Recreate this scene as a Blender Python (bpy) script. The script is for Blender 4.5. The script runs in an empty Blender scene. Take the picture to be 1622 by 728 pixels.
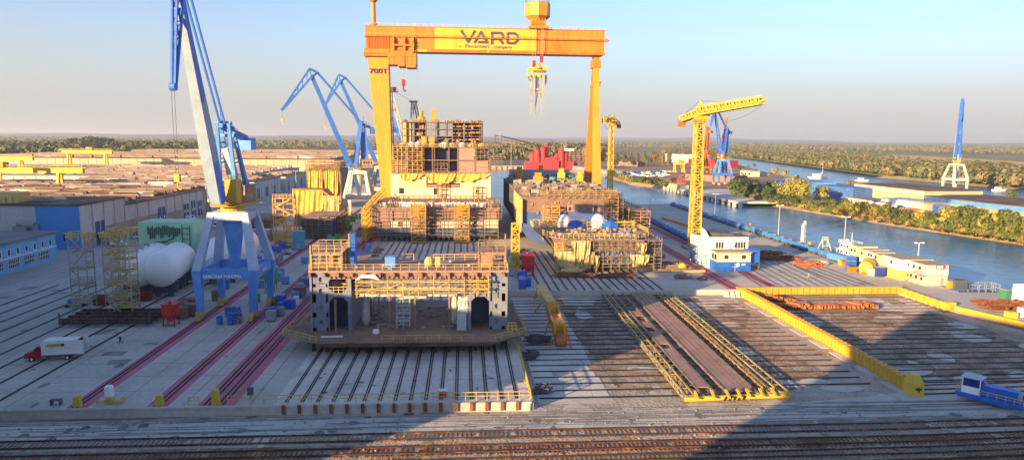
import bpy, math, random
from mathutils import Vector, Matrix
R = math.radians
random.seed(7)
S = bpy.context.scene
COL = S.collection

# ------------------------------------------------------------------ camera
H = 38.0; F = 1096.0; CX, CY = 811.0, 364.0
YAW = math.atan(76/1096); PIT = math.atan(145/1096); ROLL = .0098
_f = Vector((math.sin(YAW)*math.cos(PIT), math.cos(YAW)*math.cos(PIT), -math.sin(PIT)))
_r0 = Vector((math.cos(YAW), -math.sin(YAW), 0)); _u0 = _r0.cross(_f)
_r = _r0*math.cos(ROLL) + _u0*math.sin(ROLL); _u = _u0*math.cos(ROLL) - _r0*math.sin(ROLL)
cam = bpy.data.cameras.new('camera'); cam.lens = 36*F/1622; cam.clip_end = 60000; cam.clip_start = .5
co = bpy.data.objects.new('camera', cam); COL.objects.link(co)
m = Matrix((( _r.x, _u.x, -_f.x, 0), (_r.y, _u.y, -_f.y, 0), (_r.z, _u.z, -_f.z, H), (0, 0, 0, 1)))
co.matrix_world = m; S.camera = co

def ray(x, y): return _f + _r*((x-CX)/F) - _u*((y-CY)/F)
def G(x, y, z=0.0):                 # the point of level z seen in the photograph at x, y
    d = ray(x, y); t = (z-H)/d.z; return Vector((d.x*t, d.y*t, z))
def W(x, y, Y):                     # the point at distance Y seen at x, y
    d = ray(x, y); t = Y/d.y; return Vector((d.x*t, Y, H+d.z*t))

# ------------------------------------------------------------------ light
SUN_TO = Vector((-.75, -.66, 0)).normalized(); EL = R(10.5)
sun_dir = Vector((SUN_TO.x*math.cos(EL), SUN_TO.y*math.cos(EL), math.sin(EL)))
sl = bpy.data.lights.new('sun', 'SUN'); sl.energy = 3.4; sl.angle = R(.5); sl.color = (1, .66, .32)
so = bpy.data.objects.new('sun', sl); COL.objects.link(so)
so.rotation_euler = sun_dir.to_track_quat('Z', 'Y').to_euler(); so.location = (-100, -100, 150)
wd = bpy.data.worlds.new('World'); S.world = wd; wd.use_nodes = True
nt = wd.node_tree; bg = nt.nodes['Background']
sk = nt.nodes.new('ShaderNodeTexSky'); sk.sky_type = 'NISHITA'; sk.sun_disc = False
sk.sun_elevation = EL; sk.sun_rotation = math.atan2(SUN_TO.x, SUN_TO.y)
sk.air_density = 1.0; sk.dust_density = .5; sk.ozone_density = 4.0; sk.altitude = 0
# low band of dusty evening haze along the whole horizon, over the clear sky
tcw = nt.nodes.new('ShaderNodeTexCoord'); sx = nt.nodes.new('ShaderNodeSeparateXYZ'); nt.links.new(tcw.outputs['Generated'], sx.inputs[0])
rmw = nt.nodes.new('ShaderNodeMapRange'); rmw.interpolation_type = 'SMOOTHSTEP'; nt.links.new(sx.outputs['Z'], rmw.inputs['Value'])
rmw.inputs['From Min'].default_value = .0; rmw.inputs['From Max'].default_value = .23; rmw.inputs['To Min'].default_value = .96; rmw.inputs['To Max'].default_value = 0
tint = nt.nodes.new('ShaderNodeMix'); tint.data_type = 'RGBA'; tint.blend_type = 'MULTIPLY'; tint.inputs['Factor'].default_value = 1
nw = nt.nodes.new('ShaderNodeTexNoise'); mw = nt.nodes.new('ShaderNodeMapping'); mw.inputs['Scale'].default_value = (1.2,1.2,16); nt.links.new(tcw.outputs['Generated'], mw.inputs[0]); nt.links.new(mw.outputs[0], nw.inputs['Vector']); nw.inputs['Scale'].default_value = 1.6; nw.inputs['Detail'].default_value = 5
rw = nt.nodes.new('ShaderNodeMapRange'); nt.links.new(nw.outputs['Fac'], rw.inputs['Value']); rw.inputs['From Min'].default_value = .45; rw.inputs['From Max'].default_value = .8; rw.inputs['To Min'].default_value = 0; rw.inputs['To Max'].default_value = .16
cw_ = nt.nodes.new('ShaderNodeMix'); cw_.data_type = 'RGBA'; nt.links.new(rw.outputs[0], cw_.inputs['Factor']); nt.links.new(sk.outputs[0], cw_.inputs['A']); cw_.inputs['B'].default_value = (1.6,1.65,1.75,1)
nt.links.new(cw_.outputs['Result'], tint.inputs['A']); tint.inputs['B'].default_value = (.62, .51, .50, 1)
mxw = nt.nodes.new('ShaderNodeMix'); mxw.data_type = 'RGBA'; nt.links.new(rmw.outputs[0], mxw.inputs['Factor'])
nt.links.new(tint.outputs['Result'], mxw.inputs['A']); mxw.inputs['B'].default_value = (1.02, .99, .96, 1)
nt.links.new(mxw.outputs['Result'], bg.inputs[0]); bg.inputs[1].default_value = .15
vs = S.view_settings; vs.view_transform = 'Standard'; vs.look = 'None'; vs.gamma = 1; vs.exposure = 2.05
vs.use_curve_mapping = False

# ------------------------------------------------------------------ materials
MATS = {}
def mat(name, col, rough=.7, metal=0, var=.18, scale=.4, col2=None, amt=.5, scale2=.15, bump=0, stretch=None, alpha=None, fine=3.0):
    """colour with broad mottling, a second colour in patches (stain, rust, dirt) and fine grain"""
    if name in MATS: return MATS[name]
    m = bpy.data.materials.new(name); m.use_nodes = True; MATS[name] = m
    n = m.node_tree.nodes; l = m.node_tree.links; b = n['Principled BSDF']
    b.inputs['Roughness'].default_value = rough; b.inputs['Metallic'].default_value = metal
    b.inputs['Specular IOR Level'].default_value = .35
    tc = n.new('ShaderNodeNewGeometry'); src = tc.outputs['Position']
    if stretch:
        mp = n.new('ShaderNodeMapping'); mp.inputs['Scale'].default_value = stretch
        l.new(src, mp.inputs[0]); src = mp.outputs[0]
    no = n.new('ShaderNodeTexNoise'); no.inputs['Scale'].default_value = scale; no.inputs['Detail'].default_value = 6
    no.inputs['Roughness'].default_value = .62
    l.new(src, no.inputs['Vector'])
    rmp = n.new('ShaderNodeMapRange'); l.new(no.outputs['Fac'], rmp.inputs['Value'])
    rmp.inputs['From Min'].default_value = .3; rmp.inputs['From Max'].default_value = .7
    rmp.inputs['To Min'].default_value = 1-var*1.4; rmp.inputs['To Max'].default_value = 1+var*1.2
    nf = n.new('ShaderNodeTexNoise'); nf.inputs['Scale'].default_value = fine; nf.inputs['Detail'].default_value = 3
    l.new(src, nf.inputs['Vector'])
    rf = n.new('ShaderNodeMapRange'); l.new(nf.outputs['Fac'], rf.inputs['Value'])
    rf.inputs['From Min'].default_value = .3; rf.inputs['From Max'].default_value = .7
    rf.inputs['To Min'].default_value = 1-var*.8; rf.inputs['To Max'].default_value = 1+var*.8
    mu = n.new('ShaderNodeMath'); mu.operation = 'MULTIPLY'; l.new(rmp.outputs[0], mu.inputs[0]); l.new(rf.outputs[0], mu.inputs[1])
    base = None
    if col2:
        n2 = n.new('ShaderNodeTexNoise'); n2.inputs['Scale'].default_value = scale2; n2.inputs['Detail'].default_value = 9
        n2.inputs['Roughness'].default_value = .7; l.new(src, n2.inputs['Vector'])
        r2 = n.new('ShaderNodeMapRange'); l.new(n2.outputs['Fac'], r2.inputs['Value'])
        r2.inputs['From Min'].default_value = .72-.4*amt; r2.inputs['From Max'].default_value = .86-.4*amt
        mx = n.new('ShaderNodeMix'); mx.data_type = 'RGBA'; l.new(r2.outputs[0], mx.inputs['Factor'])
        mx.inputs['A'].default_value = (*col, 1); mx.inputs['B'].default_value = (*col2, 1); base = mx.outputs['Result']
    vm = n.new('ShaderNodeVectorMath'); vm.operation = 'SCALE'
    if base: l.new(base, vm.inputs[0])
    else: vm.inputs[0].default_value = col
    l.new(mu.outputs[0], vm.inputs['Scale']); l.new(vm.outputs[0], b.inputs['Base Color'])
    if bump:
        bp = n.new('ShaderNodeBump'); bp.inputs['Strength'].default_value = bump; bp.inputs['Distance'].default_value = .3
        l.new(nf.outputs['Fac'], bp.inputs['Height']); l.new(bp.outputs[0], b.inputs['Normal'])
    return m
def solid(name, col, rough=.5, var=.1, **k): return mat(name, col, rough, var=var, **k)

concrete = mat('concrete', (.50, .46, .40), .85, var=.13, scale=.06, col2=(.37, .335, .29), amt=.42, scale2=.05, bump=.1, fine=1.3)
concrete_light = mat('pale_concrete', (.56, .53, .48), .85, var=.12, scale=.1, col2=(.36, .31, .24), amt=.42, scale2=.12)
asphalt = mat('asphalt', (.42, .40, .37), .85, var=.14, scale=.03, col2=(.34, .32, .29), amt=.4, scale2=.04)
earth = mat('dusty_earth', (.42, .365, .29), .95, var=.16, scale=.08, col2=(.28, .21, .14), amt=.5, scale2=.05, bump=.5, fine=2.0)
gravel = mat('gravel_mat', (.29, .225, .165), .95, var=.5, scale=.25, col2=(.44, .36, .27), amt=.5, scale2=.9, bump=1.0, fine=3.2)
pink = mat('faded_red_paint', (.55, .15, .21), .8, var=.15, scale=.2, col2=(.32, .22, .22), amt=.42, scale2=.15)
white_line = solid('white_road_paint', (.6, .6, .58), .8)
rail_dark = mat('dark_rail_steel', (.035, .033, .035), .6, metal=.4, var=.3)
rail_rust = mat('rusty_rail_steel', (.10, .045, .022), .75, metal=.2, var=.3, col2=(.24, .09, .03), amt=.5, scale2=.4)
rust = mat('rust', (.22, .085, .04), .85, var=.35, scale=.5, col2=(.11, .05, .035), amt=.5, scale2=.5)
rust_or = mat('orange_rust', (.38, .13, .05), .85, var=.3, scale=.5, col2=(.2, .08, .04), amt=.5)
brown = mat('brown_primer', (.27, .165, .125), .8, var=.22, scale=.2, col2=(.16, .10, .08), amt=.5, scale2=.2)
brown_d = mat('dark_brown_deck', (.26, .18, .13), .85, var=.28, scale=.2, col2=(.27, .20, .15), amt=.45, scale2=.25)
pinkbrown = mat('pinkish_primer', (.36, .225, .18), .8, var=.16, scale=.15, col2=(.23, .15, .12), amt=.42, scale2=.25)
steel_g = mat('grey_primer', (.20, .22, .28), .7, var=.16, scale=.3, col2=(.12, .10, .10), amt=.4, scale2=.3)
navy = mat('navy_primer', (.06, .085, .16), .7, var=.2, scale=.3, col2=(.14, .10, .08), amt=.35, scale2=.3)
dark = mat('shade_black', (.03, .032, .04), .9, var=.3)  # near-black colour that stands in for the shade inside openings
yel = mat('yellow_paint', (.56, .34, .045), .45, var=.1, scale=.4, col2=(.42, .2, .04), amt=.25, scale2=.5)
yel_b = mat('bright_yellow_paint', (.60, .43, .045), .45, var=.08, scale=.4, col2=(.5, .3, .05), amt=.2, scale2=.5)
yel_s = mat('pale_scaffold_yellow', (.55, .40, .12), .6, var=.2, scale=.6, col2=(.25, .14, .07), amt=.4, scale2=.7)
scaf = mat('scaffold_steel', (.38, .25, .11), .65, var=.3, scale=.7, col2=(.2, .12, .07), amt=.45, scale2=.8)
scaf_d = mat('weathered_scaffold', (.24, .18, .13), .7, var=.3, scale=.7, col2=(.13, .09, .07), amt=.45, scale2=.8)
ora = mat('orange_paint', (.58, .20, .022), .5, var=.12, scale=.3, col2=(.36, .12, .03), amt=.38, scale2=.5, stretch=(1,1,.12))
ora_y = mat('amber_paint', (.62, .29, .03), .5, var=.12, scale=.3, col2=(.42, .17, .03), amt=.38, scale2=.5, stretch=(1,1,.12))
logo_y = mat('logo_panel_yellow', (.66, .42, .04), .5, var=.1, scale=.3, stretch=(1,1,.15))
blue = mat('crane_blue', (.045, .17, .60), .45, var=.12, scale=.3, col2=(.10, .22, .42), amt=.3, scale2=.3)
blue_l = mat('light_crane_blue', (.10, .30, .68), .5, var=.12, scale=.3, col2=(.24, .36, .5), amt=.35, scale2=.3)
blue_g = mat('pale_blue_grey', (.42, .48, .50), .5, var=.1, scale=.3, col2=(.30, .36, .42), amt=.35, scale2=.3)
cream = mat('cream_paint', (.62, .56, .40), .55, var=.1, scale=.3, col2=(.42, .36, .26), amt=.3, scale2=.4)
white = mat('white_paint', (.74, .73, .69), .5, var=.07, scale=.3, col2=(.55, .5, .42), amt=.25, scale2=.5)
white_s = mat('bright_white_paint', (.82, .82, .80), .4, var=.04, scale=.3)
grey = mat('grey_paint', (.30, .31, .32), .6, var=.15, scale=.4)
grey_d = mat('dark_grey', (.09, .095, .10), .7, var=.2, scale=.4)
bluev = mat('vivid_blue', (.025, .13, .52), .45, var=.12, scale=.4, col2=(.04, .1, .3), amt=.3)
sky_b = mat('sky_blue_wall', (.13, .42, .70), .6, var=.1, scale=.2, col2=(.2, .42, .6), amt=.4)
red = mat('red_paint', (.55, .025, .025), .45, var=.12, scale=.4, col2=(.3, .03, .03), amt=.3)
redo = mat('crane_red', (.58, .09, .03), .5, var=.12, scale=.3)
green = mat('green_paint', (.06, .42, .10), .5, var=.12, scale=.4)
green_l = mat('pale_green_paint', (.34, .62, .40), .55, var=.1, scale=.4, col2=(.45, .65, .5), amt=.35)
teal = mat('teal_paint', (.05, .30, .40), .5, var=.12)
tarp_y = mat('yellow_tarpaulin', (.60, .41, .07), .6, var=.18, scale=.35, col2=(.55, .36, .05), amt=.45, scale2=.3, bump=.5, fine=1.2)
tarp_p = mat('pale_yellow_tarpaulin', (.52, .40, .17), .65, var=.16, scale=.35, col2=(.45, .32, .12), amt=.45, scale2=.3, bump=.5, fine=1.2)
tarp_w = mat('white_tarpaulin', (.74, .74, .76), .6, var=.08, bump=.3)
glass = mat('window_glass', (.035, .045, .06), .15, var=.2)
roofm = mat('felt_roof', (.12, .075, .055), .9, var=.3, scale=.08, col2=(.20, .13, .09), amt=.45, scale2=.08)
roof_g = mat('grey_roof', (.20, .20, .21), .85, var=.2, scale=.08, col2=(.28, .25, .22), amt=.45, scale2=.1)
wall_g = mat('grey_wall_panel', (.52, .50, .46), .75, var=.12, scale=.3, col2=(.38, .35, .30), amt=.42, scale2=.3, stretch=(1,1,.2))
wall_b = mat('beige_wall', (.50, .42, .27), .75, var=.1, scale=.1, col2=(.42, .34, .22), amt=.4, scale2=.1)
wall_tan = mat('tan_wall', (.36, .31, .22), .8, var=.12, scale=.2)
glaz = mat('skylight_glazing', (.27, .20, .15), .5, var=.25, scale=.25, col2=(.62,.60,.56), amt=.5, scale2=.035, stretch=(.5,2.0,1))
rubber = solid('black_rubber', (.02, .02, .02), .8)
skin = solid('skin', (.5, .3, .2), .6); cloth_n = solid('navy_overalls', (.03, .045, .09), .8); hiviz = solid('orange_vest', (.8, .25, .03), .7)

# ------------------------------------------------------------------ mesh building
EACH = {'keel_block','dark_bay','door_recess','primer_panel','prop_post','opening_shade','white_duct','funnel','cream_panel','brown_panel','steel_panel','wrapped_bundle','white_bundle','deck_machinery','loose_gear','skid','trestle','white_equipment','white_bulkhead','footing_plate','fender','block','bulkhead_fittings','yellow_sheeting','roof_vent_unit','door','pilaster','stiffener_rib','downpipe','ventilator','tank','window','hopper_house','deck_gear','conveyor_pipe'}
class M:
    def __init__(s): s.v = []; s.f = []; s.k = 0; s.units = []
    def add(s, vs, fs):
        s.units.append((len(s.v), len(s.f))); o = len(s.v); s.v += [tuple(p) for p in vs]; s.f += [tuple(i+o for i in f) for f in fs]; return s
    def box(s, x0, x1, y0, y1, z0, z1):
        return s.add([(x0,y0,z0),(x1,y0,z0),(x1,y1,z0),(x0,y1,z0),(x0,y0,z1),(x1,y0,z1),(x1,y1,z1),(x0,y1,z1)],
                     [(3,2,1,0),(4,5,6,7),(0,1,5,4),(1,2,6,5),(2,3,7,6),(3,0,4,7)])
    def cb(s, x, y, z, sx, sy, sz, rz=0):          # box centred in x, y, standing on z
        c, n = math.cos(rz), math.sin(rz); o = []
        for zz in (z, z+sz):
            for a, b in ((-1,-1),(1,-1),(1,1),(-1,1)):
                dx, dy = a*sx/2, b*sy/2; o.append((x+dx*c-dy*n, y+dx*n+dy*c, zz))
        return s.add(o, [(3,2,1,0),(4,5,6,7),(0,1,5,4),(1,2,6,5),(2,3,7,6),(3,0,4,7)])
    def ring(s, a, b):                             # solid between two rings of points
        n = len(a); return s.add(list(a)+list(b), [tuple(range(n-1,-1,-1)), tuple(range(n,2*n))]+[(i,(i+1)%n,n+(i+1)%n,n+i) for i in range(n)])
    def bar(s, p, q, w, h=None, up=None, w2=None, h2=None):
        p, q = Vector(p), Vector(q); d = q-p
        if d.length < 1e-4: return s
        d.normalize(); h = h or w; w2 = w2 or w; h2 = h2 or (h if w2 == w else w2*h/w)
        s.k += 1; e = 1+.006*(s.k % 7)
        U = Vector(up) if up else (Vector((0,0,1)) if abs(d.z) < .95 else Vector((0,1,0)))
        a = d.cross(U).normalized(); b = a.cross(d).normalized()
        o = []
        for P, ww, hh in ((p, w, h), (q, w2, h2)):
            for i, j in ((-1,-1),(1,-1),(1,1),(-1,1)): o.append(P + a*(i*ww/2*e) + b*(j*hh/2*e))
        return s.add(o, [(3,2,1,0),(4,5,6,7),(0,1,5,4),(1,2,6,5),(2,3,7,6),(3,0,4,7)])
    def tube(s, p, q, r, n=8, r2=None, cap=True):
        p, q = Vector(p), Vector(q); d = (q-p).normalized(); r2 = r if r2 is None else r2
        U = Vector((0,0,1)) if abs(d.z) < .95 else Vector((0,1,0)); a = d.cross(U).normalized(); b = a.cross(d)
        A = [p+(a*math.cos(6.2832*i/n)+b*math.sin(6.2832*i/n))*r for i in range(n)]
        B = [q+(a*math.cos(6.2832*i/n)+b*math.sin(6.2832*i/n))*r2 for i in range(n)]
        return s.ring(A, B)
    def lathe(s, cx, cy, prof, n=16, sq=1.0):
        o = []; 
        for r, z in prof:
            for i in range(n): o.append((cx+r*math.cos(6.2832*i/n), cy+r*sq*math.sin(6.2832*i/n), z))
        k = len(prof); fs = [(j*n+i, j*n+(i+1)%n, (j+1)*n+(i+1)%n, (j+1)*n+i) for j in range(k-1) for i in range(n)]
        fs += [tuple(range(n-1,-1,-1)), tuple(range((k-1)*n, k*n))]
        return s.add(o, fs)
    def ball(s, c, rx, ry, rz, n=14, m=9):
        o = [(c[0], c[1], c[2]-rz)]
        for j in range(1, m):
            t = math.pi*j/m-math.pi/2
            for i in range(n): o.append((c[0]+rx*math.cos(t)*math.cos(6.2832*i/n), c[1]+ry*math.cos(t)*math.sin(6.2832*i/n), c[2]+rz*math.sin(t)))
        o.append((c[0], c[1], c[2]+rz)); fs = []
        for i in range(n):
            fs.append((0, 1+(i+1)%n, 1+i)); fs.append((len(o)-1, 1+(m-2)*n+i, 1+(m-2)*n+(i+1)%n))
            for j in range(m-2): a = 1+j*n; fs.append((a+i, a+(i+1)%n, a+n+(i+1)%n, a+n+i))
        return s.add(o, fs)
    def poly(s, pts, z0, z1):                      # vertical prism of a ground outline
        return s.ring([(p[0],p[1],z0) for p in pts], [(p[0],p[1],z1) for p in pts])
    def extx(s, pts, x0, x1): return s.ring([(x0,p[0],p[1]) for p in pts], [(x1,p[0],p[1]) for p in pts])
    def exty(s, pts, y0, y1): return s.ring([(p[0],y0,p[1]) for p in pts], [(p[0],y1,p[1]) for p in pts])
    def lat(s, p, q, w0, w1, n, t, up=None, d=None):     # square lattice mast between p and q
        p, q = Vector(p), Vector(q); D = (q-p).normalized(); d = d or t*.6
        U = Vector(up) if up else (Vector((0,0,1)) if abs(D.z) < .9 else Vector((0,1,0)))
        a = D.cross(U).normalized(); b = a.cross(D)
        cs = ((-1,-1),(1,-1),(1,1),(-1,1))
        def P(k, c): f = k/n; w = w0+(w1-w0)*f; return p.lerp(q, f)+a*(c[0]*w/2)+b*(c[1]*w/2)
        for c in cs: s.bar(P(0,c), P(n,c), t)
        for k in range(n):
            for i in range(4):
                c0, c1 = cs[i], cs[(i+1)%4]
                s.bar(P(k,c0), P(k,c1), d)
                if (k+i) % 2: s.bar(P(k,c0), P(k+1,c1), d)
                else: s.bar(P(k,c1), P(k+1,c0), d)
        for i in range(4): s.bar(P(n,cs[i]), P(n,cs[(i+1)%4]), d)
        return s
    def scaff(s, x0, x1, y0, y1, z0, z1, dx=3., dz=2., t=.14, plank=True, brace=True, miss=0.):
        nx = max(1, round((x1-x0)/dx)); ny = max(1, round((y1-y0)/dx)); nz = max(1, round((z1-z0)/dz))
        X = [x0+(x1-x0)*i/nx for i in range(nx+1)]; Y = [y0+(y1-y0)*i/ny for i in range(ny+1)]; Z = [z0+(z1-z0)*i/nz for i in range(nz+1)]
        for x in X:
            for y in (y0, y1): s.bar((x,y,z0), (x,y,z1+(.9 if random.random()<.6 else .2)), t)
        for y in Y[1:-1]:
            for x in (x0, x1): s.bar((x,y,z0), (x,y,z1+.9), t)
        for z in Z[1:]:
            if random.random() < miss: continue
            for y in (y0, y1):
                s.bar((x0-.3,y,z), (x1+.3,y,z), t)
                s.bar((x0-.3,y,z-dz*.48), (x1+.3,y,z-dz*.48), t*.7)
            for x in (x0, x1): s.bar((x,y0-.2,z), (x,y1+.2,z), t)
            if plank: s.box(x0+.1, x1-.1, y0+.15, y1-.15, z-.22, z-.12)
        if brace:
            for k in range(nz):
                for i in range(nx):
                    if (i+k) % 3 == 0: s.bar((X[i],y0-.08,Z[k]), (X[i+1],y0-.08,Z[k+1]), t*.8)
        return s
    def rail(s, pts, h=1.1, t=.08, step=2.0, mid=True):
        for p, q in zip(pts, pts[1:]):
            p, q = Vector(p), Vector(q); L = (q-p).length; n = max(1, round(L/step))
            for k in range(n+1):
                a = p.lerp(q, k/n); s.bar(a, a+Vector((0,0,h)), t)
            s.bar(p+Vector((0,0,h)), q+Vector((0,0,h)), t)
            if mid: s.bar(p+Vector((0,0,h*.55)), q+Vector((0,0,h*.55)), t*.8)
        return s
    def build(s, name, material, parent=None, loc=None, smooth=False):
        if parent is not None and name in EACH and 1 < len(s.units) <= 100:   # every piece a part of its own
            o = None; u = s.units+[(len(s.v), len(s.f))]
            for (v0, f0), (v1, f1) in zip(u, u[1:]):
                q = M(); q.v = s.v[v0:v1]; q.f = [tuple(i-v0 for i in f) for f in s.f[f0:f1]]; q.units = [(0,0)]
                if q.v: o = q.build(name, material, parent, loc, smooth)
            return o
        me = bpy.data.meshes.new(name); me.from_pydata([tuple(p) for p in s.v], [], s.f); me.update()
        me.materials.append(material)
        if smooth: me.polygons.foreach_set('use_smooth', [True]*len(me.polygons))
        o = bpy.data.objects.new(name, me); COL.objects.link(o)
        if parent is not None: o.parent = parent
        if loc is not None: o.location = loc
        return o

def tag(o, label=None, cat=None, group=None, kind=None):
    if label: o['label'] = label
    if cat: o['category'] = cat
    if group: o['group'] = group
    if kind: o['kind'] = kind
    return o
def thing(name, label, cat, loc=(0,0,0), rz=0, group=None):
    o = bpy.data.objects.new(name, None); COL.objects.link(o); o.location = loc; o.rotation_euler = (0,0,rz); o.empty_display_size = .5
    return tag(o, label, cat, group)
KIDS = {}
def dup(root, loc, rz=None, label=None, group=None, scale=None):
    if root.name not in KIDS:
        KIDS[root.name] = [(c, list(c.children)) for c in root.children]
    r = root.copy(); COL.objects.link(r); r.location = loc
    if rz is not None: r.rotation_euler = (0,0,rz)
    if scale: r.scale = scale if not isinstance(scale, (int, float)) else (scale,)*3
    if label: r['label'] = label
    if group: r['group'] = group
    for ch, gs in KIDS[root.name]:
        c = ch.copy(); COL.objects.link(c); c.parent = r
        for g in gs:
            d = g.copy(); COL.objects.link(d); d.parent = c
    return r
def text(name, body, size, material, parent, loc, rot=(R(90),0,0), bold=0, sx=1.0, depth=.03):
    cu = bpy.data.curves.new(name, 'FONT'); cu.body = body; cu.size = size; cu.align_x = 'CENTER'; cu.align_y = 'CENTER'
    cu.offset = bold; cu.extrude = depth
    t = bpy.data.objects.new(name+'_curve', cu)
    me = bpy.data.meshes.new_from_object(t); bpy.data.objects.remove(t)
    me.materials.clear(); me.materials.append(material)
    o = bpy.data.objects.new(name, me); COL.objects.link(o); o.parent = parent; o.location = loc; o.rotation_euler = rot; o.scale = (sx,1,1)
    return o
# ================================================================== the setting
def sheet(name, pts, z, material, thick=None, kind='structure'):
    b = M()
    if thick: b.poly(pts, z-thick, z)
    else: b.add([(p[0],p[1],z) for p in pts], [tuple(range(len(pts)))])
    o = b.build(name, material); o['kind'] = kind; return o
# water: one sheet to the horizon, land lies on it
wm = bpy.data.materials.new('river_water'); wm.use_nodes = True
n = wm.node_tree.nodes; l = wm.node_tree.links; b = n['Principled BSDF']
b.inputs['Base Color'].default_value = (.035, .15, .27, 1); b.inputs['Roughness'].default_value = .22; b.inputs['IOR'].default_value = 1.33
g = n.new('ShaderNodeNewGeometry'); mp = n.new('ShaderNodeMapping'); mp.inputs['Scale'].default_value = (.5, .5, .5); mp.inputs['Rotation'].default_value = (0,0,.5)
w1 = n.new('ShaderNodeTexNoise'); w1.inputs['Scale'].default_value = .55; w1.inputs['Detail'].default_value = 5
l.new(g.outputs['Position'], mp.inputs[0]); l.new(mp.outputs[0], w1.inputs['Vector'])
bp = n.new('ShaderNodeBump'); bp.inputs['Strength'].default_value = .55; bp.inputs['Distance'].default_value = .5
l.new(w1.outputs['Fac'], bp.inputs['Height']); l.new(bp.outputs[0], b.inputs['Normal'])
w2 = n.new('ShaderNodeTexNoise'); w2.inputs['Scale'].default_value = .02; w2.inputs['Detail'].default_value = 4; l.new(g.outputs['Position'], w2.inputs['Vector'])
cr = n.new('ShaderNodeMapRange'); l.new(w2.outputs['Fac'], cr.inputs['Value']); cr.inputs['From Min'].default_value=.35; cr.inputs['From Max'].default_value=.65
mx = n.new('ShaderNodeMix'); mx.data_type='RGBA'; l.new(cr.outputs[0], mx.inputs['Factor']); mx.inputs['A'].default_value=(.045,.17,.31,1); mx.inputs['B'].default_value=(.075,.24,.38,1)
l.new(mx.outputs['Result'], b.inputs['Base Color'])
BIG = 26000
sheet('river', [(-BIG,-2000),(BIG,-2000),(BIG,BIG),(-BIG,BIG)], -4, wm)

# the home bank: slip ground at -1.4 everywhere, quay and yard decks on it
sheet('slipway_ground', [(-2500,-600),(600,-600),(600,60),(150,152),(141,163),(126.5,166),(126.5,200),(126.5,407),(88,395),(14,395),(-20,520),(-45,860),(-2500,860)], -1.4, earth, 6)
# platform deck (top level 0)
sheet('platform_deck', [(-75,96.6),(10,96.6),(17.2,165),(17.2,169.4),(69.4,169.4),(69.4,171.2),(113,171.2),(113,150),(118,140),(150,110),(220,80),(400,60),(400,40),(600,40),(600,62),(150,153),(142,164.5),(127,167.5),(127,408),(84,396),(15,396),(-19,519),(-45,858),(-400,858),(-400,96.6)][0:0] or
      [(-400,96.6),(9.8,96.6),(9.8,170.4),(113,170.4),(113,166),(127,166),(127,408),(84,396),(15,396),(-19,519),(-45,858),(-400,858)], 0, concrete, 4.8)
sheet('quay_road', [(113.2,165.8),(114.5,150),(119,138),(135,118),(180,98),(420,60),(420,120),(150,153.5),(142,165),(127,165.9)], .003, asphalt, 5)
# access lane between the sheds and the tracks
sheet('shed_road', [(-126,97),(-76,97),(-84,240),(-80,400),(-95,560),(-126,560)], .012, asphalt)
sheet('shed_yard', [(-400,97),(-126.1,97),(-126.1,560),(-400,560)], .008, asphalt)
# front band: pale concrete service road and gravel
sheet('service_road', [(-200,88.5),(-30,89.0),(30,90.5),(75,92),(120,96),(150,106),(118,112),(80,104),(62,99.5),(40,96.3),(-200,96.3)], -1.39, mat('dusty_road', (.52,.48,.41), .9, var=.14, scale=.07, col2=(.36,.32,.26), amt=.45, scale2=.09, bump=.2))
gb = M()
for k in range(1): gb.add([(-220,20,-1.385),(260,20,-1.385),(260,84,-1.385),(60,86,-1.385),(-220,86,-1.385)], [(0,1,2,3,4)])
gb.build('gravel_bed', gravel)['kind'] = 'structure'
sheet('transfer_slab', [(11.2,98.8),(23,98.8),(17.5,128),(21,168),(11.2,168)], -1.384, concrete)
sheet('transfer_gravel', [(20.5,166),(24.5,104),(34,100),(35,166)], -1.380, gravel)
sheet('transfer_gravel', [(50.5,166),(50.5,102),(62,108),(60,140),(66,152),(62,166)], -1.380, gravel)
sheet('transfer_gravel', [(78,160),(72,118),(72,104),(112,112),(110,160)], -1.380, gravel)
# painted crane tracks: red bands with white edges and two sunken rails
def track(x0, y0, x1, y1, w, name='crane_track_band', line=True):
    sheet(name, [(x0-w/2,y0),(x0+w/2,y0),(x1+w/2,y1),(x1-w/2,y1)], .016, pink)
    if line:
        for s in (-1,1): sheet('road_marking', [(x0+s*(w/2+.14)-.12,y0),(x0+s*(w/2+.14)+.12,y0),(x1+s*(w/2+.14)+.12,y1),(x1+s*(w/2+.14)-.12,y1)], .018, white_line)
track(-54.2,96.8,-54.6,420,3.0); track(-43.3,96.8,-43.4,420,3.0); track(-35.2,96.8,-36.0,450,5.2, line=False)
track(70.2,170.6,71.5,330,4.6, line=False); track(81,171,82,390,3.4, line=False)
sheet('road_marking', [(-109,110),(-108.7,110),(-100,260),(-100.3,260)], .018, white_line)
for k in range(14): sheet('road_marking', [(-101+k*.1,108+k*8),(-100.7+k*.1,108+k*8),(-100.4+k*.1,112+k*8),(-100.7+k*.1,112+k*8)], .018, white_line)

RG = 'rails let into the deck and the gravel'
def rails(lines, z, w, h, m, label, group):
    for (x0,y0,x1,y1) in lines:
        b = M(); b.bar((0,0,0), (x1-x0,y1-y0,0), w, h)
        o = b.build('rail', m, loc=(x0,y0,z)); tag(o, label, 'rail', group)
# crane rails
L = []
for x in (-54.9,-54.2,-43.7,-43.0,-36.9,-36.2,-35.0,-34.3): L.append((x,96.9,x-.3,430))
rails(L, .03, .28, .12, rail_dark, 'dark steel crane rail in a faded red painted track band', 'crane rails on red bands')
L = []
for x in (69.1,69.9,71.2,80.4,81.4): L.append((x,170.8,x+1.2,330))
rails(L, .03, .28, .12, rail_dark, 'dark crane rail on the pink paving beside the site office', 'crane rails by the site office')
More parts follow.
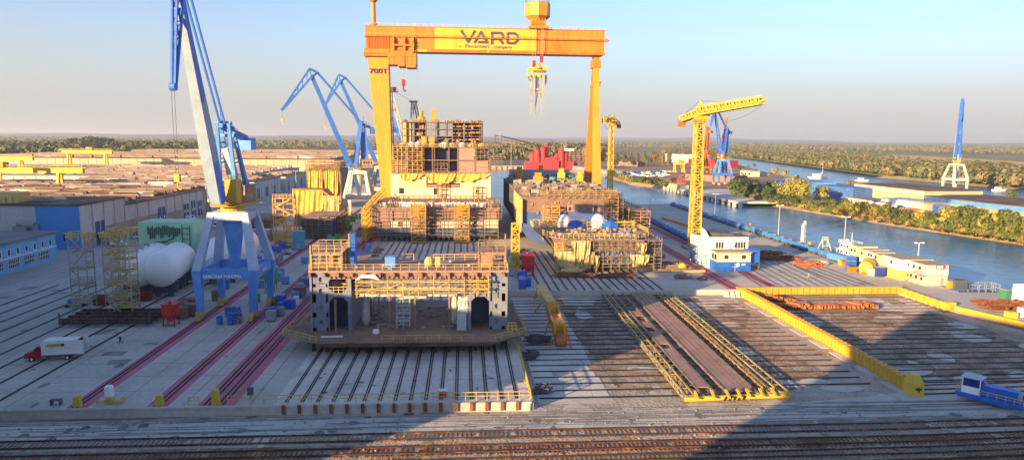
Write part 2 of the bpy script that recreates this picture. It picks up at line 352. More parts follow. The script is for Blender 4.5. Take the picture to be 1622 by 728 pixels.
# left group of ship transfer rails
L = [(-110+i*0,0,0,0) for i in range(0)]
for i in range(9): x = -66.5-i*4.6; L.append((x,96.9,x+.4,210 if i<6 else 180))
rails(L, .035, .42, .14, rail_dark, 'dark transfer rail running past the parked truck and steel raft', 'transfer rails left of the cranes')
# rails of the central platform (double rails)
L = []; 
for i in range(16):
    x = -25.6+i*2.22
    for d in (-.17,.17): L.append((x+d,97.6,x+d,252))
rails(L, .04, .16, .09, rail_dark, 'dark rail of a pair under the ship blocks on the central platform', 'paired rails of the central platform')
# right platform rails
L = []
for i in range(15):
    x = 19.5+i*2.22
    for d in (-.17,.17): L.append((x+d,170.6,x+d-.4,232))
for i in range(13):
    x = 78+i*2.6; L.append((x,171.5,x+3.2 if i<9 else x,212 if i<9 else 205))
rails(L, .04, .17, .09, rail_dark, 'dark rail on the quay deck above the sunken transfer yard', 'rails of the quay deck')
# cross rails of the sunken transfer yard
L = []
y = 101.0; 
while y < 168:
    L.append((11.5 if y>99 else 30, y, 40, y+.25)); y += 3.05
rails(L, -1.33, .34, .16, rail_dark, 'cross rail of the sunken transfer yard left of the truss bridge', 'cross rails left of the truss')
L = []; y = 105.0
while y < 168:
    L.append((45, y, 66.5, y+.2)); L.append((73.5, y+.3, 112.5 if y>150 else 108+(y-105)*.0, y+.6)); y += 3.05
for k in range(5): L.append((72,104.2-k*.0+k*1.9-4,120,106-4+k*1.9))
rails(L, -1.33, .34, .16, rail_rust, 'rusty cross rail of the sunken transfer yard right of the truss bridge', 'cross rails right of the truss')
# foreground rail tracks
L = []
for i, y in enumerate((88.4, 86.2, 84.0, 82.1, 80.4, 78.6, 76.8, 75.3, 73.6, 71.6)):
    x0 = (-160, -160, -160, -160, -50, -160, -120, -160, -160, -160)[i]
    L.append((x0,y,60,y+1.1+i*.1)); L.append((60,y+1.1+i*.1,200,y+5.6+i*.25))
rails(L, -1.28, .2, .22, rail_rust, 'rusty railway rail in the gravel along the front of the yard', 'railway rails in the foreground gravel')
# sleepers of the foreground tracks: short concrete and timber blocks half sunk in gravel
for i, y in enumerate((87.3, 83.0, 79.5, 76.0, 72.6)):
    b = M()
    for k in range(430):
        x = -140+k*.62
        if random.random() < .12: continue
        yy = y + (.0193*(x+160)*.26 if x < 60 else 1.1+(x-60)*.032)
        b.cb(x, yy, -1.40, .24, 2.5, .09, random.uniform(-.03,.03))
    o = b.build('sleeper_row', rust if i % 2 else brown_d); o['kind'] = 'structure'
# loose stones over the front gravel
b = M()
for k in range(3000):
    x = random.uniform(-75, 120); y = random.uniform(66, 96); s = random.uniform(.05,.15)*random.choice((1,1,1.6))
    b.cb(x, y, -1.40, s, s*random.uniform(.6,1.3), s*.8, random.random()*3)
for k in range(1500):
    x = random.uniform(24, 112); y = random.uniform(100, 166); s = random.uniform(.06,.17)
    b.cb(x, y, -1.40, s, s*random.uniform(.6,1.3), s*.7, random.random()*3)
tag(b.build('loose_stones', mat('pale_stone', (.30,.26,.21), .9, var=.3)), 'pale loose stones scattered over the gravel between the rails', 'stones', kind='stuff')

# front wall of the platform with its pale coping and rust stains
b = M(); b.box(-400,9.6,96.2,96.55,-1.35,-.12); b.box(-400,9.75,96.05,96.6,-.14,.1)
o = b.build('platform_edge_wall', concrete); tag(o, 'long pale concrete edge wall with coping along the platform front', 'wall')
b = M(); b.box(9.82,10.1,96.6,170,-1.35,.02); tag(b.build('platform_side_wall', concrete_light), 'concrete side wall of the platform facing the sunken yard', 'wall')
for i in range(16):
    x = -25.6+i*2.22; b = M(); b.box(-.24,.24,0,.16,-1.1,.16); b.box(-.2,.2,-.22,.0,-.05,.3)
    tag(b.build('rail_end_stop', rust, loc=(x,95.86,0)), 'rusty end stop bolted at a rail head on the platform edge', 'rail stop', 'rail end stops on the platform edge')
for x, lab in ((-54.4,'yellow buffer stop ending the leftmost red crane track'),(-43.2,'yellow buffer stop ending the middle red crane track'),(-35.4,'tall yellow buffer stop ending the widest red crane track')):
    t = thing('buffer_stop', lab, 'buffer stop', (x,97.4,0)); k = 1.5 if x > -36 else 1
    b = M(); b.exty([(-.55,0),(.55,0),(.35,1.5*k),(-.35,1.5*k)], -.4, .4); b.build('block', yel_b, t)
    b = M(); b.tube((0,.4,1.0*k),(0,.8,1.0*k),.22,10); b.build('bumper', grey_d, t)
b = M(); b.rail([(-25,96.9,.1),(9.6,96.9,.1)], 1.25, .09, 1.6)
tag(b.build('guard_rail', yel_s), 'pale yellow guard rail along the front of the railed central platform', 'railing')
b = M(); b.rail([(-39,96.9,.1),(-37.6,96.9,.1)], 1.2, .1, 1.4); b.rail([(-33.6,96.9,.1),(-25.2,96.9,.1)], 1.25, .09, 1.6)
tag(b.build('guard_rail', yel_b), 'bright yellow guard rail beside the tall yellow buffer stop', 'railing')
b = M(); b.rail([(9.7,97.2,.1),(9.7,125,.1)], 1.25, .13, 1.6); tag(b.build('guard_rail', yel_b), 'bright yellow guard rail down the right side of the platform before the pontoon', 'railing')
b = M(); b.rail([(14.6,158,0.0),(14.6,170.2,0)], 1.1, .09, 1.6); b.rail([(14.6,170.6,.0),(68,170.9,0)], 1.1, .07, 3)

random.seed(99)
jm = mat('joint_tar', (.12,.115,.105), .9, var=.3)
def strip(b, x0,y0,x1,y1,w,z):
    d = Vector((x1-x0,y1-y0,0)).normalized(); n_ = Vector((-d.y,d.x,0))*w/2
    b.add([(x0-n_.x,y0-n_.y,z),(x1-n_.x,y1-n_.y,z),(x1+n_.x,y1+n_.y,z),(x0+n_.x,y0+n_.y,z)],[(0,1,2,3)])
b = M()
for k in range(26): strip(b,-76,103+k*6.5,-30 if k<8 else -30,103.2+k*6.5,.09,.0105)
for x in (-73.5,-64,-49,-39.8,-30.5): strip(b,x,97,x,260,.09,.0112)
for k in range(24): strip(b,-26,100+k*6,9.5,100.1+k*6,.07,.0105)
for k in range(12): strip(b,74,172.5+k*8,118,172.8+k*8,.09,.0105)
for x in (78,86,94,102,110,118): strip(b,x,172,x,380,.09,.0112)
b.build('slab_joint', jm)['kind'] = 'structure'
pm = mat('repair_patch', (.27,.25,.225), .9, var=.2, scale=.3); pl_ = mat('pale_patch', (.52,.48,.42), .9, var=.15, scale=.3); st_ = mat('oil_stain', (.17,.16,.15), .7, var=.4, scale=.5)
def patches(n, x0,x1,y0,y1,z, m_, smin, smax, name, ov=False):
    b = M()
    for k in range(n):
        x, y = random.uniform(x0,x1), random.uniform(y0,y1); sx, sy = random.uniform(smin,smax), random.uniform(smin,smax)
        N_ = 9 if ov else 4; a0 = random.random()*.2+(.785 if not ov else 0)
        b.add([(x+sx*math.cos(a0+6.283*i/N_)*random.uniform(.75,1.1), y+sy*math.sin(a0+6.283*i/N_)*random.uniform(.75,1.1), z+k*.0001) for i in range(N_)],[tuple(range(N_))])
    b.build(name, m_)['kind'] = 'structure'
patches(26,-74,-57,100,230,.0016,pm,.8,3.2,'repair_patch'); patches(14,-50,-40,100,220,.005,pl_,.6,2,'pale_patch'); patches(34,-74,-30,98,220,.0125,st_,.3,1.1,'oil_stain',True)
patches(16,-25,9,99,112,.0125,st_,.2,.7,'oil_stain',True); patches(24,-124,-80,110,330,.0145,pm,1,4,'repair_patch'); patches(26,-122,-80,110,330,.02,st_,.4,1.4,'oil_stain',True)
patches(22,76,119,175,300,.0016,pm,1,3.5,'repair_patch'); patches(26,76,119,172,300,.0125,st_,.3,1.3,'oil_stain',True)
patches(60,-60,110,88.5,98,-1.372,pl_,.5,3.5,'dust_patch',True); patches(60,-60,110,87,96,-1.366,st_,.2,1.2,'oil_stain',True)
patches(34,24,112,100,166,-1.360,pl_,.8,4.5,'dust_patch',True)
rp = mat('rust_dust', (.40,.25,.14), .95, var=.3, scale=.4, col2=(.34,.25,.16), amt=.5, scale2=.5)
patches(22,22,34,103,122,-1.3545,rp,.3,1.4,'rust_dust_patch',True); patches(24,62,110,110,164,-1.3545,rp,.3,1.6,'rust_dust_patch',True); patches(60,-30,60,70,87,-1.3545,rp,.3,1.5,'rust_dust_patch',True)
b = M()
for k in range(60):
    x = random.uniform(-80,110); y = random.uniform(88.6,97) if k%2 else random.uniform(89,95.5); L_ = random.uniform(8,40)
    strip(b,x,y,x+L_,y+random.uniform(-.6,.8),.22,-1.358+k*.0001); strip(b,x,y+1.7,x+L_,y+1.7+random.uniform(-.2,.2),.22,-1.3515+k*.0001)
for k in range(26):
    x = random.uniform(-120,-84); y = random.uniform(100,250); strip(b,x,y,x+random.uniform(-4,4),y+random.uniform(12,50),.25,.0245+k*.0001)
b.build('tyre_mark', mat('tyre_track', (.25,.235,.215), .9, var=.2))['kind'] = 'structure'
# pale concrete sleepers-slabs between the cross rails right of the platform
b = M()
for (x0,x1,y0,y1) in ((11.3,22.5,101.2,168),(24,34,160.5,168),(50,66,156,168),(98,112,150,166)):
    y = y0
    while y < y1-2:
        x = x0
        while x < x1-1:
            w = min(random.uniform(2.4,4.5), x1-x)
            if random.random() < .86: b.box(x+.06,x+w-.06,y+.3,y+2.75,-1.40,-1.345+random.uniform(-.012,.012))
            x += w
        y += 3.05
b.build('paving_slab', concrete_light)['kind'] = 'structure'
sheet('railed_platform_deck', [(-27.3,96.7),(9.7,96.7),(9.7,253),(-27.3,253)], .0085, mat('pale_deck_concrete', (.62,.57,.49), .85, var=.12, scale=.1, col2=(.36,.31,.25), amt=.42, scale2=.08, bump=.1, fine=1.2))
# ================================================================== luffing portal cranes
def luffing_crane(label, loc, az, up, low, house, boomm, sc=1.0, group=None, rope=True, number=False, boom=((3.5,26),(20,65),(33,49)), tower=(0.5,44), hook=25, boxy=False, fl=None, cabm=None, blk=None, nlat=10, k=1.0, tm=None):
    K = k; tm = tm or low
    t = thing('portal_crane', label, 'crane', loc, 0, group)
    t.scale = (sc,)*3
    D = Vector((-math.sin(az), -math.cos(az), 0)); N = Vector((-D.y, D.x, 0))
    U = lambda r, s, z: Vector((D.x*r+N.x*s, D.y*r+N.y*s, z))
    for sx in (-1,1):
        for sy in (-1,1):
            A, B, C = Vector((sx*5.3,sy*6.6,1.6)), Vector((sx*5.7,sy*6.2,10.4)), Vector((sx*3.5,sy*3.1,21.6))
            b = M(); b.ring([A+Vector(q) for q in ((-.55,-.55,0),(.55,-.55,0),(.55,.55,0),(-.55,.55,0))], [B+Vector(q) for q in ((-.95,-.85,0),(.95,-.85,0),(.95,.85,0),(-.95,.85,0))])
            lg = b.build('leg', low, t)
            b = M(); b.ring([B+Vector(q) for q in ((-.9,-.8,.02),(.9,-.8,.02),(.9,.8,.02),(-.9,.8,.02))], [C+Vector(q) for q in ((-.7,-.6,0),(.7,-.6,0),(.7,.6,0),(-.7,.6,0))])
            b.build('upper_leg', up, lg)
            b = M(); b.cb(sx*5.3, sy*6.6, .95, 1.0, 2.9, .75)
            for q in (-1.6,-.62,.62,1.6):
                b.tube((sx*5.3-.3,sy*6.6+q,.5),(sx*5.3+.3,sy*6.6+q,.5),.45,10)
            b.cb(sx*5.3, sy*6.6-1.9, .25, .8, .5, .9); b.cb(sx*5.3, sy*6.6+1.9, .25, .8, .5, .9)
            b.cb(sx*5.3+sx*.75, sy*6.6+.3, .8, .6, 1.0, .9)
            b.build('bogie', yel_s, t)
    b = M()
    for s in (-1,1):
        b.box(-4.9,4.9,s*6.1-.5,s*6.1+.5,8.6,10.6); b.box(s*5.6-.5,s*5.6+.5,-5.5,5.5,8.7,10.5)
        for k in (-3,0,3): b.box(k-.4,k+.4,s*6.62-.03,s*6.62+.03,9.75,10.35)
    b.build('sill_beam', low, t)
    b = M(); b.rail([(-5.2,-6.5,10.6),(5.2,-6.5,10.6),(6.0,6.0,10.6),(-6.0,6.0,10.6),(-5.2,-6.5,10.6)], 1.0, .06, 2.2); b.build('handrail', low, t)
    b = M()
    for s in (-1,1):
        b.box(-4.15,4.15,s*3.1-.62,s*3.1+.62,20.4,22.1); b.box(s*3.5-.6,s*3.5+.6,-2.45,2.45,20.5,22.0)
    b.box(-3.2,3.2,-2.5,2.5,21.0,22.2); b.build('portal_top', up, t)
    b = M(); b.lathe(0,0,[(.9,9.6),(1.2,12),(2.3,20.9)],14); b.box(-5,5,-.4,.4,9.0,9.7); b.build('centre_column', low, t)
    b = M(); b.lathe(0,0,[(2.5,22.1),(2.5,22.9),(2.2,22.95),(2.2,23.3)],20); b.build('slewing_ring', cabm or yel, t)
    # slewing deck, machinery house, cab
    b = M(); b.ring([U(4.6,-2.6,23.3),U(4.6,2.6,23.3),U(-6.4,2.9,23.3),U(-6.4,-2.9,23.3)],[U(4.8,-2.7,23.8),U(4.8,2.7,23.8),U(-6.6,3.0,23.8),U(-6.6,-3.0,23.8)])
    b.rail([U(4.7,-2.6,23.8),U(4.7,2.6,23.8),U(-6.5,2.9,23.8),U(-6.5,-2.9,23.8),U(4.7,-2.6,23.8)],1.0,.07,1.5); b.build('slewing_deck', cabm or yel, t)
    b = M(); b.ring([U(-1.2,-2.2,23.85),U(-1.2,2.2,23.85),U(-6.3,2.4,23.85),U(-6.3,-2.4,23.85)],[U(-1.2,-2.2,27.2),U(-1.2,2.2,27.2),U(-6.3,2.4,27.2),U(-6.3,-2.4,27.2)])
    hs = b.build('machinery_house', house, t)
    b = M()
    for k in range(4):
        for s in (-1,1):
            r0 = -1.9-k*1.15; sv = 2.26+.03*k
            b.ring([U(r0,s*sv,25.3),U(r0-.7,s*sv,25.3),U(r0-.7,s*(sv+.04),25.3),U(r0,s*(sv+.04),25.3)],[U(r0,s*sv,26.4),U(r0-.7,s*sv,26.4),U(r0-.7,s*(sv+.04),26.4),U(r0,s*(sv+.04),26.4)])
    b.build('window', glass, hs)
    b = M(); b.ring([U(-1.0,-2.5,27.2),U(-1.0,2.5,27.2),U(-6.5,2.6,27.2),U(-6.5,-2.6,27.2)],[U(-1.0,-2.3,27.5),U(-1.0,2.3,27.5),U(-6.5,2.4,27.5),U(-6.5,-2.4,27.5)]); b.build('roof', roof_g, hs)
    b = M(); q = [U(3.2,-2.9,23.9),U(3.2,-1.2,23.9),U(5.2,-1.2,24.4),U(5.2,-2.9,24.4)]; b.ring(q,[p+Vector((0,0,2.5)) for p in q]); cb = b.build('cab', cabm or yel_b, t)
    b = M(); q = [U(5.24,-2.8,25.0),U(5.24,-1.3,25.0),U(5.30,-1.3,25.0),U(5.30,-2.8,25.0)]; b.ring(q,[p+Vector((0,0,1.4)) for p in q]); b.build('window', glass, cb)
    if blk: # counterweight block
        b = M(); q = [U(1.4,.2,24.0),U(1.4,2.6,24.0),U(3.8,2.6,24.0),U(3.8,.2,24.0)]; b.ring(q,[p+Vector((0,0,5.0)) for p in q]); b.rail([q[0]+Vector((0,0,5)),q[1]+Vector((0,0,5)),q[2]+Vector((0,0,5)),q[3]+Vector((0,0,5))],.8,.06,1); b.build('winch_housing', yel, t)
    # A-frame tower
    tr, tz = tower; b = M()
    for s in (-1,1):
        b.bar(U(1.6,s*1.7,23.8), U(tr+.5,s*1.2,tz), .8*K, .8*K, w2=.6*K)
        b.bar(U(-4.2,s*1.9,23.8), U(tr-1.2,s*1.2,tz-.6), 1.0, .8, w2=.6)
        for k in range(1,4): f = k/4; b.bar(U(1.6,s*1.7,23.8).lerp(U(tr+.5,s*1.2,tz),f), U(-4.2,s*1.9,23.8).lerp(U(tr-1.2,s*1.2,tz-.6),f+.05), .3)
    b.bar(U(tr,-1.6,tz), U(tr,1.6,tz), .8); b.bar(U(tr-1.5,-1.4,tz-2.5), U(tr-1.5,1.4,tz-2.5), .6)
    tw = b.build('tower_frame', tm, t)
    b = M(); b.bar(U(-2.7,0,24), U(tr-.5,0,tz-5), 1.9*K**.5, 2.2, w2=1.3*K**.5); b.build('tower_column', up if boxy else tm, tw)
    b = M(); b.bar(U(tr+1.5,0,tz-.5), U(-7.5,0,tz-3.2), .8, .9, w2=1.2); b.bar(U(tr-1,-1.1,tz-.4),U(tr-1,-1.1,tz+2.6),.14); b.rail([U(tr-1,-1.3,tz-.2),U(-6.5,-1.3,tz-2.2)],1.0,.08,1.6); b.build('rocker_arm', blue, t)
    b = M(); q = [U(-6.0,-1.8,tz-5.6),U(-6.0,1.8,tz-5.6),U(-8.6,1.8,tz-5.6),U(-8.6,-1.8,tz-5.6)]; b.ring(q,[p+Vector((0,0,2.6)) for p in q]); b.build('counterweight', tm, t)
    # boom
    P, Q, E = boom; b = M()
    a0, a1 = U(P[0],0,P[1]), U(Q[0],0,Q[1])
    if boxy:
        b.bar(a0, a0.lerp(a1,.25), 2.5, 2.0, w2=2.7, h2=2.3, up=N); b.bar(a0.lerp(a1,.25), a1, 2.7, 2.3, w2=1.3, h2=1.2, up=N)
        bo = b.build('boom', boomm, t)
        b = M()
        for s in (-1,1): b.bar(a0+N*s*1.16, a1+N*s*.64, .18, 2.4, up=D, w2=.12, h2=1.3)
        b.build('boom_edge', blue, bo)
    else:
        for s in (-1,1):
            b.bar(a0+N*s*1.5, a1+N*s*.55, .55*K, .9*K, w2=.4*K)
        for j in range(nlat+1):
            f = j/nlat; w = 1.5-.95*f; c = a0.lerp(a1,f)
            b.bar(c+N*w, c-N*w, (.45 if j%2 else .3)*K)
            if j < nlat:
                c2 = a0.lerp(a1,(j+1)/nlat); w2_ = 1.5-.95*(j+1)/nlat; s = 1 if j%2 else -1; b.bar(c+N*w*s, c2-N*w2_*s, .25*K)
        b.build('boom', boomm, t)
    # tie rod from the tower top to the rear of the fly jib
    back = a1+D*(-2.6)*1+Vector((0,0,1.6)); b = M()
    for s in (-.5,.5): b.bar(U(tr+.6,s,tz-.2), back+N*s, .34*K)
    n_ = 9
    for k in range(n_): f = (k+.5)/n_; c = U(tr+.6,0,tz-.2).lerp(back,f); b.bar(c-N*.5, c+N*.5, .16)
    b.build('tie_rod', blue, t)
    # fly jib: three chords with lacing
    e = U(E[0],0,E[1]); b = M(); lo = a1+Vector((0,0,-.6)); top = a1+Vector((0,0,3.2))+D*.8; FL = fl or blue
    for s in (-1,1):
        b.bar(lo+N*s*1.0, e+N*s*.35, .4*K); b.bar(top+N*s*.5, e+N*s*.3+D*.3, .36*K); b.bar(back+N*s*.6, lo+N*s, .4*K); b.bar(back+N*s*.6, top+N*s*.5, .36*K); b.bar(lo+N*s, top+N*s*.5, .3)
        for k in range(1,6):
            f = k/6; b.bar((lo+N*s).lerp(e+N*s*.35,f), (top+N*s*.5).lerp(e+N*s*.3+D*.3,f-.08), .2)
    for k in range(0,7):
        f = k/7; b.bar((lo+N).lerp(e+N*.35,f), (lo-N).lerp(e-N*.35,f), .2); b.bar((lo+N).lerp(e+N*.35,f), (lo-N).lerp(e-N*.35,min(1,f+1/7)), .15)
    b.tube(e-N*.5+D*.3,e+N*.5+D*.3,.7,12); b.build('fly_jib', FL, t)
    if rope:
        b = M()
        for s in (-.3,.3): b.bar(e+N*s+D*.5, Vector((e.x+D.x*.5+N.x*s*.8, e.y+D.y*.5+N.y*s*.8, hook)), .07 if sc == 1 else .2)
        rp = b.build('hoist_rope', grey_d, t)
        b = M(); c = e+D*.5; b.cb(c.x,c.y,hook-1.4,.9,.9,1.4); b.tube((c.x,c.y,hook-1.4),(c.x,c.y,hook-2.3),.14,6); b.tube((c.x,c.y,hook-2.3),(c.x+.5,c.y,hook-2.9),.14,6); b.tube((c.x+.5,c.y,hook-2.9),(c.x+.7,c.y,hook-2.3),.12,6)
        b.build('hook_block', yel_b, t)
    if number:
        text('number', '3', 1.5, white_s, t, (0,-3.76,21.2), bold=.03)
        text('lettering', 'SARCINA MAXIMA', .95, white_s, t, (-.6,-6.64,9.1), bold=.02)
        text('lettering', 'MAX 10 T', .8, white_s, t, (6.14,0,9.5), rot=(R(90),0,R(90)), bold=.02)
        b = M(); b.rail([(5.9,-5.9,1.5)],1,.05); 
        for k in range(22): b.bar((5.3-.5,-7.35,1.5+k*.42),(5.3+.4,-7.35,1.5+k*.42),.07)
        for s in (-.5,.4): b.bar((5.3+s,-7.35,1.2),(5.3+s,-7.35,10.9),.08)
        b.build('ladder', blue_l, t)
    return t
luffing_crane('big blue luffing crane marked 3 standing on the red tracks beside the white tank', (-49.3,150.8,0), R(7), mat('crane_sunlit_blue',(.36,.47,.60),.5,var=.1,scale=.3,col2=(.30,.38,.46),amt=.35), blue_l, pinkbrown, mat('boom_grey_blue',(.28,.37,.48),.5,var=.1,scale=.3),  # sunlight painted into the pale upper legs, shade into the bluer lower ones
              boom=((6.5,24.5),(18.0,63.5),(21.0,46.5)), tower=(2.5,40.5), hook=31, boxy=True, number=True, blk=True)
luffing_crane('blue crane on a pale grey portal, nearer of the pair behind the yellow wrapped block', (-50.5,336,0), R(72), blue_g, blue_g, wall_tan, blue,
              boom=((4,24.5),(20.5,65.5),(33.5,50)), tower=(-2,45), hook=46, cabm=wall_tan, fl=blue, k=2.3, tm=blue)
luffing_crane('blue crane with an orange machinery house, farther of the pair left of the gantry leg', (-45.5,392,0), R(76), blue_g, blue_g, ora, blue,
              boom=((4,24.5),(22,68),(30,55)), tower=(-2,46), hook=44, cabm=ora, fl=blue, k=2.4, tm=blue)
luffing_crane('blue crane with yellow cab on the far pier behind the yellow tower crane', (228,600,-1), R(58), blue_l, blue, yel_b, blue,
              boom=((3,25),(15,65),(19,52)), tower=(-2.5,50), hook=47, cabm=yel_b, fl=blue, rope=False, blk=True, k=1.8)
luffing_crane('red and orange crane far behind the blue pier crane, left of it', (262,745,-1), R(150), redo, rust_or, redo, redo, boom=((3,25),(14,58),(20,66)), tower=(-3,52), fl=redo, cabm=redo, rope=False, k=1.8)
luffing_crane('red and orange crane far behind the blue pier crane, right of it', (287,760,-1), R(110), redo, rust_or, redo, redo, boom=((3,25),(-2,58),(-5,64)), tower=(-3,48), fl=redo, cabm=redo, rope=False, k=1.8)
luffing_crane('lone blue crane with yellow cab and pale legs by the wide river on the right', (397,536,-1), R(36), blue_g, blue_g, yel_b, blue,
              boom=((3,25),(9,70),(12,57)), tower=(-1.5,48), cabm=yel_b, fl=blue, rope=False, blk=True, k=2.2)

# grey lattice crane behind the stacked ship block
t = thing('lattice_crane', 'grey and blue lattice crane rising behind the stacked ship superstructure', 'crane', (-31,420,0))
b = M(); b.cb(0,0,0,9,9,2.5); b.cb(0,0,2.5,5,6,22); b.build('base', grey, t)
b = M(); b.lat(W(650,255,420)-Vector((-31,420,0)), W(621,150,420)-Vector((-31,420,0)), 3.2, 1.6, 12, .42); b.build('boom', blue_g, t)
b = M(); b.lat(W(636,225,421)-Vector((-31,420,0)), W(622,186,421)-Vector((-31,420,0)), 2.0, 1.2, 7, .35); b.build('fly_jib', blue, t)
b = M()
for x0, x1 in ((651,654),(669,657)): b.lat(W(x0,225,420)-Vector((-31,420,0)), W(x1,160,420)-Vector((-31,420,0)), 2.0, 1.4, 8, .45)
b.bar(W(648,161,420)-Vector((-31,420,0)), W(662,161,420)-Vector((-31,420,0)), 1.0); b.build('gantry_mast', steel_g, t)
b = M(); b.bar(W(622,143,420)-Vector((-31,420,0)), W(652,160,420)-Vector((-31,420,0)), .22); b.bar(W(618,141,420)-Vector((-31,420,0)), W(624,141,420)-Vector((-31,420,0)), 2.2); b.build('stay_rope', grey_d, t)

# ================================================================== yellow tower cranes
def tower_crane(label, base, htop, tip, tail, w=3.0, n=22):
    t = thing('tower_crane', label, 'crane', base)
    B = Vector(base); b = M(); b.cb(0,0,0,7,7,.9); b.build('base', grey, t)
    b = M(); b.lat((0,0,.9),(0,0,htop), w*1.12, w*.82, n, .42, d=.24); b.bar((0,0,1),(0,0,htop),.5)
    b.build('mast', yel_b, t)
    T = Vector(tip)-B; L = Vector(tail)-B; c = Vector((0,0,htop)); D = (T-c).normalized()
    b = M(); b.cb(0,0,htop-1.5,3.6,3.6,1.6); b.cb(0,0,htop+.1,3.0,3.0,1.8); b.rail([(-2.2,-2.2,htop-1.4),(2.2,-2.2,htop-1.4),(2.2,2.2,htop-1.4),(-2.2,2.2,htop-1.4),(-2.2,-2.2,htop-1.4)],1.1,.1,1.4); b.build('slewing_unit', yel, t)
    b = M(); b.cb(1.9,-1.9,htop+.2,1.5,1.5,2.0); b.build('cab', yel_b, t)
    ap = Vector((0,0,htop+6.3)); b = M()
    for s in (-1,1):
        b.bar((s,-1,htop+1.9), ap, .35); b.bar((s,1,htop+1.9), ap, .35)
    for k in (1.9,3.4,4.8): f = (k-1.9)/4.4; w_ = 1-f; b.bar((-w_,-w_,htop+k),(w_,-w_,htop+k),.22); b.bar((-w_,-w_,htop+k),(w_*.6,-w_*.6,htop+k+1.4),.2)
    b.build('apex', yel_b, t)
    b = M(); b.lat(c+Vector((0,0,2.6)), T, 2.5, 1.9, 18, .36, d=.26); b.rail([c+Vector((0,0,3.9)), T+Vector((0,0,.9))],.8,.12,2.4); b.bar(T, T+D*2.2, .5); b.build('jib', yel_b, t)
    b = M(); b.lat(c+Vector((0,0,2.2)), L, 2.0, 1.8, 6, .36, d=.24); b.box(0,0,0,0,0,0) if 0 else None; b.bar(c+Vector((0,0,1.2)), L+Vector((0,0,-.9)), 2.1, .25); b.build('counter_jib', yel_b, t)
    b = M(); b.cb(L.x,L.y,L.z-2.6,2.4,2.4,2.2); b.build('counterweight', rust_or, t)
    b = M(); b.bar(ap, (c+Vector((0,0,2.6))).lerp(T,.55)+Vector((0,0,1)), .12); b.bar(ap, L+Vector((0,0,1)), .12); b.build('stay_rope', grey_d, t)
    b = M(); p = (c+Vector((0,0,1.2))).lerp(T-Vector((0,0,1.4)),.12); q = T-Vector((0,0,1.6))
    pr = p
    for k in range(1,11): f = k/10; nx_ = p.lerp(q,f)-Vector((0,0,3.0*math.sin(f*3.14))); b.bar(pr,nx_,.09); pr = nx_
    b.build('slack_rope', grey_d, t)
    return t
tower_crane('tall yellow lattice tower crane standing behind the white and blue site office', (81,237,0), 45.2, W(1206,160,205), W(1080,189,247))
tower_crane('smaller yellow tower crane beside the right leg of the orange gantry', (87.5,412,0), 47, W(957,191,330), W(980,196,420), w=2.6)

# ================================================================== the goliath gantry crane
GX, GY = 0, 336
t = thing('goliath_gantry_crane', 'huge orange gantry crane with VARD lettering spanning the ship hulls', 'gantry crane', (-.6,GY,0)); t.scale = (.97,1,.972)
xl, xr = -46.5, 68.5; zb, zt = 79.6, 91.0
b = M(); b.box(xl,xr,-4.6,4.6,zb,zt); 
b.build('girder', ora, t)
b = M(); b.box(xl-.6,xr+2.4,-5.7,-4.62,86.15,86.55); b.box(xl-.4,xr+.4,-4.9,-4.61,zb-.12,zb+1.1); b.box(xl-.3,xr+.3,-4.85,4.85,zt,zt+.25); b.build('walkway_ledge', mat('deep_orange_paint',(.50,.15,.02),.5), t)
b = M(); b.box(-13.6,35.2,-4.68,-4.6,80.9,zt-.1); b.build('logo_panel', logo_y, t)
b = M(); b.box(-21.5,-17.2,-4.96,-4.9,zb,zb+.95); b.box(11.5,12.6,-4.96,-4.9,zb,zb+.95); b.build('marker_patch', logo_y, t)
b = M(); b.rail([(xl,-4.6,zt+.25),(xr,-4.6,zt+.25)],1.2,.12,2.6); b.rail([(xl-.3,-5.6,86.55),(xr+2,-5.6,86.55)],1.1,.1,2.6)
for x in (-39,-24,-20,52,55.5): b.cb(x,-4.2,zt+.3,.5,.5,1.5)
b.build('handrail', yel_s, t)
ink = solid('logo_ink', (.075,.06,.12), .6)
def stroke(b, pts, w):
    P = [Vector((-.0+ (x-150)*.0243, 0, -(y-130)*.0243)) for x, y in pts]
    for p, q in zip(P, P[1:]):
        d = (q-p).normalized(); b.bar(p-d*w*.28, q+d*w*.28, w, .1, up=(0,1,0))
b = M(); w = 1.25
for pts in (((180,140),(315,352),(445,140)), ((440,365),(565,158),(690,352)), ((520,352),(700,352)),
            ((785,378),(785,165)), ((800,170),(960,170),(1000,200),(1000,255),(960,285),(800,285)), ((935,290),(1000,368)),
            ((1092,180),(1092,355)), ((1105,172),(1230,172),(1290,215),(1295,300),(1235,360),(1105,360))): stroke(b, pts, w)
b.build('logo', ink, t, loc=(-1.6,-4.78,89.9))
text('lettering', 'a', 2.1, ink, t, (-1.5,-4.72,82.5)); text('lettering', 'Fincantieri', 2.3, ink, t, (6.6,-4.74,82.55), bold=.05, sx=1.2); text('lettering', 'company', 2.2, ink, t, (19.1,-4.74,82.4), sx=1.1, bold=.05)
# faded painted script near the right end, legible only as strokes
b = M(); random.seed(3); x = 43.5
for word in (9,3,8):
    for k in range(word):
        h = random.choice((.9,1.0,1.9)); b.bar((x,0,0),(x+random.uniform(.1,.5),0,h),.22,.05,up=(0,1,0)); 
        if random.random()<.6: b.bar((x,0,.1),(x+.7,0,random.uniform(.1,.8)),.18,.05,up=(0,1,0))
        x += .75
    x += .9
b.build('painted_script', solid('faded_ink', (.36,.27,.06), .7), t, loc=(0,-4.66,87.6))
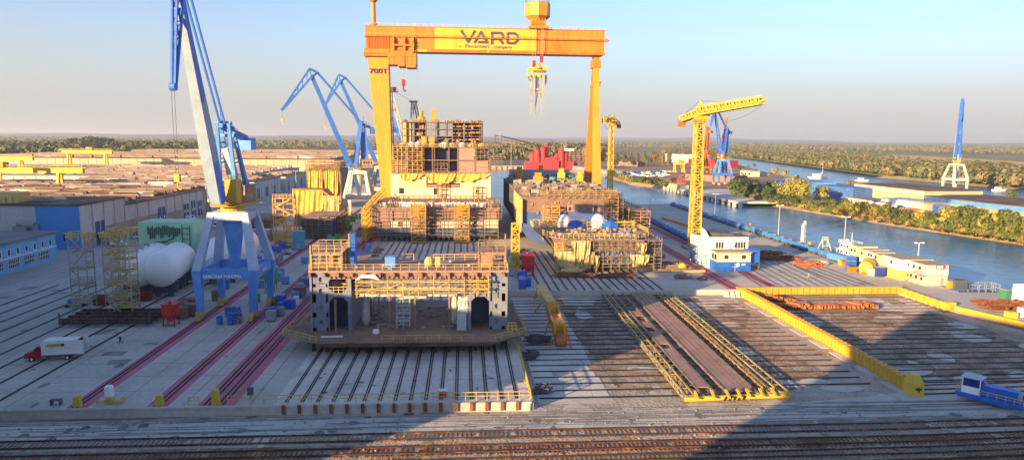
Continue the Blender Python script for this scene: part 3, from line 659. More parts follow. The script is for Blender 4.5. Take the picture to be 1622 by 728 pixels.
# rigid leg on the left, tapering down
def tap(b, x0,x1,y0,y1,z0, X0,X1,Y0,Y1,z1):
    return b.ring([(x0,y0,z0),(x1,y0,z0),(x1,y1,z0),(x0,y1,z0)], [(X0,Y0,z1),(X1,Y0,z1),(X1,Y1,z1),(X0,Y1,z1)])
b = M(); tap(b, -38.9,-34.2,-6.0,5.0,3.0, -45.9,-36.0,-3.6,3.6,zb-.05)
for z in (24,41,57,70):
    f = (z-3)/(zb-3); b.box(-38.9-7*f-.08,-34.2-1.8*f+.08,-6.0+2.4*f-.10,5-1.4*f+.1,z,z+.25)
lg = b.build('rigid_leg', ora_y, t)
text('lettering', '700T', 3.2, ink, lg, (-40.6,-4.25,70.2), bold=.06, sx=1.3)
b = M(); b.box(-47.2,-35.2,-5.4,5.2,77.2,80.2); b.rail([(-47.2,-5.6,77.5),(-35.0,-5.6,77.5)],1.1,.12,1.4)
for k in range(15): b.box(-45.6+k*.72,-45.3+k*.72,-5.0,-4.62,80.75,86.1)
b.build('leg_head', ora, lg)
b = M(); b.rail([(-34.6,-1,61),(-31.9,-1,61),(-31.9,2,61)],1.1,.12,1); b.box(-35.2,-31.9,-1,2,60.7,61); b.cb(-33.4,.4,61.2,1.4,1.4,2.0)
for z in (12,22,32,42,52): b.box(-34.9,-33.2,-1,1,z,z+.15); b.rail([(-34.0,-1,z),(-33.2,-1,z),(-33.2,1,z)],1.0,.09,1)
b.bar((-33.6,0,2),(-34.6,0,61),.35); b.build('leg_stair', ora, lg)
b = M(); b.cb(-36.5,-2,1.2,2.6,24,2.0)
for k in range(10): b.tube((-37.2,-12.5+k*2.3,.62),(-35.8,-12.5+k*2.3,.62),.6,10)
b.build('bogie', ora, t)
# hinged A-frame leg on the right
for s in (-1,1):
    b = M(); tap(b, 62.8,66.8,s*15-1.5,s*15+1.5,2.4, 63.9,66.6,s*1.6-1.2,s*1.6+1.2,73.6)
    b.build('hinged_leg', ora_y if s < 0 else ora, t)  # near leg brighter, far leg darker: light and shade put into the paint
b = M(); b.box(63.4,67.2,-4.0,4.0,64.6,66.0); b.box(63.2,67.4,-3.2,3.2,73.6,77.4); b.box(64.0,66.8,-2.2,2.2,77.4,79.6); 
b.rail([(63.0,-4.2,66.0),(67.6,-4.2,66.0),(67.6,4.2,66.0)],1.1,.12,1.5); b.build('hinge_head', ora, t)
for s in (-1,1):
    b = M(); b.cb(65,s*15,1,2.4,9,1.5); b.build('bogie', ora, t)
b = M(); b.box(64,66,-13,13,5,7); b.build('tie_beam', ora, t)
b = M()
for s in (-1,1): b.rail([(68.8,s*3,86.5),(70.6,s*3,86.5)],1.1,.1,1)
b.bar((69.6,-4,80),(69.9,-4,91),.14); b.bar((70.4,-4,79),(70.1,-4,91),.14)
for k in range(8): b.bar((69.0,-4,80.5+k*1.3),(70.6,-4,80.9+k*1.3),.1)
b.build('end_stair', grey, t)
# mast with radar-like slewing hoist on the left top
b = M(); b.lathe(-43.0,0,[(1.15,zt+.25),(1.0,102.5),(1.9,103.4),(2.1,104.6),(1.5,105.6),(.9,106)],14); b.bar((-43,0,104.8),(-38.6,-1,107.0),.5); b.bar((-43,0,103.4),(-38.2,-1,104.2),.4); b.bar((-38.6,-1,107),(-38.2,-1,104.2),.35)
b.lathe(-43.0,0,[(1.9,92.4),(1.9,93.0)],14); b.build('maintenance_crane', ora, t)
# lower trolley
b = M(); b.box(-35.6,-22.4,-6.9,3,73.2,78.6); b.box(-34.8,-24,-7.2,-6.9,77.0,79.4); b.box(-27.2,-22.6,-7.4,2.6,71.9,73.4); b.box(-31.0,-27.8,-7.3,3.1,72.4,79.0)
b.box(-35.4,-22.6,-5.9,-4.7,79.0,85.2) if 0 else None
for x in (-33.8,-28.6,-24.6): b.box(x,x+1.1,-6.0,-4.72,78.5,85.9); b.tube((x+.5,-6.4,84.2),(x+.5,-4.8,84.2),.6,10)
b.box(-34.4,-23.2,-6.2,-5.2,82.0,82.7); b.rail([(-35.5,-7.0,78.6),(-22.5,-7.0,78.6)],1.1,.1,1.3)
for k in range(6): b.box(-35.2+k*2.1,-34.9+k*2.1,-7.05,-6.9,73.4,76.9)
lt = b.build('lower_trolley', ora, t)
b = M()
for dx in (-.35,.35): b.bar((-28.8+dx,-3,73),(-28.8+dx,-3,66.6),.2)
for dx in (-1.1,1.1): b.bar((-22.9+dx*.8,-3,73),(-22.9+dx*.8,-3,54.8),.1)
b.build('hoist_rope', grey, lt)
b = M(); b.cb(-28.8,-3,63.4,1.7,1.2,3.2); b.build('hook_block', red, lt); b = M(); b.tube((-28.8,-3,63.4),(-28.8,-3,61.8),.35,8); b.tube((-28.8,-3,61.8),(-28.2,-3,60.9),.35,8); b.tube((-28.2,-3,60.9),(-27.6,-3,61.6),.3,8); b.cb(-22.9,-3,53.4,1.0,.8,1.4); b.build('hook', grey_d, lt)
# upper trolley with octagonal operator tower
b = M(); b.box(31.4,41.2,-6.4,6.4,zt+.3,zt+1.5); b.box(33.0,39.6,-5.4,5.4,zt+1.5,zt+4.0)
for k in range(5): b.bar((33+k*1.6,-5.45,zt+1.5),(33.6+k*1.4,-5.45,zt+5.2),.3)
b.rail([(31.4,-6.3,zt+1.5),(41.2,-6.3,zt+1.5)],1.1,.12,1.2); ut = b.build('upper_trolley', ora, t)
b = M(); b.lathe(36.0,0,[(3.4,zt+3.9),(4.2,zt+5.0),(6.2,zt+6.6),(6.3,zt+12.6),(6.0,zt+13.0)],8); b.build('hoist_tower', ora_y, ut)
b = M(); b.lathe(36.0,0,[(6.0,zt+13.0),(6.0,zt+13.2)],8); b.rail([(36+6*math.cos(a),6*math.sin(a),zt+13.2) for a in [6.2832*k/8 for k in range(9)]],1.1,.12,2)
b.bar((32,-2,zt+13),(32,-2,zt+16.5),.18); b.bar((32,-2,zt+16.3),(40.5,-2,zt+16.9),.2); b.bar((40.5,-2,zt+13),(40.5,-2,zt+16.9),.18); b.bar((36,1,zt+13),(36.4,1,zt+17.5),.2); b.bar((41,1,zt+13.2),(38,1,zt+17.4),.16); b.build('roof_rail', steel_g, ut)
b = M()
for x in (34.0,35.2,38.2,39.0): b.bar((x-.6,-6.6,zt+1),(x-.6 if x<36 else x-1.0,-6.6,76 if x<36 else 78.2),.16)
b.build('hoist_rope', grey, ut)
b = M(); b.cb(34.0,-6.6,73.2,1.5,1.2,3.0); b.cb(37.6,-6.6,75.4,1.5,1.2,3.0); hb = b.build('hook_block', red, ut)
b = M(); b.bar((31.0,-6.6,71.8),(41.2,-6.6,73.0),1.2,1.4); b.bar((33,-8.6,71),(40,-4.4,71.2),1.1,1.0); b.lathe(36,-6.6,[(2.0,72.4),(.7,75.0)],8); b.bar((30.5,-6.6,69.6),(39,-6.6,69.0),1.3,1.6); b.build('spreader_beam', yel_b, ut)
b = M(); random.seed(5)
for k in range(20):
    x = 31+k*.5; b.bar((x,-6.6+random.uniform(-1.8,1.8),69.5),(x+random.uniform(-.3,.3),-6.6,random.uniform(48,64) if 2<k<17 else random.uniform(62,67)),.26 if k%3 else .5)
b.bar((32,-6.6,62.6),(38.6,-6.6,62.6),1.0,.8); b.build('sling_chain', grey, ut)
b = M()
for k in range(5): b.bar((42.5+k*.0+k*.9,-4.69,86.0),(44.6+k*.9,-4.69,80.8),.16,.06)
b.build('ladder_mark', mat('deep_orange_paint',(.5,.15,.02)), t)
# ================================================================== the open pontoon block in front (tanker end section on a brown raft)
random.seed(11)
t = thing('ship_block', 'open grey and brown ship section with two door towers standing on a wide brown raft', 'ship block', (-10,116,0)); t.scale = (.96,1,1)
# local: x -23.5..23.5 , y 0..  raft z .9..2.6
b = M(); top = [(-16,1.2),(16,1.2),(23.0,6.5),(21.4,22),(21.4,33),(-21.4,33),(-21.4,22),(-24.0,6.5)]
bot = [(-15,3.0),(15.0,3.0),(20,8),(20,22),(20,33),(-20,33),(-20,22),(-20.5,8)]
b.ring([(x,y,1.5) for x,y in bot],[(x,y,2.75) for x,y in top]); b.build('raft_deck', brown_d, t)
b = M()
for k in range(15): b.cb(-17.5+k*2.5,4.0+abs(k-7)*.25,.1,.5,.9,1.4); b.cb(-17.5+k*2.5,16,.1,.5,.9,1.4)
for k in range(30): b.cb(-15+k*1.03,3.1,1.4,.1,.5,.9)
b.build('keel_block', rail_dark, t)
b = M()
for x in (-16.4,16.2): b.rail([(x*1.0-1,2.2,2.75),(x*1.0+1,2.2,2.75)],1.0,.07,1)
b.rail([(-4.5,2.0,2.75),(12,2.0,2.75)],1.1,.09,2.0); b.build('railing', yel_s, t); b = M(); b.rail([(16,1.7,2.75),(22.2,6.6,2.75),(21.0,22,2.75)],1.1,.08,1.8); b.build('railing', yel_s, t); b = M(); b.rail([(-16,1.7,2.75),(-23.4,6.9,2.75),(-20.9,22,2.75)],1.1,.08,1.8)
b.build('railing', yel_s, t)
# longitudinal wings
zd = 13.6
def wing(s):
    X = lambda x: s*x
    b = M()
    def bx(x0,x1,y0,y1,z0,z1): b.box(min(X(x0),X(x1)),max(X(x0),X(x1)),y0,y1,z0,z1)
    # face plates round the doorway: outer web x 15.0..17.6, doorway 11.2..14.8
    bx(18.3,18.7,9,30,2.75,zd)                      # outer plate
    y0,y1 = 9.2,9.6
    for z0,z1 in ((2.75,3.4),(5.3,6.2),(8.1,9.6),(10.9,11.5),(13.1,13.6)): bx(15.4,18.35,y0,y1,z0,z1)
    bx(15.2,15.75,y0,y1,2.75,zd); bx(17.6,18.3,y0,y1,2.75,zd)
    bx(11.0,11.7,y0,y1,2.75,zd-.4); bx(11.7,15.2,y0,y1,9.0,9.8); bx(11.7,15.2,y0,y1,12.9,13.6); bx(10.9,15.3,9.6,30,9.1,9.5)
    for x,zz in ((11.7,9.0),(15.2,9.0)):
        sg = 1 if x < 13 else -1; b.exty([(X(x),zz),(X(x+sg*.9),zz),(X(x),zz-.9)], y0+.01, y1-.01)
        b.exty([(X(x),12.9),(X(x+sg*.9),12.9),(X(x),12.0)], y0+.01, y1-.01); b.exty([(X(x),9.8),(X(x+sg*.9),9.8),(X(x),10.7)], y0+.01, y1-.01)
    bx(10.9,11.1,9.6,30,2.75,9.1)
    bx(15.76,17.6,9.62,9.66,2.8,13.5)
    b.build('wing_frame', steel_g, t)
    b = M()
    for z in (4.4,7.2,10.2,12.3):
        for k in range(16):
            a0, a1 = 6.2832*k/16, 6.2832*(k+1)/16
            c = X(16.68); r1, r2 = .4, 1.0
            f0, f1 = 1/max(abs(math.cos(a0))/.93,abs(math.sin(a0))/1.45), 1/max(abs(math.cos(a1))/.93,abs(math.sin(a1))/1.45)
            R4 = lambda yy: [(c+r1*math.cos(a0),yy,z+r1*1.15*math.sin(a0)),(c+f0*math.cos(a0),yy,z+f0*math.sin(a0)),(c+f1*math.cos(a1),yy,z+f1*math.sin(a1)),(c+r1*math.cos(a1),yy,z+r1*1.15*math.sin(a1))]
            b.ring(R4(y0+.05), R4(y1-.05))
    b.build('lightening_hole_web', steel_g, t)
    b = M(); b.box(min(X(11.2),X(18.2)),max(X(11.2),X(18.2)),14,14.3,2.76,9.0); b.box(min(X(11.2),X(18.2)),max(X(11.2),X(18.2)),21,21.3,9.6,13.5); b.build('door_recess', navy, t)
    b = M(); b.rail([(X(11.6),9.3,9.7),(X(15.2),9.3,9.7)],1.2,.1,.9); b.scaff(min(X(12.2),X(14.4)),max(X(12.2),X(14.4)),11,12.5,9.6,12.8,2,1.3,.09); b.build('railing', yel_s, t)
for s in (-1,1): wing(s)
# top deck and transverse beam
b = M(); b.box(-18.9,18.9,9.0,20.5,zd,zd+.35); b.box(-18.9,-9.5,20.5,29.5,zd,zd+.35); b.box(9.5,18.9,20.5,29.5,zd+.01,zd+.36)
b.build('top_deck', pinkbrown, t)
b = M(); b.box(-15.2,15.2,9.05,9.35,12.4,13.58)
for k in range(34): b.box(-15+k*.9,-14.72+k*.9,8.75,9.06,12.55,12.95)
for k in range(15): b.cb(-18.5+k*2.6,8.6,12.9,.35,.6,.7)
b.build('deck_beam', brown, t)
b = M(); b.scaff(-9.8,10.4,7.4,8.6,9.3,12.2,2.9,1.45,.1); b.rail([(-18.6,8.8,zd+.36),(18.7,8.8,zd+.36)],1.2,.075,1.7); b.rail([(-18.7,9,zd+.36),(-18.7,29,zd+.36)],1.2,.09,2); b.rail([(18.7,9,zd+.36),(18.7,29,zd+.36)],1.2,.09,2)
b.scaff(10.6,15,7.6,8.7,9.3,12.2,2.2,1.45,.1)
b.rail([(-8,20,zd+.36),(0,20,zd+.36)],1.2,.11,2); b.rail([(4,19.5,zd+.36),(17,19.5,zd+.36)],1.2,.12,2); b.build('scaffolding', yel_s, t)
b = M(); b.box(-9.5,-1.4,9.6,10.1,9.0,9.6); b.box(-1.2,3.1,9.2,12,8.7,9.2); b.box(3.4,9,9.6,10.1,9.0,9.5); b.box(-9.0,9.0,16,16.4,8.9,9.4)
for x in (-8.8,8.6):
    b.lathe(x,12.5,[(.55,3.2),(.85,4.0),(.6,9.0)],10)
b.build('white_duct', mat('dusty_white',(.50,.47,.42),.6), t)
b = M(); b.exty([(-9.9,12.5),(-8.9,13.35),(-6.4,13.35),(-5.6,12.5),(-6.2,12.5),(-6.7,12.8),(-8.7,12.8),(-9.3,12.5)],8.0,8.9); b.build('arched_duct', white_s, t)
b = M()
for x,y in ((-3.9,9.6),(.9,9.8),(7.5,9.8),(-6.5,14),(-13.6,6.9)): b.cb(x,y,2.76,.36,.36,6.4)
b.box(-8.9,-8.6,19,19.3,2.8,9); b.build('prop_post', brown, t)
b = M(); b.scaff(-2.7,-.2,10.5,12.5,2.76,8.6,1.3,1.6,.13); b.build('access_scaffold', blue_g, t)
b = M(); b.box(9.0,10.8,8.6,11,2.78,5.8); b.box(9.2,11,9.4,11,5.8,9.0); b.tube((9.9,8.58,4.6),(9.9,8.4,4.6),.45,12); b.rail([(9.1,8.8,5.8),(10.7,8.8,5.8)],1.0,.08,.8); b.rail([(9.1,8.8,7.3),(10.7,8.8,7.3)],1.0,.08,.8)
b.build('white_equipment', blue_g, t)
# towers on the deck ends
for s in (-1,1):
    b = M(); x0, x1 = (-18.4,-12.6) if s<0 else (13.2,18.4)
    b.box(x0,x1,9.6,16.5,zd+3.3,zd+3.6)
    for x in (x0+.2,x1-.2):
        for y in (9.9,16.2): b.cb(x,y,zd+.35,.4,.4,2.95)
    b.box(x0+2.6,x1-.6,13,16,zd+.36,zd+3.3) if s<0 else b.box(x0+.3,x0+2.6,12.4,16,zd+.36,zd+3.3)
    tw = b.build('platform_tower', pinkbrown, t)
    b = M(); b.rail([(x0,9.6,zd+3.6),(x1,9.6,zd+3.6),(x1,16.5,zd+3.6),(x0,16.5,zd+3.6),(x0,9.6,zd+3.6)],1.3,.085,1.5); b.scaff(x0+.2,x1-.2,9.0,9.7,zd+.36,zd+3.2,2.6,1.5,.08,plank=False,brace=False)
    b.bar((x0-.1,9.4,9),(x0-.1,9.4,zd+5),.16); b.bar((x1+.2,16,9),(x1+.2,16,zd+6.2),.2); b.build('railing', yel_s if s<0 else scaf, tw)
b = M(); b.cb(-11.2,14,zd+.36,.9,2.2,6.2); b.build('control_cabinet', bluev, t)
b = M(); b.cb(-4.0,13.5,zd+.36,2.0,2.2,1.9); b.build('blue_cabin', blue_l, t)
b = M(); b.lathe(3.6,12.5,[(.9,zd+.36),(1.0,zd+1.6),(.5,zd+2.3)],12); b.cb(5.2,12.6,zd+.36,1.0,.9,2.0); b.build('ventilator', tarp_p, t)
b = M()
for k in range(60): b.cb(random.uniform(-9,10),random.uniform(10,27),2.76,random.uniform(.2,1.1),random.uniform(.2,.8),random.uniform(.1,.5),random.random()*3)
for k in range(26): b.cb(random.uniform(-17,18),random.uniform(9.5,19),zd+.36,random.uniform(.2,.9),random.uniform(.2,.7),random.uniform(.1,.5),random.random()*3)
b.build('loose_gear', grey, t)
b = M(); b.lathe(-6.2,7.0,[(.5,2.76),(.62,3.0),(.6,3.5)],12); b.bar((-16,5.0,2.9),(-12,5.1,2.9),.25); b.build('tub', white_s, t)
b = M(); b.rail([(18.8,7.0,2.76),(20.4,7.0,2.76)],1.3,.14,.8); b.rail([(18.8,9.0,2.76),(20.4,9.0,2.76)],1.3,.14,.8); b.bar((18.8,7.0,3.9),(18.8,9,3.9),.14); b.build('ladder_frame', yel_b, t)

# ================================================================== ship 1: stacked hull blocks behind it
def scaftower(x, y, z0, h, w, d, m, label, group=None, rz=0, lv=2.0, th=.16, loc0=None):
    o = thing('scaffold_tower', label, 'scaffold tower', (x,y,z0), rz, group)
    b = M(); b.scaff(-w/2,w/2,-d/2,d/2,0,h,w,lv,th); 
    for k in range(int(h/lv)): s = 1 if k%2 else -1; b.bar((-s*w*.35,0,k*lv),(s*w*.35,0,(k+1)*lv),.28,.12)
    b.build('frame', m, o)
    b = M(); b.box(-w/2-.2,w/2+.2,-d/2-.2,d/2+.2,.0,.3); b.build('base_frame', yel, o)
    return o
t = thing('ship_hull', 'lower hull of the stacked ship with scaffolded brown and cream front under white superstructure', 'ship hull', (-10.5,254,0))
def hullsec(b, y0, y1, w0, w1, z0, z1, r=3):   # transom-like section with rounded bilge
    prof = [(-w1,z1),(-w1,z0+r*1.1),(-w0+.0,z0+r*.3),(-w0+r*1.4,z0),(w0-r*1.4,z0),(w0,z0+r*.3),(w1,z0+r*1.1),(w1,z1)]
    b.exty(prof, y0, y1)
b = M(); hullsec(b, .6, 44, 21, 23.3, 1.6, 12.2); b.build('hull_plating', brown, t)
b = M(); hullsec(b, .2, .58, 20.2, 22.9, 1.9, 5.2, 2.2); b.build('bilge_plating', navy, t)
b = M(); b.box(-22.5,-15.5,.18,.56,7.2,11.4); b.box(-15.2,-8.5,.2,.55,8.4,11.3); b.box(9,22.4,.2,.55,8.3,11.5); b.build('primer_panel', pinkbrown, t)
b = M(); b.box(-16.3,-9.4,.05,.5,5.3,7.6); b.box(9.4,22.8,.08,.5,5.0,8.1); b.box(.5,9,.06,.5,5.1,7.5); b.build('cream_panel', cream, t)
b = M(); b.box(-13.8,-12.4,-.02,.4,5.6,7.2); b.box(13.8,15,-.02,.4,5.6,7.4); b.box(-3.4,-.8,-.03,.4,3.9,7.6); b.build('opening_shade', dark, t)  # flat dark plates painting the shade of openings onto the hull front
b = M(); b.box(-23.5,23.5,.4,12,12.2,12.5); b.box(-23.5,-19.5,12,44,12.21,12.51); b.box(19.5,23.5,12,44,12.21,12.51); b.build('deck', pinkbrown, t)
b = M(); b.box(-14.5,-4.6,3.2,3.5,12.5,14.2); b.box(2,15.5,3.4,3.7,12.5,14.1); b.box(-4,1.5,5,5.3,12.5,13.8); b.lathe(17.3,4.5,[(1.8,12.5),(1.5,13.6),(.6,14.0)],10); b.build('white_bulkhead', white, t)
b = M(); b.scaff(-22.9,22.9,-1.7,-.5,1.2,11.6,5.2,2.6,.13,brace=False,miss=.1,plank=False); b.rail([(-23,-.2,12.5),(23,-.2,12.5)],1.3,.15,2.4); b.scaff(-23.8,-23.2,0,30,8,12.6,4,2,.14,plank=False); b.scaff(23.5,24.2,0,30,8,12.6,4,2,.14,plank=False)
b.build('scaffolding', scaf_d, t)
b = M()
for k in range(140):
    x = random.uniform(-21,21); b.cb(x,random.uniform(2,11),12.5,random.uniform(.3,1.8),random.uniform(.3,1.2),random.uniform(.3,1.8),random.random()*3)
b.build('deck_gear', grey, t)['kind'] = 'stuff'
b = M()
for k in range(90):
    x = random.uniform(-22,22); b.cb(x,random.uniform(1,11),12.5,random.uniform(.2,.5),random.uniform(.2,.4),random.uniform(.6,2.6),random.random()*3)
b.build('deck_posts', scaf, t)
b = M()
for k in range(22): b.cb(-20+k*1.9,1.5,.05,.8,1.6,1.7); b.cb(-20+k*1.9,12,.05,.8,1.6,1.7)
b.build('keel_block', grey_d, t)
for x, lab in ((-16.6,'orange stair scaffold against the stacked ship front, left of the two'),(-.9,'orange stair scaffold against the stacked ship front, right of the two')):
    o = scaftower(x+0, 250.7, .3, 13, 5.0, 2.6, scaf, lab, th=.2)
    b = M(); b.scaff(-2.6,2.6,-1.5,1.5,9,13.4,2.6,1.5,.22); b.build('top_guard', ora_y, o)
    b = M()
    for s in (-1,1): b.bar((-2.2*s,-1.5,.5),(0,-1.55,3.2),.22)
    b.build('raker', scaf, o)
b = M(); 
for k in range(13):
    y = 250+k*5; h = 12+k*.25; b.scaff(-36.8,-35.6,y,y+4,0.2,h,2,2,.18,brace=False)
    b.bar((-36.2,y,h),(-35.4,y+2,h+1.6),.3)
tag(b.build('side_scaffold', yel), 'yellow orange scaffold wall climbing the left flank of the stacked ship', 'scaffold')

t = thing('ship_superstructure', 'white and cream accommodation block draped with yellow tarpaulins on the stacked ship', 'ship block', (-10,297,12.2))
# local x -21.5..21.5 ; height to z 10.5
b = M(); b.box(-21.2,-6.2,0,.6,0,10.3); b.box(8.2,21.2,0,.6,0,10.3); b.box(-6.2,8.2,.02,.6,0,4.6); b.box(-21.1,21.1,.61,36,0,10.2); b.build('wall', mat('bright_cream',(.78,.70,.46),.5,var=.08,scale=.2,col2=(.62,.5,.24),amt=.35,scale2=.3), t)
b = M()
for k in range(16): b.box(-17.5+k*.72,-17.2+k*.72,-.08,.0,4.6,8.2)
b.box(-21.3,21.3,-.1,0,4.2,4.45); b.box(9,21.2,-.09,0,6.6,6.75); b.build('wall_rib', mat('rib_ochre',(.55,.40,.16)), t)
b = M(); b.box(-17.8,-15.8,-.12,-.02,2.0,4.4); b.box(-3.2,-1.5,-.12,-.0,1.6,4.4); b.box(14.7,16.2,-.12,-.02,1.8,4.0); b.box(-6.1,8.1,.01,.05,4.62,6.6); b.build('opening_shade', dark, t)
b = M(); b.box(-6.0,8.0,-.05,.0,4.7,6.0); b.build('brown_panel', brown, t)
def drape(x0, x1, z1, d, y=-.5, sag=1.6, m=tarp_y, n=26, rows=7, slant=0, skew=0):
    b = M(); vs = []; fs = []
    for j in range(rows+1):
        for i in range(n+1):
            u = i/n; v = j/rows; edge = d*(.75+.35*math.sin(u*3.14159))*(1+.08*math.sin(u*17))
            x = x0+(x1-x0)*u + skew*v*(.5-u)
            z = z1-edge*v-slant*v*u; yy = y-.35*math.sin(v*3.14)*math.sin(u*11+v*2)-.25*math.sin(u*37+v*3)-.5*v
            vs.append((x,yy,z))
    nn = n+1
    for j in range(rows):
        for i in range(n): a = j*nn+i; fs.append((a,a+1,a+nn+1,a+nn))
    o2 = len(vs); vs += [(p[0],p[1]+.12,p[2]) for p in vs]; fs += [tuple(o2+i for i in f[::-1]) for f in fs]
    edge = [i for i in range(nn)]; bottom = [rows*nn+i for i in range(nn)]
    for a, c in zip(edge, edge[1:]): fs.append((c,a,a+o2,c+o2))
    for a, c in zip(bottom, bottom[1:]): fs.append((a,c,c+o2,a+o2))
    return b.add(vs, fs)
drape(-17.5,-6.8,10.6,3.3,slant=-1.5,skew=2).build('tarpaulin', tarp_y, t, smooth=True); drape(-6.2,6.4,10.6,4.2,skew=3).build('tarpaulin', tarp_y, t, smooth=True); drape(7.0,20.5,10.6,4.2,slant=-3.0,skew=-2).build('tarpaulin', tarp_y, t, smooth=True)
b = M(); b.scaff(13.6,17.6,-1.8,-.3,0,5,2,2.5,.16); b.scaff(-1.5,2,-1.8,-.3,0,6,2,2,.16); b.rail([(-21,-.3,10.3),(21,-.3,10.3)],1.2,.15,2.2); b.rail([(-20,-1.5,.2),(20,-1.5,.2)],1.2,.15,2.2); b.build('scaffolding', scaf, t)

t = thing('ship_superstructure', 'middle ship storeys with dark open bays, brown panels and scaffolding above the tarpaulins', 'ship block', (-10,299,22.6))
b = M()
for z in (0,5.6,11.2): b.box(-20.5,21,0,34,z,z+.35)
for x in (-20.5,-7.5,-3.9,-3.0,3.2,6.9,7.4,14.6,20.6): b.box(x,x+.32,.05,33.9,.35,11.2)
b.box(-20,20.5,9,9.3,.35,11.2); b.build('storey_frame', brown, t)
b = M(); b.box(7.8,14.5,-.06,.3,6.0,11.1); b.box(7.8,14.4,-.07,.3,.5,5.4); b.box(15,20.3,-.06,.3,3.0,5.5); b.box(15.1,20.4,-.09,.3,.4,2.8); b.box(-20,-15,.1,.4,.4,5.4); b.build('primer_panel', pinkbrown, t)
b = M(); b.box(-7.1,-4,3.4,3.7,.5,11); b.box(-2.7,3.1,4.4,4.8,.5,11); b.box(3.6,6.8,3.4,3.7,.5,11); b.box(14.9,20.4,4.4,4.7,6,11); b.build('dark_bay', navy, t)
b = M(); b.scaff(-20.3,-14.8,-1.6,-.2,0,11.4,1.9,1.9,.2); b.scaff(-14.2,-8.0,-1.6,-.2,0,11.4,2.0,1.9,.18); b.build('scaffolding', mat('scaffold_gold',(.5,.33,.12),.6,var=.3,scale=.6,col2=(.3,.17,.08),amt=.4), t)
b = M(); b.scaff(-3,2.8,-.9,-.2,0,4.5,1.5,1.9,.16); b.scaff(21,26,-.9,.6,0,7.5,1.7,1.9,.2); b.rail([(-20.5,-.4,11.5),(26,-.4,11.5)],1.2,.17,1.6); b.rail([(14,-.3,6.3),(27,-.3,7.6)],1.2,.14,1.6); b.box(20.9,27.2,-.5,8,7.5,7.7); b.scaff(15.2,20.2,-.9,-.2,6.2,11,1.6,1.9,.14); b.build('scaffolding', scaf_d, t)
b = M()
for k in range(9): x = -16+k*4.2; b.ball((x,2,12.0),1.9,1.3,1.2,10,6)
b.build('wrapped_bundle', tarp_y, t)
b = M()
for x in (-12.5,-10,1.5,9): b.ball((x,1.2,12.1),1.5,1.2,1.4,10,6)
b.build('white_bundle', tarp_w, t)
b = M(); b.cb(-19.5,14,1,1,1,0.5); b.scaff(23.6,26.6,10,13,7.6,16.5,3,3,.22); b.bar((26.6,12,16.3),(52,30,10.5),.35); b.build('boom_frame', brown, t)

t = thing('ship_superstructure', 'topmost grey open steel storeys of the stacked ship with orange funnels', 'ship block', (-9.5,303,35.6))
b = M(); 
for z in (0,2.9,5.8,8.7): b.box(-17.2,17.5,0,20,z,z+.28)
for x in (-17.2,-15.6,-12.6,-7.2,-2.6,4.2,9.2,16.0,17.3): b.box(x,x+.3,.06,.5,.28,8.7); b.box(x,x+.3,10,10.4,.28,8.7)
for x in (-16.8,-10,-3,1.2,6.8,12.5,17): b.bar((x,.2,.3),(x,.2,10.0),.2)
b.build('storey_frame', mat('purple_grey_steel',(.16,.12,.14),.7,var=.2,scale=.4), t)
b = M(); b.box(-7,-2.8,.15,.5,3.2,8.6); b.box(-2.2,4,.9,1.2,3.2,8.6); b.box(-2.2,4,3.3,3.5,.3,2.8); b.build('steel_panel', steel_g, t)
b = M(); b.box(4.5,9,4,4.3,.3,8.6); b.box(-12.3,-7.4,4,4.3,.3,8.6); b.build('brown_panel', brown, t)
b = M(); b.box(9.6,16.9,5,5.3,.3,8.6); b.build('dark_bay', dark, t)
b = M()
for k in range(3): b.tube((9.8,2,1.5+k*2.9),(16.5,2.2,1.8+k*2.9),.45,8); b.tube((4.6,1.6,1.4+k*2.9),(8.9,1.7,1.4+k*2.9),.35,8)
for k in range(30): b.cb(random.uniform(-12,16),1.4,random.choice((.3,3.2,6.1)),random.uniform(.3,1.5),.8,random.uniform(.4,1.9))
b.build('pipework', scaf, t)
b = M(); b.box(-16.9,-15.6,.0,8,.3,8.6); b.box(-15.2,-13.6,1,8,.3,8.5); b.build('yellow_sheeting', tarp_y, t)
b = M(); b.lathe(-9.2,3,[(2.2,8.98),(2.2,9.6),(1.4,11.2),(.8,11.6),(.9,13.4),(.6,13.9)],10); b.build('funnel', ora_y, t)
b = M(); b.cb(-3.9,3,8.98,2.0,2.0,4.6); b.cb(-3.9,3,13.6,1.7,1.7,.7); b.build('funnel', ora_y, t)
b = M(); b.cb(-8.0,-.8,-1.4,2.2,1.4,4.2); b.build('funnel', ora_y, t)
b = M(); b.cb(-4.6,-.8,-1.4,2.2,1.4,4.2); b.build('funnel', ora_y, t)
b = M()
for k in range(46): b.cb(random.uniform(-16.5,17),random.uniform(.5,3),8.98,random.uniform(.3,1.8),.8,random.uniform(.2,1.1),random.random())
b.rail([(-17,.2,8.98),(17.2,.2,8.98)],1.1,.12,2.2); b.build('roof_gear', scaf, t)

# ================================================================== ship 2 on the right: rear hull and front section
t = thing('ship_hull', 'long rear hull on the right slip with dark flank, yellow wrap and brown front', 'ship hull', (36.5,236,0))
b = M(); prof = [(-16.6,17.6),(-16.6,6.5),(-14.5,3.4),(-11,1.6),(11,1.6),(14.5,3.4),(17,6.5),(17,17.6)]; b.exty(prof, 2, 116); b.build('hull_plating', mat('hull_dark',(.10,.10,.11),.7,var=.25,scale=.15,col2=(.16,.13,.11),amt=.45,scale2=.1), t)
b = M(); b.box(-16.4,16.8,1.3,1.98,12.8,17.5); b.build('brown_bulkhead', brown, t)
b = M(); b.exty([(-16.5,12.78),(-16.5,6.6),(-14.4,3.5),(-11,1.8),(11,1.8),(14.4,3.5),(16.6,6.6),(16.6,12.78)],1.35,1.96); b.build('blue_bulkhead', mat('slate_blue',(.07,.12,.33),.65,var=.12,scale=.3), t)
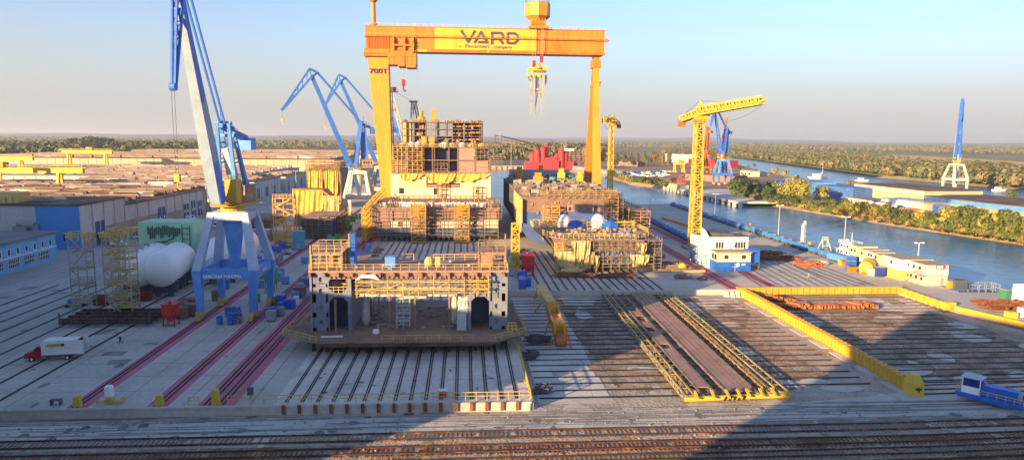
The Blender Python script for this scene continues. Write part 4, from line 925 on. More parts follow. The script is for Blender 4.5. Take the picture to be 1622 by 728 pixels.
b = M(); b.box(-16.75,-16.6,-.2,40,9.0,17.4); b.box(-16.9,-16.7,2,26,5.5,13)
for k in range(18): b.box(-17.0,-16.72,1+k*2.1,1.6+k*2.1,7.5,17.5)
b.build('yellow_wrap', tarp_p, t)
b = M()
for k in range(50): b.box(-16.8,-16.61,42+k*1.46,42.18+k*1.46,5,17.3)
b.build('shell_rib', grey_d, t)
b = M(); b.box(-16.8,17.2,1.8,116,17.6,18.0); b.build('deck', mat('weathered_deck',(.24,.19,.155),.85,var=.25,scale=.15,col2=(.34,.27,.21),amt=.4), t)
b = M(); b.box(-1,3,.9,1.28,13,15.4); b.box(8,12,.9,1.28,13,15.8); b.box(-8,-5.8,1.0,1.28,11.8,14.8)
for k in range(14): b.cb(random.uniform(-14,14),1.1,random.uniform(12,16),.8,.3,.8)
b.build('bulkhead_fittings', pinkbrown, t)
b = M(); 
for k in range(6): b.cb(8.2+.2*k,.95,12.5+.5*k,.3,.3,.4)
b.box(8.4,9.6,.8,.9,12.8,14.8); b.box(-.4,.4,.8,.9,13.4,14.6); b.build('opening_shade', dark, t)
b = M(); b.rail([(-16.6,2,18),(17,2,18),(17,60,18)],1.2,.16,2.5); b.scaff(-8,16.4,1.0,2.4,17.4,20.2,2.4,1.3,.17,brace=False); b.scaff(17.3,19,2,40,2,18.6,3,2.1,.18); b.scaff(12,16.6,-.4,1.2,6,17.8,2.4,2.2,.18); b.build('scaffolding', scaf, t)
b = M(); b.scaff(21.0,27.5,-2,60,.4,13.5,4,2.1,.2,brace=True); b.build('side_scaffold', mat('scaffold_orange',(.42,.24,.08),.6,var=.3,scale=.6), t)
b = M(); b.scaff(-9.4,-4.0,-1.4,1.2,3.5,14.8,2.7,1.9,.24); b.build('stair_scaffold', mat('stair_orange',(.60,.30,.05),.6,var=.25,scale=.6), t)
b = M()
for k in range(240):
    y = random.uniform(5,112); h = random.uniform(.4,2.4); b.cb(random.uniform(-15.5,16),y,18,random.uniform(.5,3),random.uniform(.5,3),h,random.choice((0,0,.3)))
b.build('deck_gear', scaf_d, t)['kind'] = 'stuff'
b = M()
for k in range(46):
    b.cb(random.uniform(-15,16),random.uniform(10,110),18,random.uniform(.8,2.6),random.uniform(.8,2.6),random.uniform(1.2,2.8))
b.build('deck_machinery', grey, t)
for x, y, s, h in ((-11,86,3.4,7.0),(-5,60,3.8,5.6),(8.5,85,3.2,6.4),(13.4,62,2.4,6.0),(1,104,3,7)):
    b = M(); b.cb(x,y,18.0,s,s,h*.7); b.cb(x,y,18+h*.7,s*.7,s*.7,h*.3); b.cb(x+s*.3,y-s*.55,18,s*1.2,.8,h*.3); b.build('winch_post', ora_y if x<5 else yel_b, t)
b = M(); b.box(-14,15,98,114,18,22.6); b.box(-10,-2,96,98,18,21); b.build('deckhouse', grey, t)
b = M(); 
for k in range(12): b.box(-13+k*2.3,-12+k*2.3,97.9,98.0,19.4,20.6)
b.build('window', dark, t)
b = M()
for x, y, zz in ((4,80,2.6),(15,96,3.4),(-4,102,4)): b.lathe(x,y,[(1.6,18),(1.6,18+zz)],12)
b.build('tank', teal, t)

t = thing('ship_hull', 'front hull section on the right slip wrapped in pale yellow tarpaulins with scaffold platform', 'ship hull', (39.5,196,0))
# local plan: rear wide, narrowing front; x -15..15, y 0..34
b = M(); tp = [(-10.5,1),(9.5,0),(14.2,4),(16.4,12),(16.4,34),(-16.6,36),(-16.6,16),(-14.5,6)]; bt = [(-7,4),(7,4),(9,10),(10,18),(10,33),(-10,33),(-10,20),(-9,10)]
b.ring([(x,y,1.4) for x,y in bt],[(x,y,9.2) for x,y in tp]); b.build('hull_plating', brown, t)
b = M(); tp2 = [(x*1.04,y-.3 if y<20 else y) for x,y in tp]; b.ring([(x,y,9.2) for x,y in tp2],[(x,y,9.5) for x,y in tp2]); b.build('deck', mat('weathered_deck2',(.27,.21,.165),.85,var=.25,scale=.2,col2=(.36,.28,.21),amt=.4), t)
pp = [(x,y,9.5) for x,y in tp2]; b = M(); b.rail(pp+[pp[0]],1.3,.15,1.5); b.scaff(-15.5,15,22,24,9.5,11.6,3,2,.16); b.build('deck_railing', yel_s, t)
b = M(); b.box(-1.5,11.5,-.2,.8,2.2,6.2)
b.box(10,14.5,1.6,3,5,9.0); b.build('blue_plating', mat('slate_blue'  ,(.09,.13,.27)), t)
b = M()
for k in range(9): b.box(-.9+k*1.35,-.4+k*1.35,-.42,-.22,2.3,5.6)
b.box(-3,13,-.5,-.2,6.6,7.4); b.build('frame_rib', steel_g, t)
b = M(); b.scaff(-2.5,12,-1.8,-.6,5.4,9.2,1.8,1.2,.16); b.scaff(-12,15,-2.2,-.8,.3,4.6,2.4,1.9,.15,miss=.2); b.scaff(13.6,17.6,-1,9,.3,9,2.4,2,.16); b.scaff(-10.5,-3,-1.3,-.4,.3,9,2.3,2,.14); b.build('scaffolding', scaf_d, t)
b = M(); b.scaff(15,17.5,8,30,.3,8.8,2.4,2,.16); b.scaff(-13,-11,-1,4,.3,7.5,2.4,2,.15); b.build('scaffolding', yel_s, t)
for x0,x1,z1,d,sl,mm in ((-9.2,-3.4,9.3,5.5,0,tarp_p),(-13.6,-5.5,6.2,4.6,1,tarp_p),(-8,-2.2,6.0,5.0,0,tarp_p),(-3,-.6,5,4.2,0,tarp_p),(8,13.8,5.2,4,-1,tarp_p),(9.8,13,8.6,3,0,tarp_p)):
    drape(x0,x1,z1,d,y=-2.4-.15*abs(x0%1),slant=sl,skew=1.0,n=20).build('tarpaulin', mm, t, smooth=True)
b = M(); b.ball((-9,-3.5,.8),3.4,1.8,.9,12,6); b.build('fallen_tarpaulin', tarp_p, t)
b = M()
for k in range(120): b.cb(random.uniform(-13,14),random.uniform(4,21),9.5,random.uniform(.2,1.2),random.uniform(.2,1.2),random.uniform(.1,1.0),random.random()*3)
b.build('deck_gear', scaf, t)['kind'] = 'stuff'
b = M()
for k in range(36): b.cb(random.uniform(-13,14),random.uniform(4,21),9.5,random.uniform(.4,1.8),random.uniform(.4,1.6),random.uniform(.3,.9),random.random()*3)
b.lathe(-3.2,8,[(1.4,9.5),(1.6,9.9),(.6,10.3)],12); b.build('deck_machinery', mat('purple_grey',(.22,.2,.3)), t)
for x in (-7.5,3.6):
    b = M(); q = []; n_ = 8
    b.ball((x,24,11.2),2.5,2.0,2.9,12,8); b.build('winch_cover', tarp_w, t)
    b = M(); b.ball((x+3.4,22.6,10.4),2.7,1.8,1.9,12,8); b.cb(x+3.4,22.4,9.5,5.0,2.6,1.6); b.build('winch_cover', bluev, t)
b = M()
for k in range(12): b.cb(-9+k*1.6,8,.05,.7,1.4,1.4); b.cb(-9+k*1.6,22,.05,.7,1.4,1.4)
b.build('keel_block', grey_d, t)
# ================================================================== sheds on the left
random.seed(21)
def windows(b, x0, x1, z, w, h, n, y, ax='y'):
    for k in range(n):
        c = x0+(x1-x0)*(k+.5)/n
        if ax == 'y': b.box(c-w/2,c+w/2,y-.05,y+.02,z,z+h)
        else: b.box(y-.02,y+.06,c-w/2,c+w/2,z,z+h)
t = thing('workshop_office', 'low bright blue office building with rows of small windows at the left edge', 'building', (-124.5,150,0))
b = M(); b.box(-46,0,0,68,0,8.2); b.build('wall', sky_b, t)
b = M(); b.box(-46.5,.9,-.5,68.6,8.2,8.7); b.build('roof', roof_g, t)
b = M(); windows(b,2,67,4.9,1.0,1.5,17,.0,'x'); 
o = b.build('upper_windows', glass, t)
b = M()
for k in range(17): y = 2+65*(k+.5)/17; b.box(.0,.05,y-.75,y-.55,4.7,6.6); b.box(.0,.05,y+.55,y+.75,4.7,6.6); b.box(.0,.1,y-.85,y+.85,4.55,4.7)
b.box(.0,.16,0,68,4.0,4.25); b.build('window_frame', white_s, t)
b = M()
for k in range(9): y = 3+62*(k+.5)/9; b.box(.0,.06,y-2.6,y+2.2,1.3,3.3)
b.build('lower_windows', glass, t)
b = M()
for k in range(9):
    y = 3+62*(k+.5)/9
    for q in range(7): b.box(.05,.1,y-2.6+q*.8,y-2.48+q*.8,1.3,3.3)
    b.box(.05,.11,y-2.6,y+2.2,2.25,2.37)
b.build('mullion', white_s, t)

def sky_rows(b, x0, x1, y0, y1, z, dy, seg, h=1.4, w=3.0, gap=.2, slopes=True):
    y = y0
    while y < y1-w:
        x = x0+random.uniform(0,seg*.4)
        while x < x1-3:
            L = min(x1-x, seg*random.uniform(.7,1.5))
            if random.random() > gap:
                zz = z+random.uniform(-.0,.25)
                b.ring([(x,y,zz),(x+L-1.5,y,zz),(x+L-1.5,y+w,zz),(x,y+w,zz)],[(x+.4,y+w*.35,zz+h),(x+L-1.9,y+w*.35,zz+h),(x+L-1.9,y+w*.7,zz+h),(x+.4,y+w*.7,zz+h)])
            x += L
        y += dy
# near hall, high blue gable then grey panel side wall with doors
t = thing('assembly_hall', 'long workshop hall with blue end wall and low grey side wall full of doorways', 'building', (-126.5,236,0))
b = M(); b.box(-280,0,0,30,0,14.6); b.build('tall_bay_wall', wall_g, t)
b = M(); b.box(-14,-.02,-.12,0,0,14.65); b.build('blue_end_wall', mat('end_wall_blue',(.06,.25,.58),.6,var=.1,scale=.1), t)
b = M(); b.box(-280,0,30.05,130,0,11.8); b.build('long_wall', wall_g, t)
b = M(); b.box(-280,.5,-.5,30.3,14.6,15.1); b.box(-280,.5,30.35,130.5,11.8,12.2); b.build('roof', roofm, t)
b = M(); sky_rows(b,-278,-12,3,28,15.1,6.2,16,1.1,2.6,.3); sky_rows(b,-278,-3,33,127,12.2,8.0,18,1.3,2.6,.25); b.build('skylight_row', glaz, t)
b = M(); sky_rows(b,-278,-3,36.6,127,12.2,8.0,13,1.2,2.4,.25); b.build('roof_vent', roofm, t)
b = M(); b.box(-60,-14,-9,-.5,14.2,14.6) if 0 else None; b.ring([(-75,4,15.1),(-22,4,15.1),(-22,12,15.1),(-75,12,15.1)],[(-75,4.8,18.4),(-22,4.8,18.4),(-22,11,18.4),(-75,11,18.4)])
b.build('roof_monitor', mat('monitor_ochre',(.62,.44,.12),.6,var=.12,scale=.3,col2=(.4,.3,.15),amt=.4), t)
b = M()
for k in range(24): b.box(-74+k*2.2,-73.8+k*2.2,3.9,4.0,15.3,17.2)
b.build('monitor_rib', brown_d, t)
DO = [(9,15,.0,8.2),(58,65,0,8),(84,90,0,7),(93,98,0,7.8),(101,106,0,7)]
for y0,y1,z0,z1 in DO:
    b = M(); b.box(.0,.12,y0,y1,z0,z1); dr = b.build('door', mat('door_navy',(.03,.07,.25),.6), t)
    b = M(); b.box(.12,.2,(y0+y1)/2-.1,(y0+y1)/2+.1,z0,z1); b.box(.12,.22,y0+1,y0+1.8,3.2,4.4); b.box(.12,.22,y1-1.8,y1-1,3.2,4.4); b.build('panel_seam', white_s, dr)
b = M(); b.box(.0,.1,0,9,1.2,2.8); b.box(.0,.1,15.3,57.8,2.6,6.0); b.box(.0,.1,65.3,83,2.6,5); b.build('beige_band', wall_tan, t)
b = M(); b.box(.0,.14,.2,8.8,0,1.3); b.box(.02,.16,15.2,57.6,0,2.5); b.box(.02,.16,65.4,83.7,0,1.2); b.build('plinth', mat('plinth_blue',(.14,.34,.52),.8), t)
b = M()
for y in (0,7.5,15,22.5,29.9,40,50,66,75,83,91.5,99.5,108,118,129.7): b.box(-.02,.32,y-.2,y+.2,0,11.75 if y>30 else 14.5)
b.build('pilaster', wall_g, t)
b = M()
for y,h in ((-4,3.4),(70,2.4),(72.5,2.4),(75,2.3)): b.box(.35,2.5,y,y+2.0,0,h) if y>0 else None
b.tube((-19,-1.2,9),(-14,-1.2,8.2),1.1,10); b.tube((-14,-1.2,8.2),(-13,-1.2,4.5),1.0,10); b.box(-20,-16,-2.6,-.2,5,8); b.build('wall_duct', grey, t)
b = M()
for y in (109.5,113): b.tube((1.2,y,0),(1.2,y,15),.5,8)
b.build('downpipe', grey, t)
# stacked second hall
for i,(y0,L,h,w,lab) in enumerate(((368,50,10.8,150,'grey shed with dark doorways beyond the long hall, nearer one of the row'),(424,60,10.4,110,'grey shed with dark doorways beyond the long hall, second in the row'),(492,66,10.0,90,'grey shed beyond the long hall with blue doors, farthest in the row'))):
    t = thing('storage_shed', lab, 'building', (-127+i*1.2,y0,0))
    b = M(); b.box(-w,0,0,L,0,h); b.build('wall', wall_g, t)
    b = M(); b.box(-w,.4,-.3,L+.3,h,h+.4); b.build('roof', roofm, t)
    b = M(); sky_rows(b,-w+2,-3,3,L-3,h+.4,6,12,1.3,3.0,.3); b.build('skylight_row', glaz, t)
    for q in range(3):
        b = M(); y = 6+q*L/3.3; b.box(0,.12,y,y+5,0,6.0); b.build('door', mat('door_navy',(.03,.07,.25)), t)
    b = M()
    for q in range(9): b.box(-.02,.3,q*L/8.05,q*L/8.05+.4,0,h-.1)
    b.box(0,.1,.5,L-.5,7.6,9.4) if i==1 else None; b.build('pilaster', blue_g, t)
t = thing('blue_office_block', 'blue two storey office block with white framed windows at the end of the shed road', 'building', (-128,566,0))
b = M(); b.box(0,38,0,14,0,11); b.box(26,42,1,18,0,14); b.build('wall', mat('office_blue',(.05,.22,.62),.6,var=.08,scale=.2), t)
b = M(); windows(b,1,25,6.8,1.6,1.6,7,-.02); windows(b,1,25,2.2,1.6,1.6,7,-.02); b.build('window', white_s, t)
b = M(); b.box(-.5,38.5,-.5,14.5,11,11.4); b.build('roof', roof_g, t)
# distant large halls with sunlit fronts
def hall(label, x0, x1, y0, y1, h, wm_, rm=roofm, rows=True, z=0, rib=True, dy=9, seg=24):
    t = thing('factory_hall', label, 'building', (x0,y0,z)); w = x1-x0; d = y1-y0
    b = M(); b.box(0,w,0,d,0,h); b.build('wall', wm_, t)
    b = M(); b.box(-.6,w+.6,-.6,d+.6,h,h+.6); b.build('roof', rm, t)
    if rows: b = M(); sky_rows(b,2,w-3,4,d-4,h+.6,dy,seg,2.2,4.2,.2); b.build('skylight_row', glaz, t)
    if rib:
        b = M()
        for k in range(int(w/7)): b.box(3+k*7,3.4+k*7,-.12,0,.3,h-.3)
        b.build('wall_rib', wall_tan, t)
    return t
hall('wide low shed roof with pale skylights left of the shed road, far end',-330,-140,470,600,11,wall_g,rm=roof_g)
hall('very wide factory hall with a sunlit beige front across the left distance',-420,-118,640,790,17,wall_b)
hall('second wide factory hall roof behind the beige fronted hall',-390,-60,830,900,18,wall_b,rows=True)
hall('farthest long beige hall below the treeline on the left',-380,-30,1010,1090,19,wall_b,rows=False)
hall('beige shed end standing right of the yellow gantry on the left',-470,-330,760,820,15,wall_b,rows=False)
hall('flat roofed shed with blue vaulted roof at the far left',-440,-330,520,585,13,mat('office_blue',(.05,.22,.62)),rm=bluev,rows=False)
hall('low grey depot shed under the far left trees',-620,-470,560,600,8,blue_g,rows=False)
hall('low blue roofed depot beside the far left gantry',-560,-452,470,500,9,blue_l,rm=bluev,rows=False)
hall('white low building under the far left yellow gantry beam',-385,-345,560,575,11,white,rows=False,rib=False)
# yellow gantries behind the sheds
def yard_gantry(label, x, y, L, h, hz, m=yel_b):
    t = thing('yard_gantry_crane', label, 'gantry crane', (x,y,0))
    b = M(); b.box(0,L,-1.2,1.2,h,h+2.6); b.box(-2,L+2,-1.6,1.6,h+2.6,h+2.9); b.rail([(0,-1.5,h+2.9),(L,-1.5,h+2.9)],1.1,.18,4); b.build('beam', m, t)
    for xx in (L*.12,L*.86):
        b = M()
        for s in (-1,1): b.bar((xx,s*4.5,0),(xx,s*1.1,h),1.3)
        b.bar((xx,-3,h*.45),(xx,3,h*.45),.9); b.box(xx-1.2,xx+1.2,-5.5,5.5,.3,1.5); b.build('leg', m, t)
    b = M(); b.box(L*.5,L*.5+5,-2.4,2.4,h+2.9,h+5.4); b.bar((L*.5+2,0,h),(L*.5+2,0,h-4),.5); b.build('trolley', ora_y, t)
    return t
yard_gantry('yellow yard gantry crane at the far left edge beyond the hall roofs',-282,372,86,18,0)
yard_gantry('yellow yard gantry crane left of the blue vaulted shed',-370,520,62,19,0)
yard_gantry('yellow yard gantry crane farther back near the beige shed end',-332,600,40,22,0)
t = thing('yard_gantry_crane','tall pale yellow portal frame beside the far left gantry','gantry crane',(-236,356,0))
b = M()
for x in (0,6.5): b.bar((x,0,0),(x,0,24),1.1)
b.bar((-.5,0,24),(7,0,24),1.2); b.build('frame', yel_s, t)

# ================================================================== white tanks and green cabin
def lobed_tank(label, x, y, rz, offs, r0, L, zc):
    t = thing('gas_tank', label, 'tank', (x,y,0), rz); b = M()
    for s in offs:
        n_ = 28; vs = []; fs = []
        prof = [(-1.0*r0,0),(-.97*r0,.26*r0),(-.85*r0,.52*r0),(-.66*r0,.75*r0),(-.38*r0,.925*r0),(0,r0),(L,r0),(L+.5*r0,.87*r0),(L+.8*r0,.6*r0),(L+.97*r0,.26*r0),(L+r0,0)]
        for y_, r in prof:
            for i in range(n_): a = 6.2832*i/n_; vs.append((s+r*math.cos(a), y_, zc+r*math.sin(a)))
        for j in range(len(prof)-1):
            for i in range(n_): fs.append((j*n_+i,j*n_+(i+1)%n_,(j+1)*n_+(i+1)%n_,(j+1)*n_+i))
        b.add(vs, fs)
    b.build('tank_shell', white_s, t, smooth=True)
    w = max(offs)+r0*.75
    for q in (0.5,L*.5,L-1.5):
        b = M(); b.exty([(-w,.9),(w,.9),(w+.3,zc-r0*.45),(w*.8,zc-r0*.8),(0,zc-r0*1.03),(-w*.8,zc-r0*.8),(-w-.3,zc-r0*.45)], q, q+1.1)
        for x_ in (-w*.75,-w*.25,w*.25,w*.75): b.box(x_-.5,x_+.5,q+.1,q+1,.0,.95)
        b.build('cradle', navy, t)
    b = M()
    for q in (1,L*.3,L*.6,L-1): b.tube((offs[0],q,zc+r0*.98),(offs[0],q,zc+r0*1.15),.35,8)
    b.bar((offs[0],0,zc+r0*1.12),(offs[0],L,zc+r0*1.12),.2); b.build('pipework', grey, t)
lobed_tank('big white twin lobed gas tank, its rounded end facing the camera left of the crane', -73.8, 165, R(8), (-2.6,2.6), 4.15, 16, 6.6)
lobed_tank('long white gas tank seen through the legs of the big crane', -63.0, 181, R(2), (0,), 4.9, 20, 7.2)
t = thing('ship_cabin_block', 'pale green deckhouse block with pipes standing behind the white twin tank', 'cabin block', (-88.5,193,0))
b = M(); b.box(0,14.5,0,9,7.6,14.4); b.box(.5,14,.5,8.5,3.2,7.6); b.build('shell', green_l, t)
b = M()
for k in range(16): x = 2.6+k*.55; z = random.uniform(9.8,11.6); b.bar((x,-.25,z),(x+.1,-.25,13.6-random.random()),.28)
b.bar((2.4,-.3,12.6),(10.8,-.3,12.8),.22); b.bar((2.4,-.3,11.4),(9.8,-.3,11.2),.16); b.bar((1.5,-.3,8.4),(6.8,-.3,9.2),.35); b.bar((5,-.3,8.2),(9,-.3,10),.3)
for x in (11.6,13.6): b.bar((x,-.2,7.8),(x,-.2,13.8),.2)
for z in (8.4,9.8,11.2,12.8): b.bar((11.6,-.2,z),(13.6,-.2,z),.14)
b.build('pipework', mat('dark_green_pipe',(.05,.16,.10),.6), t)
b = M()
for x in (1,7,13): b.cb(x,4.5,0,1.2,7,3.2)
b.build('trestle', grey_d, t)

# ================================================================== rack scaffolds on the steel raft
def rack(label, x, y, w, d, h, m, lv, rz=0, th=.18):
    t = thing('access_tower', label, 'scaffold tower', (x,y,0), rz)
    b = M()
    for sx in (-1,1):
        for sy in (-1,1): b.bar((sx*w/2,sy*d/2,0),(sx*w/2,sy*d/2,h+(1.2 if sx>0 else .3)),th)
    k = 0; z = lv
    while z < h+.1:
        b.box(-w/2,w/2,-d/2,d/2,z-.22,z-.08)
        for q in (0,.55,1.1): 
            for s in (-1,1): b.bar((-w/2,s*d/2,z+q),(w/2,s*d/2,z+q),th*.7); b.bar((s*w/2,-d/2,z+q),(s*w/2,d/2,z+q),th*.7)
        z += lv
    b.build('frame', m, t)
    b = M(); z = 0; k = 0
    while z < h-lv*.5:
        s = 1 if k%2 else -1; b.bar((-s*w*.42,-d/2-.05,z),(s*w*.42,-d/2-.05,z+lv),th*.8); b.bar((-s*w/2,-d/2,z),(s*w/2,-d/2,z+lv),th*.6); z += lv; k += 1
    b.build('ladder', m, t)
    b = M(); b.rail([(-w/2-.4,-d/2-.4,h),(w/2+.4,-d/2-.4,h),(w/2+.4,d/2+.4,h),(-w/2-.4,d/2+.4,h),(-w/2-.4,-d/2-.4,h)],1.4,.2,1.2); b.build('top_guard', yel_s, t)
    return t
rack('grey access tower, leftmost of the three standing on the dark steel raft',-80.2,149,3.4,3.0,16.2,mat('rack_grey',(.34,.33,.27),.6,var=.2),3.4)
rack('pale yellow access tower in the middle of the dark steel raft',-74.6,151,3.0,3.2,16.0,mat('rack_ochre',(.45,.37,.18),.6,var=.2,col2=(.25,.2,.13),amt=.4),3.2)
rack('pale yellow access tower, tallest at the right of the dark steel raft',-70.6,147,3.6,3.4,17.4,mat('rack_ochre',(.45,.37,.18)),2.5)
t = thing('steel_raft', 'dark rusty steel grillage raft lying across the transfer rails under the access towers', 'steel raft', (-71,139.2,0))
b = M()
for y in (0,2.6,5.2,7.8): b.box(-8.6,8.6,y-.2,y+.2,.6,1.7); b.box(-8.6,8.6,y-.35,y+.35,1.7,1.8)
for k in range(10): b.box(-8.4+k*1.83,-8.15+k*1.83,-.35,8.2,.75,1.62)
b.build('beam', rust if 0 else mat('dark_rust',(.075,.05,.045),.8,var=.3,scale=.4,col2=(.16,.08,.05),amt=.4), t)
b = M()
for x in (-8.8,8.4):
    b.tube((x,-.3,.5),(x,-.3,3.0),.2,8)
b.box(-.2,.5,-.5,-.36,.7,1.6); b.build('bollard', grey_d, t)
# red hopper
def hopper(label, x, y, s=1.0, z=0):
    t = thing('red_hopper', label, 'hopper', (x,y,z))
    b = M(); b.ring([(-.9*s,-.8*s,1.6*s),(.9*s,-.8*s,1.6*s),(.9*s,.8*s,1.6*s),(-.9*s,.8*s,1.6*s)],[(-1.25*s,-1.2*s,2.4*s),(1.25*s,-1.2*s,2.4*s),(1.25*s,1.2*s,2.4*s),(-1.25*s,1.2*s,2.4*s)]); b.box(-1.25*s,1.25*s,-1.2*s,1.2*s,2.4*s,4.4*s); b.box(-1.35*s,1.35*s,-1.3*s,1.3*s,4.4*s,4.55*s); b.tube((0,0,4.5*s),(0,0,5.0*s),.3*s,10); b.box(-.5*s,.5*s,-.5*s,.5*s,.9*s,1.6*s)
    b.build('body', red, t)
    b = M()
    for sx in (-1,1):
        for sy in (-1,1): b.bar((sx*1.1*s,sy*1.05*s,0),(sx*1.1*s,sy*1.05*s,2.5*s),.2*s)
    b.box(-1.15*s,1.15*s,-1.1*s,-.9*s,.3*s,.5*s); b.build('stand', mat('dark_red',(.28,.02,.03),.5), t)
hopper('tall red hopper standing left of the red track by the big crane',-58.9,140)
hopper('tall red hopper beside the narrow yellow stair tower right of the ship section',17.6,189,1.35)
# narrow yellow stair tower right of ship sections
t = thing('stair_tower', 'narrow yellow stair tower beside the red hopper between the two slips', 'stair tower', (14.4,194,0))
b = M(); b.lat((0,0,0),(0,0,14.2),2.2,2.0,9,.26,d=.2); b.build('frame', yel_b, t)
b = M()
for k in range(9): s = 1 if k%2 else -1; b.bar((-s*.9,0,k*1.57),(s*.9,0,(k+1)*1.57),.8,.16)
b.build('stair_flight', yel, t)
# orange stair tower left
t = thing('stair_tower', 'orange zigzag stair tower beside the brown deck blocks on the left', 'stair tower', (-63.6,249,0))
b = M()
for sx in (-3.6,0,3.6):
    for sy in (-1.6,1.6): b.bar((sx,sy,0),(sx,sy,16.4),.32)
for k in range(9):
    z = k*2.0+.3
    for sy in (-1.6,1.6): b.bar((-3.6,sy,z),(3.6,sy,z),.22)
    for sx in (-3.6,3.6): b.bar((sx,-1.6,z),(sx,1.6,z),.2)
b.rail([(-3.6,-1.6,16.4),(3.6,-1.6,16.4),(3.6,1.6,16.4)],1.3,.18,1.2); b.build('frame', mat('stair_orange'  ,(.60,.30,.05)), t)
b = M()
for k in range(6): s = 1 if k%2 else -1; b.bar((-s*2.4,-1.8,.4+k*2.6),(s*2.4,-1.8,.4+(k+1)*2.6),.7,.5)
b.build('stair_flight', yel, t)

# ================================================================== brown deck blocks and yellow wrapped blocks left of ship 1
t = thing('deck_block', 'low brown scaffolded deck block left of the orange stair tower', 'ship block', (-74,256,0))
b = M(); b.box(-11,3.5,0,20,4.5,7.6); b.box(-11.5,4,-.5,20,7.6,8.0); b.build('block', brown_d, t)
b = M(); b.scaff(-11.5,4,-1.6,-.6,0,7.6,2.4,1.9,.18); b.rail([(-11.5,-.6,8.0),(4,-.6,8.0),(4,19,8.0)],1.2,.16,1.8); b.build('scaffolding', scaf_d, t)
t = thing('deck_block', 'brown and navy deck block right of the orange stair tower', 'ship block', (-55.5,262,0))
b = M(); b.ring([(-5,0,1),(6.5,3,1),(6.5,22,1),(-5,22,1)],[(-5.4,-.3,7.6),(7,3,7.6),(7,22,7.6),(-5.4,22,7.6)]); b.build('block', navy, t)
b = M(); b.box(-5.6,7.2,0,22,7.6,8.0); b.build('deck', pinkbrown, t); b = M(); b.scaff(7.3,8.6,4,20,0,7.6,2.4,2,.16); b.scaff(-6,6,-1.8,-.7,0,7.4,2.4,2,.16); b.rail([(-5.4,-.2,8),(7,2.8,8),(7,21,8)],1.2,.14,2); b.build('scaffolding', scaf_d, t)
t = thing('wrapped_block', 'yellow tarpaulin covered hull block with a sloping right end', 'ship block', (-69.5,300,0))
b = M(); b.exty([(-3.5,.5),(17,.5),(17,6),(12,11.4),(8.5,15.2),(-3.5,15.4)],0,14); b.build('block', brown, t)
drape(-3.5,9.2,15.6,12,y=-.6,skew=0,n=30).build('tarpaulin', tarp_y, t, smooth=True)
drape(9.3,16.0,13.0,10,y=-.9,skew=0,slant=3.0,n=16).build('tarpaulin', tarp_p, t, smooth=True)
b = M(); b.bar((8.8,-.8,15.2),(16.8,-.8,9.5),.5); b.bar((-3.5,-.8,15.6),(9,-.8,15.4),.4); b.build('edge_beam', ora_y, t)
t = thing('wrapped_block', 'tall yellow sheeted block in two panels left of the pale crane portal', 'ship block', (-83,372,0)); t.scale = (.52,1,1)
b = M(); b.box(0,34,.2,24,3,21); b.build('block', brown_d, t)
drape(.3,15.5,20.6,16.5,y=-.2,n=34).build('tarpaulin', tarp_y, t, smooth=True); drape(17.5,31,20.6,16.5,y=-.2,n=34).build('tarpaulin', tarp_y, t, smooth=True)
b = M(); b.scaff(.3,33,-1.2,.1,20.0,23.0,2.6,1.3,.24); b.scaff(.3,33,2,16,21,24.5,4,1.6,.3,brace=False); b.build('top_scaffold', scaf, t)
t = thing('wrapped_block', 'yellow wrapped block right behind the pale crane portals', 'ship block', (-46,420,0))
b = M(); b.box(0,14,.2,16,1,20); b.build('block', brown_d, t); drape(0,14,20,18,y=-.2,n=24).build('tarpaulin', tarp_y, t, smooth=True)
t = thing('hull_block', 'dark purple grey block behind the wrapped block with sloping end', 'ship block', (-62,318,0))
b = M(); b.box(-7,-1,0,10,1,10.5); b.box(-7.2,-.8,-.2,10,10.5,10.8); b.build('block', navy, t)

# ================================================================== yard clutter: generators, boxes, barrels, cabins
def clutter(kind, pts, maker, labs, cat, group):
    root = maker(); 
    for i, (x, y, rz, s) in enumerate(pts):
        o = root if i == 0 else dup(root, (x,y,0), rz, scale=s)
        o.location = (x,y,0); o.rotation_euler = (0,0,rz); o.scale = (s,)*3
        tag(o, labs if isinstance(labs,str) else labs[i], cat, group)
def mk_welder(m):
    def f():
        t = thing('welding_cabinet', '', 'cabinet'); b = M(); b.cb(0,0,.25,1.5,1.0,1.5); b.cb(0,0,1.75,1.6,1.1,.1); b.build('body', m, t)
        b = M(); b.cb(-.5,0,0,.2,1.0,.25); b.cb(.5,0,0,.2,1.0,.25); b.bar((-.75,-.45,1.85),(-.75,.45,1.85),.08); b.build('skid', grey_d, t)
        b = M(); b.box(-.5,.1,-.56,-.5,.9,1.5); b.build('panel', grey, t); return t
    return f
def mk_box(m):
    def f():
        t = thing('site_box', '', 'box'); b = M(); b.cb(0,0,.15,2.2,1.6,1.9); b.cb(0,0,2.05,2.35,1.75,.12)
        for k in range(5): b.cb(-.9+k*.45,-.83,.3,.12,.08,1.6)
        b.build('body', m, t); b = M(); b.cb(-.8,0,0,.25,1.5,.15); b.cb(.8,0,0,.25,1.5,.15); b.build('skid', grey_d, t); return t
    return f
def mk_barrel(m):
    def f():
        t = thing('drum', '', 'drum'); b = M(); b.lathe(0,0,[(.58,0),(.6,.55),(.63,.6),(.6,.65),(.6,1.15),(.63,1.2),(.6,1.25),(.58,1.75)],12); b.build('body', m, t); return t
    return f
def mk_rack():
    t = thing('gas_bottle_rack', '', 'rack'); b = M()
    for k in range(8): b.tube((-.9+(k%4)*.6,-.3+.6*(k//4),.15),(-.9+(k%4)*.6,-.3+.6*(k//4),1.7),.2,8)
    b.build('bottle_set', bluev, t); b = M(); b.rail([(-1.2,-.6,0),(1.2,-.6,0),(1.2,.6,0),(-1.2,.6,0),(-1.2,-.6,0)],1.2,.1,1.2); b.box(-1.2,1.2,-.6,.6,.02,.14); b.build('frame', yel_s, t); return t
